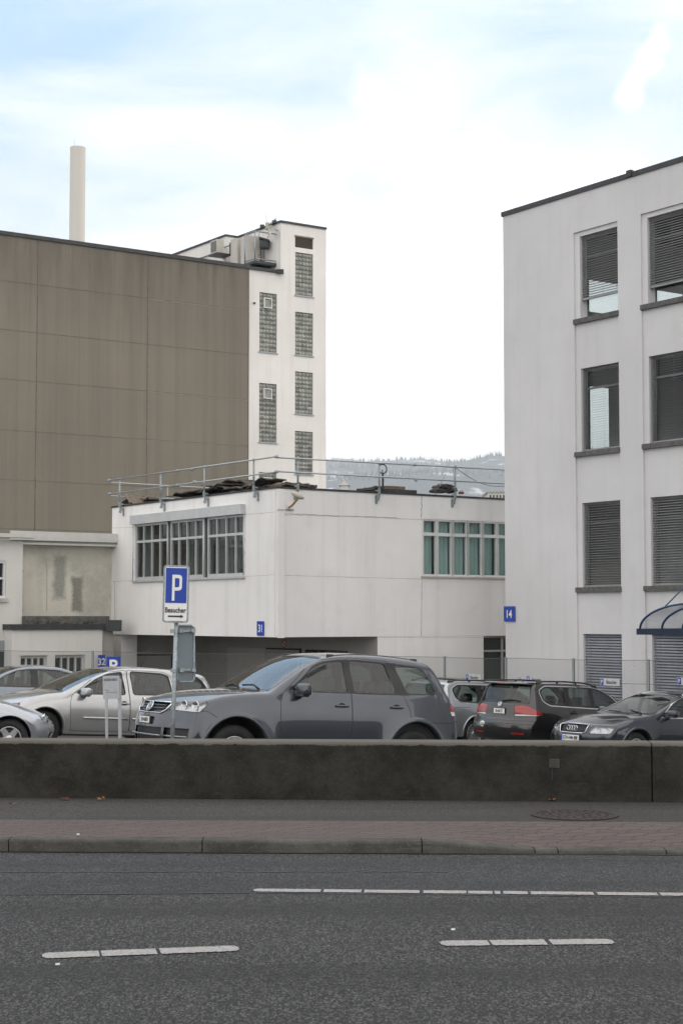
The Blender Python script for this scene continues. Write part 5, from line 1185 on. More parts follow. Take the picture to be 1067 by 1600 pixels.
# ================================================================== CARS
def paint(name, col, metal=.65, rough=.24):
    m, t, b, N, L = nodes(name)
    tcn = N('ShaderNodeTexCoord').outputs['Object']
    n = ramp(N, L, noise(N, L, tcn, 3, 5), .3, .7)
    base = mixc_(N, L, n, tuple(Vector(col) * .95), tuple(Vector(col) * 1.04))
    s = N('ShaderNodeSeparateXYZ'); L(tcn, s.inputs[0])              # road dust low on the doors
    dz = ramp(N, L, s.outputs[2], .65, .2, 0, .22); dn = N('ShaderNodeMath', operation='MULTIPLY'); L(dz, dn.inputs[0]); L(ramp(N, L, noise(N, L, tcn, 6, 6, .7), .3, .7), dn.inputs[1])
    base = mixc_(N, L, dn.outputs[0], base, (.075, .072, .066))
    g = N('ShaderNodeNewGeometry'); base = mixc_(N, L, g.outputs['Backfacing'], base, (.03, .03, .032))
    L(base, b.inputs['Base Color']); mm = N('ShaderNodeMath', operation='MULTIPLY_ADD'); L(g.outputs['Backfacing'], mm.inputs[0]); mm.inputs[1].default_value = -metal; mm.inputs[2].default_value = metal; L(mm.outputs[0], b.inputs['Metallic'])
    b.inputs['Roughness'].default_value = rough; b.inputs['Coat Weight'].default_value = 1.0; b.inputs['Coat Roughness'].default_value = .02
    return m
M_cloth = pmat('seat_cloth', (.035, .036, .038), .9, var=.2); M_clothg = pmat('grey_seat_cloth', (.10, .10, .095), .9, var=.2)
M_tyre = pmat('tyre', (.016, .016, .017), .8, var=.3, scale=30); M_alloy = pmat('alloy', (.50, .51, .52), .35, .7); M_well = pmat('wheel_well', (.006, .006, .006), .95)
M_red = pmat('tail_red', (.30, .004, .003), .12, coat=1); M_clear = pmat('clear_lamp', (.62, .62, .6), .15, .3, coat=1); M_refl = pmat('reflector', (.72, .74, .76), .14, .9); M_grille = pmat('grille_black', (.010, .010, .011), .45)
M_trim = pmat('window_trim_black', (.010, .010, .011), .35); M_lampin = pmat('lamp_housing', (.50, .51, .52), .25, .6); M_wsg = glass('windscreen_glass', (.46, .52, .53), .11)
def interp(tab, x):
    if x <= tab[0][0]: return tab[0][1]
    for (a, ya), (b, yb) in zip(tab, tab[1:]):
        if x <= b: t = (x - a) / (b - a); t = t * t * (3 - 2 * t); return lerp(ya, yb, t)
    return tab[-1][1]
class Car:
    """Shell as a half surface: a side outline swept across with crown and rounded shoulders, mirrored."""
    def __init__(c, name, sp, loc, heading, label, grp):
        c.sp = sp; x0 = min(p[0] for p in sp['sil']); x1 = max(p[0] for p in sp['sil']); c.x0, c.x1 = x0, x1
        c.root = empty(name); tag(c.root, label, 'car', grp)
        gx_, gy_ = loc; h = R(heading)                              # nose direction (-cos h, -sin h)
        X = Vector((cos(h), sin(h), 0)); Y = Vector((-sin(h), cos(h), 0)); n = Vector((.045, .035, 1)).normalized()
        X = (X - n * X.dot(n)).normalized(); Y = n.cross(X)
        c.MW = Matrix(((X.x, Y.x, n.x, gx_), (X.y, Y.y, n.y, gy_), (X.z, Y.z, n.z, ground(gx_, gy_) + sp.get('dz', 0)), (0, 0, 0, 1)))
        c.root.matrix_world = c.MW
        c.shell()
    def W(c, x, z):
        s = c.sp; w0 = s['hw']; xm = (c.x0 + c.x1) / 2; e = (x - xm) / ((c.x1 - c.x0) / 2)
        if e < 0: k = s.get('pf', .12) * max(0, (-e - .5) / .5) ** 2.4
        else: k = s.get('pr', .10) * max(0, (e - .5) / .5) ** 2.4
        w = w0 * (1 - k); zb = interp(s['belt'], x); zm = .62
        if z < zm: w -= .05 * ((zm - z) / .4) ** 2
        elif z < zb: t = (z - zm) / (zb - zm); w -= .035 * t ** 2.5
        else: w -= .035 + .02 * min(1, (z - zb) / .03) + s.get('tumble', .30) * (z - zb) + .12 * (z - zb) ** 2
        r = s['arch']
        for ax in (0, s['wb']):                                     # fender swell round the arches
            d = sqrt((x - ax) ** 2 + (z - s['R']) ** 2); w += s.get('fl', .018) * math.exp(-((d - r) / .12) ** 2) * (1 if z < zb else 0)
        if 'crease' in s:
            zc = interp(s['crease'], x); w += .010 * (1 / (1 + math.exp((z - zc) / .012)) - .5)
        return max(.03, w)
    def shell(c):
        s = c.sp; P = [tuple(p) + (.03, .05)[len(p) - 2:] if len(p) < 4 else tuple(p) for p in s['sil']]
        for _ in range(3):
            Q = []
            for i in range(len(P)):
                a, b = P[i], P[(i + 1) % len(P)]
                Q.append(tuple(lerp(u, v, .25) for u, v in zip(a, b))); Q.append(tuple(lerp(u, v, .75) for u, v in zip(a, b)))
            P = Q
        L_ = [0]
        for i in range(len(P)): a, b = P[i], P[(i + 1) % len(P)]; L_.append(L_[-1] + math.hypot(a[0] - b[0], a[1] - b[1]))
        N_ = s.get('n', 150); S_ = []; i = 0
        for k in range(N_):
            d = L_[-1] * k / N_
            while L_[i + 1] < d: i += 1
            t = (d - L_[i]) / max(1e-9, L_[i + 1] - L_[i]); S_.append(tuple(lerp(u, v, t) for u, v in zip(P[i], P[(i + 1) % len(P)])))
        bm = bmesh.new(); rows = []; zs = .6
        for k in range(N_):
            x, z, cr_, r = S_[k]; a = S_[k - 4]; b = S_[(k + 4) % N_]; tx, tz = b[0] - a[0], b[1] - a[1]; l = math.hypot(tx, tz); nx, nz = -tz / l, tx / l
            q0 = max(0, min(1, (z - .3) / .4)); cr_ = min(cr_, .01 + .04 * q0); r = min(r, .035 + .06 * q0)
            Wt = 0
            def shx(xx, t_):                                        # plan curve of nose and tail
                u = max(0, 1 - (xx - c.x0) / .95); q_ = max(0, 1 - (c.x1 - xx) / .75)
                return xx + t_ * (s.get('cf', .24) * u * u * (3 - 2 * u) - s.get('crr', .13) * q_ * q_ * (3 - 2 * q_))
            Wt = c.W(shx(x - nx * (cr_ + r), 1), z - nz * (cr_ + r)); ry = min(max(r, .06) * 1.3, .12); row = []
            for j in range(9):
                y = (Wt - ry) * j / 8; ins = cr_ * (y / Wt) ** 2.2; row.append(Vector((shx(x - nx * ins, (y / Wt) ** 2.4), y, z - nz * ins)))
            base = cr_ * ((Wt - ry) / Wt) ** 2.2
            for j in range(1, 6):
                th = pi / 2 * j / 5; y = Wt - ry + ry * sin(th); ins = cr_ * (y / Wt) ** 2.2 + r * (1 - cos(th)); row.append(Vector((shx(x - nx * ins, (y / Wt) ** 2.4) , y, z - nz * ins)))
            q = row[-1]; tx_ = max(c.x0 + .72, min(c.x1 - .6, q.x))
            for j in range(1, 13):
                u = j / 12; xx = lerp(q.x, tx_, u); zz = lerp(q.z, zs, u); yy = lerp(q.y, c.W(xx, zz), min(1, u * 5)); row.append(Vector((xx, yy, zz)))
            rows.append([bm.verts.new(v) for v in row])
        for k in range(N_):
            A, B = rows[k], rows[(k + 1) % N_]
            for j in range(len(A) - 1):
                try: f = bm.faces.new((A[j], B[j], B[j + 1], A[j + 1])); f.smooth = True
                except ValueError: pass
        bmesh.ops.remove_doubles(bm, verts=bm.verts, dist=.0008)
        c.lay = bm.faces.layers.int.new('reg'); c.bm = bm; bm.normal_update(); c.regs = {}
    def proj(c, fr):
        if fr == 'side': return Vector((1, 0, 0)), Vector((0, 0, 1))
        if fr in ('front', 'rear'): return Vector((0, 1, 0)), Vector((0, 0, 1))
        if fr == 'top': return Vector((1, 0, 0)), Vector((0, 1, 0))
        a = R(fr); return Vector((cos(a), sin(a), 0)), Vector((0, 0, 1))   # oblique: axis turned from the length towards +y
    def cut(c, poly, fr, reg, filt, over=(0,)):
        eu, ev = c.proj(fr); bm = c.bm; lay = c.lay
        us = [p[0] for p in poly]; vs = [p[1] for p in poly]; bb = (min(us) - .01, max(us) + .01, min(vs) - .01, max(vs) + .01)
        for i in range(len(poly)):
            a, b = poly[i], poly[(i + 1) % len(poly)]; du, dv = b[0] - a[0], b[1] - a[1]
            if math.hypot(du, dv) < 1e-5: continue
            u0, u1, v0, v1 = min(a[0], b[0]) - .002, max(a[0], b[0]) + .002, min(a[1], b[1]) - .002, max(a[1], b[1]) + .002; fs = []
            for f in bm.faces:
                if not filt(f): continue
                fu = [eu.dot(v.co) for v in f.verts]
                if max(fu) < u0 or min(fu) > u1: continue
                fv = [ev.dot(v.co) for v in f.verts]
                if max(fv) < v0 or min(fv) > v1: continue
                fs.append(f)
            if not fs: continue
            geom = list(set(x for f in fs for x in list(f.verts) + list(f.edges))) + fs
            bmesh.ops.bisect_plane(bm, geom=geom, dist=1e-5, plane_co=eu * a[0] + ev * a[1], plane_no=(eu * (-dv) + ev * du).normalized())
        def inside(u, v):
            r = False; n = len(poly)
            for i in range(n):
                (x1, y1), (x2, y2) = poly[i], poly[(i + 1) % n]
                if (y1 > v) != (y2 > v) and u < (x2 - x1) * (v - y1) / (y2 - y1) + x1: r = not r
            return r
        for f in bm.faces:
            if f[lay] in over and filt(f):
                m_ = f.calc_center_median()
                if inside(eu.dot(m_), ev.dot(m_)): f[lay] = reg
    def grow(c, poly, d):
        n = len(poly); A = sum(poly[i][0] * poly[(i + 1) % n][1] - poly[(i + 1) % n][0] * poly[i][1] for i in range(n)); sg = 1 if A > 0 else -1; out_ = []
        for i in range(n):
            p, q, r = Vector(poly[i - 1]), Vector(poly[i]), Vector(poly[(i + 1) % n]); a = (q - p).normalized(); b = (r - q).normalized()
            n1_ = Vector((a.y, -a.x)) * sg; n2_ = Vector((b.y, -b.x)) * sg; m_ = (n1_ + n2_); m_ = m_ / max(.35, m_.length_squared) * 2; out_.append(tuple(q + m_ * d))
        return out_
    def rounded(c, poly, r, k=4):
        n = len(poly); o_ = []
        for i in range(n):
            p, q, s_ = Vector(poly[i - 1]), Vector(poly[i]), Vector(poly[(i + 1) % n]); ri = min(r, (p - q).length * .45, (s_ - q).length * .45); a = q + (p - q).normalized() * ri; b = q + (s_ - q).normalized() * ri
            for j in range(k + 1): t = j / k; o_.append(tuple(a * (1 - t) ** 2 + q * 2 * t * (1 - t) + b * t * t))
        return o_
    def extract(c, name, regs, mats, parent=None, inset=0, side=None, thick=0):
        """Make objects from regions. side None: both halves in one mesh; side True: one object per flank."""
        bm = c.bm; lay = c.lay; fs = [f for f in bm.faces if f[lay] in regs]
        if not fs: return []
        nrm = {}
        outs = []
        for sides in ([(1, -1)] if side is None else [(-1,), (1,)]):
            nb = []; nf = []; nn = []; mi = []; seen = {}
            for sg in sides:
                idx = {}
                for f in fs:
                    q = []
                    for v in f.verts:
                        key = (v.index, 0 if v.co.y < .0008 else sg)
                        if key not in seen:
                            n_ = v.normal.copy()
                            if v.co.y < .0008: n_.y = 0; n_.normalize()
                            co = v.co - n_ * inset; seen[key] = len(nb); nb.append((co.x, co.y * sg, co.z)); nn.append((n_.x, n_.y * sg, n_.z))
                        q.append(seen[key])
                    if sg < 0: q = q[::-1]
                    if len(set(q)) > 2: nf.append(q); mi.append(regs[f[lay]])
            me = bpy.data.meshes.new(name); me.from_pydata(nb, [], nf); 
            for x in mats: me.materials.append(x)
            for p, m_ in zip(me.polygons, mi): p.material_index = m_; p.use_smooth = True
            me.update(); me.normals_split_custom_set_from_vertices([Vector(n_) for n_ in nn])
            o = bpy.data.objects.new(name, me); COL.objects.link(o); o.parent = parent or c.root; outs.append(o)
        return outs
    def part(c, name, bm, m, parent=None): return ob(name, bm, m, parent or c.root)
    def build(c):
        s = c.sp; bm = c.bm; P = s['paint']; Rw = s['R']; wb = s['wb']; ra = s['arch']
        side = lambda f: f.calc_center_median().y > s['hw'] * .35 and abs(f.normal.y) > .25
        # arches
        for ax in (0, wb):
            poly = [(ax + ra * cos(2 * pi * k / 28), s['R'] + .02 + ra * sin(2 * pi * k / 28)) for k in range(28)]
            poly = [(x, z if z > Rw - .1 else -.2) for x, z in poly]
            p2 = [(ax + ra * cos(pi * k / 20), Rw + .02 + ra * sin(pi * k / 20)) for k in range(21)] + [(ax - ra, -.1), (ax + ra, -.1)]
            c.cut(p2, 'side', 99, lambda f: f.calc_center_median().y > s['hw'] - .42, (0,))
        # windows: glass in a black rubber frame
        fr_f = lambda f: f.normal.x < -.25 and f.calc_center_median().z > .9; re_f = lambda f: f.normal.x > .25 and f.calc_center_median().z > .8
        gi = 10
        wz = lambda f: side(f) and f.calc_center_median().z > .7
        for i, w_ in enumerate(s['windows']):
            w2 = c.rounded(w_, s.get('wr', .05)); c.cut(c.grow(w2, s.get('rub', .022)), 'side', 30, wz, (0,)); c.cut(w2, 'side', gi + i, wz, (30,))
        if 'pillar' in s:
            for p_ in s['pillar']: c.cut(p_, 'side', 30, wz, (0,))
        if s.get('chromewin'):
            al = c.rounded(s['chromewin'], .07); c.cut(c.grow(al, .02), 'side', 31, wz, (0,)); c.cut(al, 'side', 30, wz, (0, 31))
        if 'ws' in s:
            w2 = c.rounded(s['ws'] + [], .03); c.cut(s['ws'], 'front', 20, fr_f, (0, 30)); 
            c.cut(c.grow(s['ws'], .02), 'front', 30, fr_f, (0,))
        if 'rw' in s:
            c.cut(s['rw'], 'rear', 21, re_f, (0,)); c.cut(c.grow(s['rw'], .02), 'rear', 30, re_f, (0,))
        # lamps, grilles: (name, frame, poly, region, filter axis)
        for i, (nm, fr, poly, where) in enumerate(s['feat']):
            if nm == 'headlight': fl_ = lambda f: f.calc_center_median().x < .1 and f.normal.z < .86 and f.calc_center_median().y > .2
            elif where == 'f': fl_ = lambda f: f.normal.x < -.12 and f.calc_center_median().x < .25 and f.calc_center_median().z < 1.3
            elif where == 'r': fl_ = lambda f: f.normal.x > -.02 and f.calc_center_median().x > c.x1 - s.get('rl', .32)
            else: fl_ = side
            if nm == 'headlight': poly = c.rounded(poly, .04, 3)
            c.cut(poly, fr, 40 + i, fl_, (0,))
            if nm in ('headlight', 'tail_light', 'grille', 'lower_grille'): c.cut(c.grow(poly, .008), fr, 80, fl_, (0,))
        # doors and shut lines
        for i, d_ in enumerate(s['doors']):
            d2 = c.rounded(d_, .04, 3)
            c.cut(d2, 'side', 60 + i, side, (0,)); c.cut(c.grow(d2, .009), 'side', 80, side, (0,))
        for ln in s.get('lines', []):                                # other shut lines as thin strips
            fr, pts = ln
            fl_ = {'side': side, 'front': lambda f: f.normal.x < -.15 and f.calc_center_median().x < .6, 'rear': lambda f: f.normal.x > .15, 'top': lambda f: f.normal.z > .5 and f.calc_center_median().z > .6}[fr]
            for a, b in zip(pts, pts[1:]):
                d = (Vector(b) - Vector(a)).normalized(); n_ = Vector((-d.y, d.x)) * .0045; a_, b_ = Vector(a), Vector(b)
                c.cut([tuple(a_ + n_), tuple(b_ + n_), tuple(b_ - n_), tuple(a_ - n_)], fr, 80, fl_, (0, 60, 61))
        bm.normal_update(); bm.verts.index_update()
        M_gap = M_black
        c.extract('body', {0: 0, 80: 1, 30: 2, 31: 3}, [P, M_gap, M_trim, M_chrome])
        doors = {}
        for i in range(len(s['doors'])):
            for o, sg in zip(c.extract('door', {60 + i: 0}, [P], side=True), (-1, 1)): doors[(i, sg)] = o
        for i, w_ in enumerate(s['windows']):
            d_i = s['wdoor'][i]
            for o, sg in zip(c.extract('side_window', {gi + i: 0}, [M_cglass], side=True, inset=.010), (-1, 1)):
                if d_i is not None: o.parent = doors[(d_i, sg)]
        if 'ws' in s: c.extract('windscreen', {20: 0}, [M_wsg], inset=.004)
        if 'rw' in s: c.extract('rear_window', {21: 0}, [s.get('rwm', M_cglass)], inset=.004)
        MAT = {'headlight': M_lens, 'tail_light': M_red, 'grille': M_grille, 'lower_grille': M_grille, 'clear_lamp': M_clear, 'skirt': M_plasticgrey, 'bumper_trim': M_plasticgrey, 'reflector': M_red, 'wiper_panel': M_grille}
        for i, (nm, fr, poly, where) in enumerate(s['feat']):
            two = nm in ('headlight', 'tail_light', 'clear_lamp', 'reflector')
            ins = {'grille': .03, 'lower_grille': .05}.get(nm, -.001)
            os_ = c.extract({'clear_lamp': 'reversing_light'}.get(nm, nm), {40 + i: 0}, [MAT[nm]], side=True if two else None, inset=ins)
            if nm == 'headlight':
                for o in os_:
                    hh = c.extract('lamp_bucket', {40 + i: 0}, [M_lampin], side=True, inset=.035)
                    if o is os_[0]: hh[0].parent = os_[0]; hh[1].parent = os_[1]
                    else:
                        for q in hh: bpy.data.objects.remove(q)
        # wheels, wheel houses, flares
        for ax in (0, wb):
            for sg in (-1, 1):
                ws_ = c.W(ax, Rw + ra) if False else s['hw']
                b = bmesh.new(); prev = None
                for k in range(25):
                    a = -pi * .12 + pi * 1.24 * k / 24; x = ax + (ra + .004) * cos(a); z = Rw + .02 + (ra + .004) * sin(a)
                    r_ = [b.verts.new((x, sg * y, z)) for y in (c.W(x, max(z, .2)) - .012, s['hw'] - .40)]
                    if prev: b.faces.new((prev[0], prev[1], r_[1], r_[0])).smooth = True
                    prev = r_
                cv = [b.verts.new((ax + (ra + .004) * cos(2 * pi * k / 24), sg * (s['hw'] - .40), Rw + .02 + (ra + .004) * sin(2 * pi * k / 24))) for k in range(24)]; b.faces.new(cv)
                c.part('wheel_house', b, M_well)
                b = bmesh.new(); rows = []; fw_ = s.get('flw', .05)
                for k in range(25):
                    a = -pi * .06 + pi * 1.12 * k / 24; row = []
                    for rr, dy in ((ra + fw_, -.004), (ra + fw_ * .8, .010), (ra + .012, .014), (ra - .002, .006), (ra - .002, -.05)):
                        x = ax + rr * cos(a); z = Rw + .02 + rr * sin(a); row.append(b.verts.new((x, sg * (c.W(x, z) + dy), z)))
                    rows.append(row)
                for k in range(24):
                    for j in range(4): b.faces.new((rows[k][j], rows[k + 1][j], rows[k + 1][j + 1], rows[k][j + 1])).smooth = True
                c.part('arch_flare', b, s.get('flm', P))
                yo = sg * (s['hw'] - .035 - .11); tw = .11
                Mx = Matrix.Translation((ax, yo, Rw)) @ Matrix.Rotation(-sg * pi / 2, 4, 'X')   # local z points outward
                b = bmesh.new(); lathe(b, [(.10, -.05), (.16, -.05), (.16, .02), (.10, .02)], Mx, 24, closed=True); wh = c.part('wheel', b, M_plasticgrey)
                b = bmesh.new(); q = Rw; ri = s.get('rim', .215)
                lathe(b, [(ri, -tw * .9), (q - .06, -tw), (q - .015, -tw * .85), (q, -tw * .6), (q, tw * .6), (q - .015, tw * .85), (q - .055, tw), (ri + .01, tw * .96), (ri, tw * .8)], Mx, 48, closed=True)
                for k in range(60):
                    for zz in (-.5, 0.5):
                        a = 2 * pi * k / 60; 
                        Mb = Mx @ Matrix.Rotation(a, 4, 'Z') @ Matrix.Translation((q - .001, 0, zz * tw)); box(b, Mb.translation, (.010, .022, .05), 0, Mb.to_3x3().to_4x4())
                c.part('tyre', b, M_tyre, wh)
                b = bmesh.new(); lathe(b, [(ri + .004, tw * .82), (ri + .002, tw * .94), (ri - .014, tw * .9), (ri - .02, tw * .6), (ri - .02, -.05), (.05, -.06)], Mx, 40); ns = s.get('spokes', 5)
                for k in range(ns):
                    a = 2 * pi * k / ns + .3; w0, w1 = (.055, .042) if ns < 8 else (.022, .018); vs_ = []
                    for r0_, ww, h_ in ((.03, w0, tw * .72), (ri - .015, w1, tw * .86)):
                        for zz in (h_ - .035, h_): vs_ += [Vector((r0_, -ww, zz)), Vector((r0_, ww, zz))]
                    R4 = Mx @ Matrix.Rotation(a, 4, 'Z'); o8 = [vs_[0], vs_[1], vs_[5], vs_[4], vs_[2], vs_[3], vs_[7], vs_[6]]; hexa(b, [R4 @ v for v in o8])
                lathe(b, [(.065, tw * .5), (.06, tw * .8), (.03, tw * .86), (.001, tw * .86)], Mx, 24)
                c.part('rim', b, s.get('rimm', M_alloy), wh)
        c.interior()
        return c
    def interior(c):
        s = c.sp; hw = s['hw']; xs = s['seatx']; zf_ = s.get('floor', .42); cl_ = s.get('cloth', M_cloth)
        b = bmesh.new(); box(b, ((xs[0] + xs[-1]) / 2, 0, zf_ + .02), (xs[-1] - xs[0] + 1.9, hw * 1.66, .06)); box(b, (xs[0] - .95, 0, zf_ + .2), (.06, hw * 1.6, .5)); box(b, (xs[-1] + .35, 0, zf_ + .28), (.08, hw * 1.5, .55)); 
        for sg in (-1, 1): box(b, ((xs[0] + xs[-1]) / 2 + .1, sg * (hw - .13), zf_ + .28), (xs[-1] - xs[0] + 1.6, .04, .46))
        c.part('cabin_floor', b, M_cloth)
        b = bmesh.new(); zb = interp(s['belt'], xs[0] - .6); box(b, (xs[0] - .72, 0, zb - .11), (.42, hw * 1.62, .20), 0, Matrix.Rotation(R(6), 4, 'Y'), .05, 3); box(b, (xs[0] - .62, -s.get('drv', 1) * .37, zb - .02), (.22, .4, .12), 0, None, .04); box(b, (xs[0] - .55, 0, zb - .3), (.3, .3, .5), 0, None, .04); c.part('dashboard', b, M_cloth)
        b = bmesh.new(); Ms = Matrix.Translation((xs[0] - .42, -.37, zb - .04)) @ Matrix.Rotation(R(68), 4, 'Y'); pts = [Ms @ Vector((.185 * cos(2 * pi * k / 24), .185 * sin(2 * pi * k / 24), 0)) for k in range(25)]; tube(b, pts, .016, 8, cap=False)
        for a in (0, 120, 240): tube(b, [Ms.translation, Ms @ Vector((.18 * cos(R(a)), .18 * sin(R(a)), 0))], .014, 6)
        c.part('steering_wheel', b, M_black)
        zh = s.get('seatz', zb)
        for i, x in enumerate(xs):
            for y in ((-.38, .38) if i == 0 else (-.42, 0, .42) if s.get('bench3') else (-.40, .40)):
                wdt = .5 if i == 0 else .44
                b = bmesh.new(); box(b, (x - .22, y, zf_ + .24), (.52, wdt, .16), 0, Matrix.Rotation(R(-6), 4, 'Y'), .05, 3)
                hb = zh - .06 - (zf_ + .25); box(b, (x + .08, y, zf_ + .25 + hb / 2), (.13, wdt, hb), 0, Matrix.Rotation(R(12), 4, 'Y'), .06, 4); st = c.part('seat', b, cl_)
                b = bmesh.new(); box(b, (x + .17, y, zh + .10 - (.02 if i else 0)), (.09, .26, .19 if i == 0 else .16), 0, Matrix.Rotation(R(10), 4, 'Y'), .045, 4)
                for dy in (-.05, .05): tube(b, [(x + .14, y + dy, zh - .08), (x + .16, y + dy, zh + .03)], .007, 5)
                c.part('headrest', b, cl_, st)
    # fittings
    def handle(c, x, z, di, m=None, ln=.20):
        for sg in (-1, 1):
            y = c.W(x, z); b = bmesh.new()
            vs = box(b, (x, sg * (y + .028), z), (ln, .022, .032), 0, Matrix.Rotation(R(0), 4, 'Z'), .010, 3)
            for dx in (-ln * .42, ln * .42): box(b, (x + dx, sg * (y + .012), z), (.03, .03, .026), 0, None, .006)
            cup = bmesh.ops.create_circle(b, cap_ends=True, segments=20, radius=1)['verts']
            for v in cup: v.co = Vector((x + v.co.x * .062, sg * (c.W(x, z) + .0035), z + v.co.y * .042))
            for f in cup[0].link_faces: f.material_index = 1
            par = [o for o in c.root.children if o.name.split('.')[0] == 'door']
            ds = par[di * 2 + (0 if sg < 0 else 1)] if len(par) > di * 2 + 1 else c.root
            ob('handle', b, [m or c.sp['paint'], M_black], ds)
    def mirror(c, x, z, m=None, sx_=.16, sz_=.15):
        for sg in (-1, 1):
            y = c.W(x, z); b = bmesh.new(); vs = box(b, (x + .02, sg * (y + .15), z), (.13, .22, sz_), 0, Matrix.Rotation(R(-8 * sg), 4, 'Z'), .045, 5)
            box(b, (x + .02, sg * (y + .12), z - sz_ * .47), (.12, .20, .035), 1, None, .015); box(b, (x - .0, sg * (y + .02), z - .05), (.09, .09, .07), 1, None, .02)
            mo = c.part('wing_mirror', b, [m or c.sp['paint'], M_plasticgrey]); b = bmesh.new(); box(b, (x + .088, sg * (y + .15), z), (.006, .18, sz_ - .04), 0, Matrix.Rotation(R(-8 * sg), 4, 'Z')); c.part('mirror_glass', b, M_refl, mo)
    def rails(c, xa, xb, m, gap=.03, mids=()):
        for sg in (-1, 1):
            b = bmesh.new(); pts = []
            for k in range(25):
                t = k / 24; x = lerp(xa, xb, t); z = c.topz(x); w_ = c.W(x, z - .06) - .09; pts.append((x, sg * w_, z - .045 + gap * 2.2 * min(1, 8 * t, 8 * (1 - t))))
            tube(b, pts, .017, 8)
            for t in [0.05, .95] + list(mids):
                x = lerp(xa, xb, t); z = c.topz(x); box(b, (x, sg * (c.W(x, z - .06) - .09), z - .02), (.12 if t in (.05, .95) else .05, .028, gap * 2 + .02), 0, None, .01)
            c.part('roof_rail', b, m)
    def topz(c, x):
        best = 0
        S_ = c.sp['sil']; 
        for (a, b) in zip(S_, S_[1:]):
            if min(a[0], b[0]) <= x <= max(a[0], b[0]) and abs(a[0] - b[0]) > 1e-6:
                t = (x - a[0]) / (b[0] - a[0]); best = max(best, lerp(a[1], b[1], t))
        return best
    def endM(c, front, z, y=0, off=.01, px=None, tilt=0):            # frame on nose or tail; found by casting onto the shell
        d = Vector((1, 0, 0)) if front else Vector((-1, 0, 0)); o_ = Vector((c.x0 - 1 if front else c.x1 + 1, abs(y), z)); bx = None; bn = None
        for f in c.bm.faces:
            ys = [v.co.y for v in f.verts]; zs = [v.co.z for v in f.verts]
            if min(ys) <= abs(y) + 1e-4 and max(ys) >= abs(y) - 1e-4 and min(zs) <= z <= max(zs):
                m_ = f.calc_center_median()
                if bx is None or (m_.x < bx if front else m_.x > bx): bx = m_.x; bn = f.normal.copy()
        if y < 0: bn.y = -bn.y
        if tilt is None: bn = -d
        zx = bn.normalized(); up = (Vector((0, 0, 1)) - zx * zx.z).normalized(); rt = up.cross(zx)
        pos = Vector((bx, y, z)) + zx * off
        return Matrix(((rt.x, up.x, zx.x, pos.x), (rt.y, up.y, zx.y, pos.y), (rt.z, up.z, zx.z, pos.z), (0, 0, 0, 1)))
    def plate_(c, front, z, y, w_, h_, txt, euro=False, off=.02, holder=True):
        M = c.endM(front, z, y, off, tilt=None); b = bmesh.new(); plate(b, M, w_ + .02, h_ + .02, .03, .008, -.003); pl0 = c.part('plate_holder', b, M_black)
        b = bmesh.new(); plate(b, M, w_, h_, .004, .006, .003); o = c.part('number_plate', b, M_white, pl0) if False else c.part('number_plate', b, M_white)
        b = bmesh.new(); text(b, txt, h_ * .78, M @ Matrix.Translation((.012 if euro else 0, 0, .003)), (w_ * .86 / (len(txt) * h_ * .46)), 0, .003)
        if euro: pquad(b, M, -w_ / 2 + .003, -w_ / 2 + .045, -h_ / 2 + .003, h_ / 2 - .003, .0045, 1)
        c.part('plate_lettering', b, [M_ink, M_blue], o)
        return M
    def finish(c): c.bm.free()
def badge_vw(car, front, z, r, off=.012):
    M = car.endM(front, z, 0, off, tilt=0); b = bmesh.new(); lathe(b, [(r * .86, .0), (r * .88, .008), (r * .98, .008), (r, 0)], M, 32)
    def st(p, q, w_=.10):
        a, d = Vector(p) * r, Vector(q) * r; n = Vector((-(d - a).y, (d - a).x)).normalized() * w_ * r; P8 = []
        for zz in (0, .008): P8 += [M @ Vector((*v, zz)) for v in (a - n, d - n, d + n, a + n)]
        hexa(b, P8)
    for p, q in (((-.36, .82), (-.03, .08)), ((-.03, .08), (.03, .08)), ((.36, .82), (.03, .08)), ((-.74, .46), (-.34, -.76)), ((-.34, -.76), (0, -.05)), ((.74, .46), (.34, -.76)), ((.34, -.76), (0, -.05))): st(p, q)
    car.part('emblem', b, M_chrome)
    b = bmesh.new(); lathe(b, [(r * .87, .001), (.001, .002)], M, 24); car.part('emblem_ground', b, M_grille)
GRP = 'cars parked behind the wall'
GREY = paint('grey_metallic_paint', (.056, .064, .080)); SILV = paint('silver_metallic_paint', (.42, .425, .43), .6); SILV2 = paint('silver_blue_paint', (.40, .425, .455), .6); BLK = paint('black_paint', (.006, .006, .007), .0, .25); NAVY = paint('dark_blue_paint', (.028, .036, .050), .5); BLUG = paint('blue_grey_paint', (.17, .20, .235), .6)
def lampcups(c, pts, r, fr=50, name='lamp_reflector'):
    eu, ev = c.proj(fr); hl = [f for f in c.bm.faces if f[c.lay] == 40]
    for sg in (-1, 1):
        b = bmesh.new()
        for (u_, z) in pts:
            f = min(hl, key=lambda f: (eu.dot(f.calc_center_median()) - u_) ** 2 + (f.calc_center_median().z - z) ** 2); m_ = f.calc_center_median()
            n_ = (f.normal * .6 + Vector((-1, 0, 0)) * .6); n_.z = 0; n_.normalize(); p = m_ - f.normal * .016; p.z = z
            M = Matrix.Translation((p.x, p.y * sg, p.z)) @ Vector((n_.x, n_.y * sg, 0)).to_track_quat('Z', 'Y').to_matrix().to_4x4()
            lathe(b, [(r * 1.02, -.0), (r, .012), (r * .9, .0), (r * .55, -.03), (r * .2, -.045), (.001, -.02)], M, 24)
        heads = [o for o in c.root.children if o.name.split('.')[0] == 'headlight']
        ob(name, b, M_refl, heads[0 if sg < 0 else 1] if len(heads) > 1 else c.root)
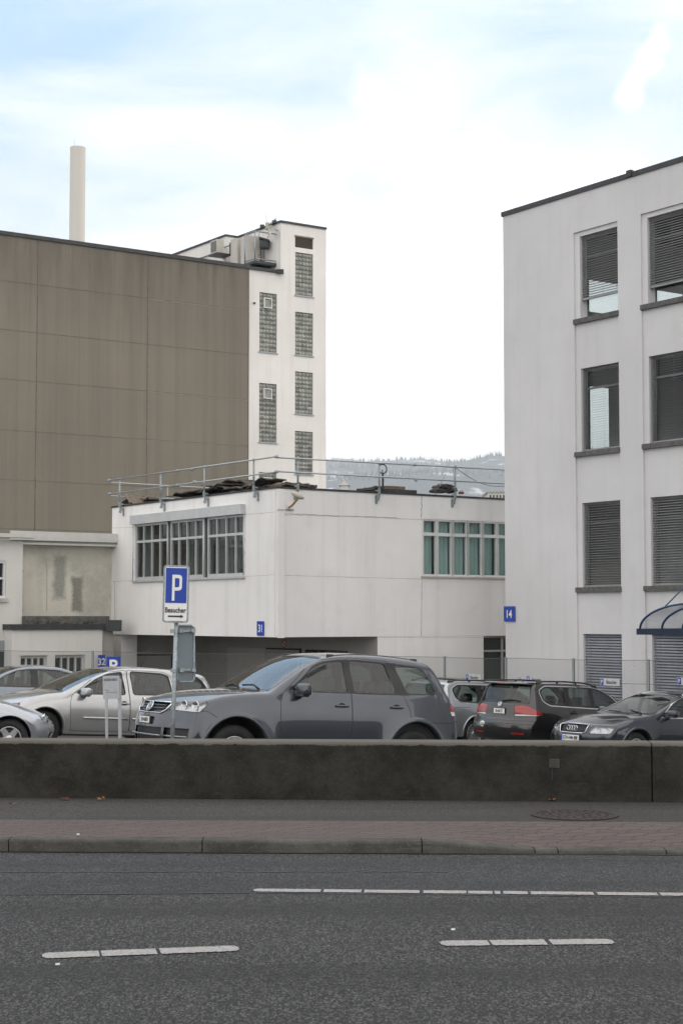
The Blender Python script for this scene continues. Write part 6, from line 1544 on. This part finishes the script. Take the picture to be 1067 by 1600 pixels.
def by_wheel(px, D, h):
    q = at(px, 1100, D); a, b_ = -sin(R(h)) * .85, cos(R(h)) * .85
    return (q.x + a, q.y + b_) if b_ > 0 else (q.x - a, q.y - b_)
# ---- 1. grey sport utility car in the middle
sil = [(-0.7, 0.27, 0.18, 0.05), (-0.84, 0.3, 0.22, 0.06), (-0.885, 0.42, 0.24, 0.07), (-0.9, 0.58, 0.24, 0.08), (-0.885, 0.74, 0.22, 0.08), (-0.865, 0.84, 0.2, 0.07), (-0.83, 0.96, 0.18, 0.06), (-0.78, 1.025, 0.14, 0.06), (-0.6, 1.085, 0.07, 0.07), (-0.25, 1.15, 0.04, 0.08), (0.15, 1.195, 0.03, 0.08), (0.42, 1.215, 0.03, 0.08), (0.52, 1.225, 0.05, 0.08), (0.7, 1.336, 0.09, 0.07), (1.05, 1.56, 0.08, 0.07), (1.32, 1.7, 0.05, 0.08), (1.55, 1.755, 0.035, 0.09), (2.0, 1.79, 0.03, 0.09), (2.5, 1.785, 0.03, 0.09), (3.0, 1.75, 0.03, 0.09), (3.18, 1.71, 0.035, 0.08), (3.33, 1.643, 0.05, 0.07), (3.46, 1.466, 0.07, 0.07), (3.65, 1.18, 0.08, 0.08), (3.75, 1.02, 0.1, 0.08), (3.78, 0.86, 0.12, 0.08), (3.8, 0.7, 0.14, 0.08), (3.79, 0.5, 0.14, 0.08), (3.72, 0.33, 0.12, 0.06), (3.6, 0.27, 0.06, 0.05), (2.0, 0.25, 0.01, 0.04), (0, 0.25, 0.01, 0.04)]
tou = Car('parked_car', dict(sil=sil, hw=.955, wb=2.855, R=.37, arch=.465, flw=.07, rim=.225, belt=[(-.9, 1.02), (.4, 1.14), (1.2, 1.19), (3.6, 1.20)], pf=.16, pr=.12, tumble=.30, paint=GREY, flm=GREY, n=170, fl=.03,
    crease=[(-.6, .93), (.5, 1.02), (3.6, 1.05)], dz=.055,
    windows=[[(.86, 1.235), (1.24, 1.57), (1.40, 1.63), (1.72, 1.675), (1.735, 1.235)], [(1.84, 1.235), (1.83, 1.677), (2.41, 1.655), (2.53, 1.24)], [(2.72, 1.25), (2.58, 1.645), (2.98, 1.61), (3.10, 1.54), (3.24, 1.26)]],
    wdoor=[0, 1, None], wr=.06, rub=.02, pillar=[[(1.70, 1.22), (1.70, 1.69), (1.88, 1.69), (1.88, 1.22)], [(2.50, 1.22), (2.40, 1.67), (2.60, 1.67), (2.76, 1.22)]],
    doors=[[(.66, .42), (.66, 1.04), (.72, 1.20), (1.20, 1.61), (1.40, 1.67), (1.775, 1.715), (1.785, .42)], [(1.80, .42), (1.79, 1.715), (2.47, 1.685), (2.66, 1.20), (2.74, 1.0), (2.76, .8), (2.38, .42)]],
    lines=[('side', [(-.82, .905), (-.42, .915), (-.30, .84)]), ('side', [(3.05, .86), (3.42, .84), (3.84, .93)]), ('side', [(3.47, 1.45), (3.69, .98)])],
    ws=[(-.01, 1.235), (.74, 1.225), (.62, 1.69), (-.01, 1.715)], rw=[(-.01, 1.22), (.70, 1.22), (.60, 1.60), (-.01, 1.62)],
    feat=[('headlight', 50, [(-.13, .915), (-.15, .925), (.01, 1.04), (.06, 1.06), (.36, 1.06), (.40, 1.01), (.35, .905), (.30, .90)], 'f'),
          ('grille', 'front', [(-.01, .86), (.34, .865), (.42, .90), (.48, 1.0), (-.01, 1.0)], 'f'),
          ('lower_grille', 'front', [(-.01, .44), (.40, .44), (.40, .665), (-.01, .665)], 'f'), ('lower_grille', 'front', [(.46, .44), (.76, .45), (.83, .54), (.83, .67), (.46, .67)], 'f'),
          ('tail_light', 'side', [(3.47, 1.02), (3.42, 1.25), (3.95, 1.27), (3.95, 1.02)], 'r'), ('clear_lamp', 'side', [(3.50, .955), (3.47, 1.018), (3.95, 1.018), (3.95, .955)], 'r'),
          ('skirt', 'side', [(-.95, .2), (-.95, .38), (-.40, .38), (-.42, .2)], 's'), ('skirt', 'side', [(3.3, .2), (3.28, .36), (3.95, .36), (3.95, .2)], 's'), ('skirt', 'side', [(.4, .2), (.42, .40), (2.42, .40), (2.44, .2)], 's')],
    seatx=(1.55, 2.45), seatz=1.24, floor=.55, bench3=True, cloth=M_clothg), by_wheel(361, 22.3, 31), 31, 'dark grey metallic sport utility car, largest and nearest, in the middle behind the wall', GRP).build()
tou.handle(1.62, 1.045, 0); tou.handle(2.52, 1.05, 1); tou.mirror(.93, 1.25, sz_=.17); 
badge_vw(tou, True, .935, .078, .02); tou.plate_(True, .76, 0, .30, .085, 'ZH·463871', off=.035)
lampcups(tou, [(.10, .98), (.25, .98)], .062)
b = bmesh.new()
for z in (.885, .925, .965): 
    P_ = [tou.endM(True, z, y, .0) for y in (-.38, -.25, -.12, 0, .12, .25, .38)]; tube(b, [m_.translation - Vector((-.012, 0, 0)) for m_ in P_], .009, 6)
tou.part('grille_bar', b, GREY)
b = bmesh.new()
for pts in ([(y, 1.005) for y in (-.48, -.3, -.1, .1, .3, .48)], [(-.48, 1.005), (-.42, .90), (-.34, .862), (-.1, .858), (.1, .858), (.34, .862), (.42, .90), (.48, 1.005)]): tube(b, [tou.endM(True, z, y, .004).translation for y, z in pts], .011, 6)
tou.part('grille_surround', b, M_chrome)
b = bmesh.new()
for z in (.565,): 
    for ys in ((.47, .6, .72, .83), (-.47, -.6, -.72, -.83), (-.4, -.2, 0, .2, .4)): tube(b, [tou.endM(True, z, y, .0).translation for y in ys], .012, 6)
tou.part('bumper_bar', b, M_zinc)
b = bmesh.new(); tube(b, [(.52, -.55, 1.235), (.62, -.2, 1.285), (.60, .1, 1.275)], .010, 5); tube(b, [(.52, .05, 1.24), (.62, .4, 1.28), (.585, .6, 1.255)], .010, 5); tou.part('wiper', b, M_black)
tou.rails(1.5, 3.05, BLK if False else M_plasticgrey, .008); tou.finish()
# ---- 2. silver family car behind the reserved sign
sil2 = [(-.62, .22, .14, .05), (-.80, .25, .18, .06), (-.86, .38, .20, .07), (-.87, .52, .20, .07), (-.84, .64, .18, .07), (-.80, .70, .15, .07), (-.70, .755, .10, .07), (-.45, .84, .05, .08), (-.05, .925, .03, .08), (.25, .97, .03, .08), (.36, .985, .05, .07), (.60, 1.11, .08, .06), (.95, 1.27, .07, .06), (1.2, 1.37, .05, .07), (1.5, 1.435, .03, .08), (1.9, 1.46, .03, .08), (2.35, 1.455, .03, .08), (2.85, 1.43, .03, .07), (3.25, 1.385, .04, .06), (3.36, 1.33, .05, .06), (3.50, 1.06, .07, .07), (3.56, .90, .10, .07), (3.60, .72, .12, .07), (3.62, .50, .12, .07), (3.54, .28, .1, .05), (3.1, .22, .03, .04), (1.5, .20, .01, .04), (0, .20, .01, .04)]
base2 = dict(sil=sil2, hw=.875, wb=2.614, R=.315, arch=.36, flw=.045, rim=.20, belt=[(-.9, .74), (.35, .90), (1.0, .935), (3.2, .98)], pf=.20, pr=.13, tumble=.34, n=150, crease=[(-.7, .66), (.6, .83), (3.2, .88)],
    windows=[[(.62, .955), (.98, 1.19), (1.22, 1.295), (1.50, 1.345), (1.535, .965)], [(1.71, .97), (1.69, 1.36), (2.30, 1.345), (2.44, 1.30), (2.47, .985)], [(2.60, .995), (2.55, 1.335), (3.02, 1.31), (3.14, 1.24), (3.28, 1.03)]],
    wdoor=[0, 1, None], wr=.04, rub=.02,
    doors=[[(.50, .30), (.47, .80), (.52, .92), (.95, 1.225), (1.2, 1.33), (1.60, 1.39), (1.62, .30)], [(1.635, .30), (1.62, 1.39), (2.35, 1.38), (2.49, 1.30), (2.53, .95), (2.38, .66), (2.20, .30)]],
    ws=[(-.01, .995), (.66, .985), (.54, 1.385), (-.01, 1.405)], rw=[(-.01, .96), (.60, .96), (.52, 1.31), (-.01, 1.33)],
    feat=[('headlight', 50, [(.03, .60), (-.04, .66), (.16, .76), (.30, .77), (.32, .70), (.20, .60)], 'f'), ('grille', 'front', [(-.01, .58), (.38, .60), (.42, .68), (-.01, .68)], 'f'), ('lower_grille', 'front', [(-.01, .27), (.5, .28), (.5, .42), (-.01, .42)], 'f'),
          ('tail_light', 'side', [(3.32, .72), (3.36, 1.02), (3.7, 1.05), (3.7, .72)], 'r'), ('skirt', 'side', [(.36, .15), (.37, .245), (2.24, .245), (2.25, .15)], 's')],
    seatx=(1.45, 2.25), seatz=.98, floor=.38, paint=SILV, cloth=M_cloth)
import copy
def var(bs, **k): d = copy.copy(bs); d.update(k); return d
def place(px, D): return (at(px, 1000, D).x, D)
ast = Car('parked_car', var(base2, dz=.05), by_wheel(67, 29.0, 33), 33, 'silver family car behind the reserved sign, left of the grey sport utility car', GRP).build()
ast.handle(1.50, .80, 0); ast.handle(2.36, .82, 1); ast.mirror(.70, .985, sz_=.14)
b = bmesh.new()
for sg in (-1, 1):
    for xa, xb in ((.72, 1.59), (1.66, 2.22)): tube(b, [(lerp(xa, xb, t), sg * (ast.W(lerp(xa, xb, t), .53) + .008), .53) for t in (0, .25, .5, .75, 1)], .020, 8)
ast.part('door_moulding', b, SILV); lampcups(ast, [(.10, .69)], .06)
b = bmesh.new(); tube(b, [(2.2, 0, 1.45), (2.42, 0, 1.86)], .005, 4); ast.part('aerial', b, M_black)
b = bmesh.new(); tube(b, [(.38, -.5, 1.0), (.47, -.1, 1.045)], .010, 5); ast.part('wiper', b, M_black); ast.finish()
# ---- 3. silver saloon nose at the bottom left
sil3 = [(-.62, .22, .18, .06), (-.80, .24, .24, .08), (-.86, .36, .26, .09), (-.87, .50, .26, .09), (-.82, .62, .22, .09), (-.74, .69, .16, .09), (-.60, .745, .10, .09), (-.35, .82, .05, .09), (-.05, .885, .03, .09), (.25, .93, .03, .08), (.42, .95, .05, .07), (.70, 1.09, .08, .06), (1.05, 1.25, .07, .06), (1.3, 1.34, .05, .07), (1.6, 1.39, .03, .08), (2.0, 1.41, .03, .08), (2.4, 1.38, .03, .08), (2.75, 1.28, .05, .07), (3.05, 1.10, .07, .07), (3.3, 1.0, .05, .07), (3.55, .97, .06, .07), (3.66, .85, .12, .07), (3.70, .65, .14, .07), (3.70, .45, .14, .07), (3.60, .27, .1, .05), (3.3, .22, .03, .04), (1.5, .20, .01, .04), (0, .20, .01, .04)]
sal = var(base2, sil=sil3, hw=.885, wb=2.65, paint=SILV2, flw=.02, pf=.24, wdoor=[0, 1], rw=[(-.01, 1.02), (.55, 1.02), (.48, 1.32), (-.01, 1.34)], seatx=(1.55, 2.35),
    windows=[[(.72, .95), (1.05, 1.16), (1.3, 1.27), (1.62, 1.315), (1.62, .96)], [(1.74, .965), (1.73, 1.32), (2.2, 1.32), (2.5, 1.26), (2.78, 1.08), (2.78, 1.0)]],
    doors=[[(.52, .30), (.52, .80), (.60, .92), (1.05, 1.20), (1.3, 1.31), (1.67, 1.36), (1.68, .30)], [(1.695, .30), (1.685, 1.36), (2.25, 1.36), (2.55, 1.29), (2.86, 1.08), (2.80, .8), (2.45, .62), (2.25, .30)]],
    feat=[('headlight', 50, [(-.02, .60), (-.19, .70), (-.16, .74), (.06, .775), (.11, .76), (.16, .68), (.15, .58)], 'f'), ('grille', 'front', [(-.01, .56), (.36, .57), (.38, .67), (-.01, .67)], 'f'), ('lower_grille', 'front', [(-.01, .27), (.5, .28), (.5, .42), (-.01, .42)], 'f'), ('tail_light', 'side', [(3.4, .72), (3.42, .9), (3.8, .92), (3.8, .72)], 'r'), ('skirt', 'side', [(.36, .15), (.37, .245), (2.24, .245), (2.25, .15)], 's')],
    lines=[])
c3 = Car('parked_car', var(sal, cf=.30, dz=-.08, sil=[(a * .90 if a < 0 else a, z, q, r) for a, z, q, r in sil3]), by_wheel(13, 27.6, 193), 193, 'silver car nose cut off by the left photo edge, just behind the wall', GRP).build(); lampcups(c3, [(-.04, .69), (.06, .69)], .05); c3.handle(1.55, .80, 0); c3.handle(2.5, .82, 1); c3.mirror(.78, .985); c3.finish()
# ---- 4. blue-grey fastback at the far left
sil4 = [(a, z * 1.035 if z > .9 else z, c_, r_) for a, z, c_, r_ in sil3]
c4_ = Car('parked_car', var(sal, sil=sil4, paint=BLUG, belt=[(-.9, .74), (.35, .93), (1.0, .97), (3.2, 1.02)], windows=[[(.72, .985), (1.05, 1.19), (1.3, 1.30), (1.62, 1.35), (1.62, .99)], [(1.78, .995), (1.77, 1.355), (2.2, 1.345), (2.5, 1.28), (2.80, 1.10), (2.80, 1.03)]], pillar=[[(1.58, .975), (1.58, 1.365), (1.80, 1.365), (1.80, .975)]]), place(-88, 35.4), 30, 'blue grey car behind the silver family car, only its roof and windows showing', GRP).build(); c4_.finish()
# ---- 6. black estate, tail towards us
sil6 = [(-.62, .22, .18, .06), (-.80, .24, .22, .08), (-.87, .42, .24, .08), (-.85, .62, .2, .08), (-.72, .74, .12, .08), (-.40, .86, .05, .08), (.05, .95, .03, .08), (.30, .99, .05, .07), (.65, 1.18, .08, .06), (1.0, 1.34, .07, .06), (1.3, 1.43, .04, .07), (1.7, 1.475, .03, .08), (2.3, 1.485, .03, .08), (2.9, 1.47, .03, .08), (3.20, 1.45, .03, .06), (3.36, 1.425, .03, .05), (3.42, 1.38, .03, .04), (3.48, 1.22, .04, .05), (3.56, 1.02, .06, .07), (3.60, .92, .10, .08), (3.60, .72, .12, .08), (3.66, .66, .14, .06), (3.69, .58, .14, .07), (3.68, .40, .14, .07), (3.60, .26, .1, .05), (3.3, .22, .03, .04), (1.5, .20, .01, .04), (0, .20, .01, .04)]
est = var(base2, sil=sil6, hw=.89, wb=2.578, paint=BLK, pf=.2, pr=.10, tumble=.30, belt=[(-.9, .74), (.35, .93), (1.0, .965), (3.5, 1.0)], crease=[(-.7, .66), (.6, .85), (3.4, .90)], rim=.215, R=.32, arch=.365,
    windows=[[(.72, .99), (1.05, 1.22), (1.28, 1.33), (1.52, 1.37), (1.55, .995)], [(1.66, 1.0), (1.65, 1.375), (2.28, 1.375), (2.36, 1.01)], [(2.50, 1.02), (2.46, 1.37), (3.0, 1.355), (3.14, 1.28), (3.12, 1.12), (2.95, 1.04)]],
    chromewin=[(.60, .965), (1.0, 1.24), (1.26, 1.36), (1.52, 1.40), (3.02, 1.385), (3.19, 1.29), (3.16, 1.10), (2.98, 1.005), (1.6, .975)],
    doors=[[(.50, .30), (.47, .85), (1.0, 1.28), (1.24, 1.40), (1.60, 1.43), (1.61, .30)], [(1.625, .30), (1.62, 1.43), (2.40, 1.43), (2.45, .98), (2.30, .64), (2.15, .30)]],
    ws=[(-.01, 1.01), (.68, 1.0), (.56, 1.40), (-.01, 1.42)], rw=[(-.01, 1.035), (.66, 1.04), (.60, 1.355), (-.01, 1.365)],
    lines=[('rear', [(.55, .72), (.62, .98), (.72, 1.05)]), ('rear', [(-.01, .665), (.85, .665)]), ('rear', [(-.01, .60), (.85, .60)])],
    feat=[('tail_light', -45, [(1.68, .80), (1.72, .965), (1.93, .965), (2.35, .80)], 'r'), ('reflector', 'rear', [(.40, .385), (.40, .42), (.68, .42), (.68, .385)], 'r'), ('headlight', 50, [(.03, .60), (-.04, .66), (.16, .76), (.30, .77), (.32, .70), (.20, .60)], 'f'), ('lower_grille', 'front', [(-.01, .27), (.5, .28), (.5, .42), (-.01, .42)], 'f')],
    seatx=(1.45, 2.3), seatz=1.0)
# tail lamps by tail view are simpler: replace the oblique polygon
est['feat'][0] = ('tail_light', -45, [(2.23, .80), (2.25, .965), (2.10, .985), (1.97, .965), (1.68, .84), (1.68, .80)], 'r'); est['rl'] = .5; est['feat'].append(('clear_lamp', -45, [(2.23, .765), (2.23, .795), (1.74, .795), (1.74, .785)], 'r'))
ha = 221; hx, hy = -cos(R(ha)), -sin(R(ha))
tail = at(787, 1100, 31.6)                                            # tail centre
def by_tail(px, D, hd, tx): q = at(px, 1100, D); return (q.x - cos(R(hd)) * tx, q.y - sin(R(hd)) * tx)
golf = Car('parked_car', var(est, dz=.10), by_tail(776, 34.5, ha, 3.62), ha, 'black estate car seen from behind, with roof rails and a round CH sticker', GRP).build()
golf.rails(1.25, 3.2, M_black, .028, (.35, .65)); golf.handle(1.48, .84, 0); golf.handle(2.28, .86, 1); golf.mirror(.78, 1.03)
badge_vw(golf, False, .985, .052, .006); golf.plate_(False, .845, .01, .30, .10, 'BI·68172')
Mg = golf.endM(False, .565, .40 * -1 if False else .30, .006, tilt=None)
def ch_sticker(y):
    M = golf.endM(False, .56, y, .008, tilt=None); b = bmesh.new(); lathe(b, [(.001, .002), (.066, .002), (.068, -.01)], M @ Matrix.Diagonal((1.0, .92, 1, 1)), 28); st = golf.part('country_sticker', b, M_white); b = bmesh.new(); text(b, 'CH', .075, M, .8, 0, .003, .004); golf.part('sticker_lettering', b, M_ink, st)
b = bmesh.new(); tube(b, [golf.endM(False, 1.05, .02, .02).translation, golf.endM(False, 1.075, .25, .03).translation, golf.endM(False, 1.06, .47, .02).translation], .012, 6); golf.part('rear_wiper', b, M_black)
for car_ in (golf,):
    b = bmesh.new(); prev = None
    for k in range(17):
        y = -.62 + 1.24 * k / 16; cv = .05 * (abs(y) / .62) ** 3; r_ = [b.verts.new(v) for v in ((3.18 - cv, y, 1.462), (3.42 - cv, y, 1.448), (3.515 - cv, y, 1.425), (3.51 - cv, y, 1.405), (3.36 - cv, y, 1.40))]
        if prev:
            for j in range(5): b.faces.new((prev[j], r_[j], r_[(j + 1) % 5], prev[(j + 1) % 5])).smooth = True
        else: b.faces.new(r_)
        prev = r_
    b.faces.new(prev[::-1]); car_.part('spoiler', b, BLK)
b = bmesh.new(); M = Matrix(((0, 0, 1, 3.519), (1, 0, 0, 0), (0, 1, 0, 1.416), (0, 0, 0, 1))); plate(b, M, .34, .018, .02, .004); golf.part('brake_light', b, M_red)
b = bmesh.new(); tube(b, [(2.9, 0, 1.47), (3.05, 0, 1.55)], .006, 5); golf.part('aerial', b, M_black)
CHY = -.42; ch_sticker(CHY)
M1, = [golf.endM(False, .87, .0, .0)]
golf.finish()
# ---- 5. silver estate behind it
h5 = 220
c5 = Car('parked_car', var(est, paint=SILV2, chromewin=[(.60, .965), (1.0, 1.24), (1.26, 1.36), (1.52, 1.40), (3.02, 1.385), (3.19, 1.29), (3.16, 1.10), (2.98, 1.005), (1.6, .975)], spokes=14, rim=.225, dz=.05, lines=[('side', [(2.75, .90), (3.6, .88)])]), by_tail(645, 37.0, h5, 3.62), h5, 'silver estate car with black roof rails between the grey and the black car', GRP).build(); c5.rails(1.25, 3.25, M_black, .028, (.35, .65)); c5.handle(1.48, .84, 0); c5.mirror(.78, 1.03); c5.finish()
# ---- 7. dark blue saloon estate, nose towards us
sil7 = [(-.60, .22, .22, .06), (-.82, .24, .26, .08), (-.885, .36, .28, .08), (-.90, .50, .28, .08), (-.88, .62, .25, .08), (-.84, .71, .2, .08), (-.74, .765, .12, .08), (-.50, .83, .06, .08), (-.15, .895, .03, .08), (.20, .945, .03, .08), (.42, .97, .05, .07), (.70, 1.10, .08, .06), (1.08, 1.27, .07, .06), (1.34, 1.36, .04, .07), (1.65, 1.41, .03, .08), (2.2, 1.43, .03, .08), (2.8, 1.40, .03, .08), (3.2, 1.35, .04, .06), (3.38, 1.25, .06, .06), (3.55, .98, .08, .07), (3.62, .85, .12, .07), (3.66, .60, .14, .07), (3.64, .40, .14, .07), (3.56, .27, .1, .05), (3.3, .22, .03, .04), (1.5, .20, .01, .04), (0, .20, .01, .04)]
aud = var(est, dz=.08, sil=sil7, hw=.885, wb=2.65, paint=NAVY, pf=.22, R=.315, arch=.36, flw=.045, fl=.02, rim=.20, spokes=12, belt=[(-.9, .74), (.35, .885), (1.0, .92), (3.5, .95)], crease=[(-.7, .64), (.6, .80), (3.4, .84)],
    windows=[[(.76, .95), (1.08, 1.16), (1.32, 1.27), (1.58, 1.315), (1.60, .955)], [(1.72, .96), (1.71, 1.32), (2.35, 1.32), (2.46, .97)], [(2.58, .98), (2.54, 1.31), (3.0, 1.285), (3.16, 1.0)]],
    chromewin=[(.66, .925), (1.04, 1.185), (1.30, 1.30), (1.56, 1.345), (2.9, 1.335), (3.06, 1.30), (3.24, .965), (2.9, .945), (1.6, .935)],
    doors=[[(.55, .30), (.52, .82), (1.04, 1.21), (1.28, 1.335), (1.65, 1.375), (1.66, .30)], [(1.675, .30), (1.67, 1.375), (2.46, 1.37), (2.52, .94), (2.36, .62), (2.2, .30)]],
    ws=[(-.01, .985), (.68, .975), (.56, 1.345), (-.01, 1.365)], rw=[(-.01, 1.0), (.6, 1.0), (.54, 1.28), (-.01, 1.3)],
    lines=[('top', [(-.6, .70), (.2, .74)]), ('side', [(-.9, .50), (-.4, .50)])],
    feat=[('headlight', 'front', [(.43, .575), (.41, .60), (.47, .715), (.50, .72), (.80, .71), (.78, .60), (.76, .585)], 'f'), ('grille', 'front', [(-.01, .575), (.30, .575), (.345, .595), (.375, .70), (.365, .725), (-.01, .735)], 'f'), ('lower_grille', 'front', [(-.01, .26), (.55, .27), (.55, .36), (-.01, .36)], 'f'), ('tail_light', 'rear', [(.6, .72), (.6, .86), (.95, .86), (.95, .72)], 'r'), ('skirt', 'side', [(.36, .15), (.37, .245), (2.26, .245), (2.28, .15)], 's')],
    seatx=(1.5, 2.35), seatz=.95)
nose = at(889, 1134, 31.5); h7 = 34.4
a4 = Car('parked_car', aud, (nose.x + .90 * cos(R(h7)), 31.5 + .90 * sin(R(h7))), h7, 'dark blue estate car facing left at the right edge, with four rings in its grille', GRP).build()
a4.mirror(.80, 1.0, sz_=.13); a4.handle(1.52, .79, 0); a4.handle(2.4, .80, 1); a4.rails(1.4, 3.1, M_alu, .008)
lampcups(a4, [(.53, .65), (.62, .65), (.72, .65)], .044, 'front')
b = bmesh.new()
for y in (-.099, -.033, .033, .099):
    M = a4.endM(True, .66, 0, .014, tilt=None) @ Matrix.Translation((y, 0, 0)); lathe(b, [(.040, 0), (.041, .008), (.049, .008), (.050, 0)], M, 28)
a4.part('emblem', b, M_chrome)
b = bmesh.new(); tube(b, [a4.endM(True, z, y, .005).translation for y, z in ((-.30, .572), (-.10, .57), (.10, .57), (.30, .572), (.348, .593), (.378, .70), (.366, .728), (.1, .738), (-.1, .738), (-.366, .728), (-.378, .70), (-.348, .593), (-.30, .572))], .010, 6); a4.part('grille_surround', b, M_chrome)
b = bmesh.new()
for z in (.60, .63, .69, .715): tube(b, [a4.endM(True, z, y, -.012).translation for y in (-.32, -.16, 0, .16, .32)], .006, 5)
a4.part('grille_bar', b, M_plasticgrey)
a4.plate_(True, .475, 0, .50, .11, 'GTH·HM 888', True)
b = bmesh.new(); tube(b, [(.44, -.5, .985), (.55, -.1, 1.035)], .010, 5); tube(b, [(.44, .05, .99), (.54, .5, 1.01)], .010, 5); a4.part('wiper', b, M_black)
a4.finish()
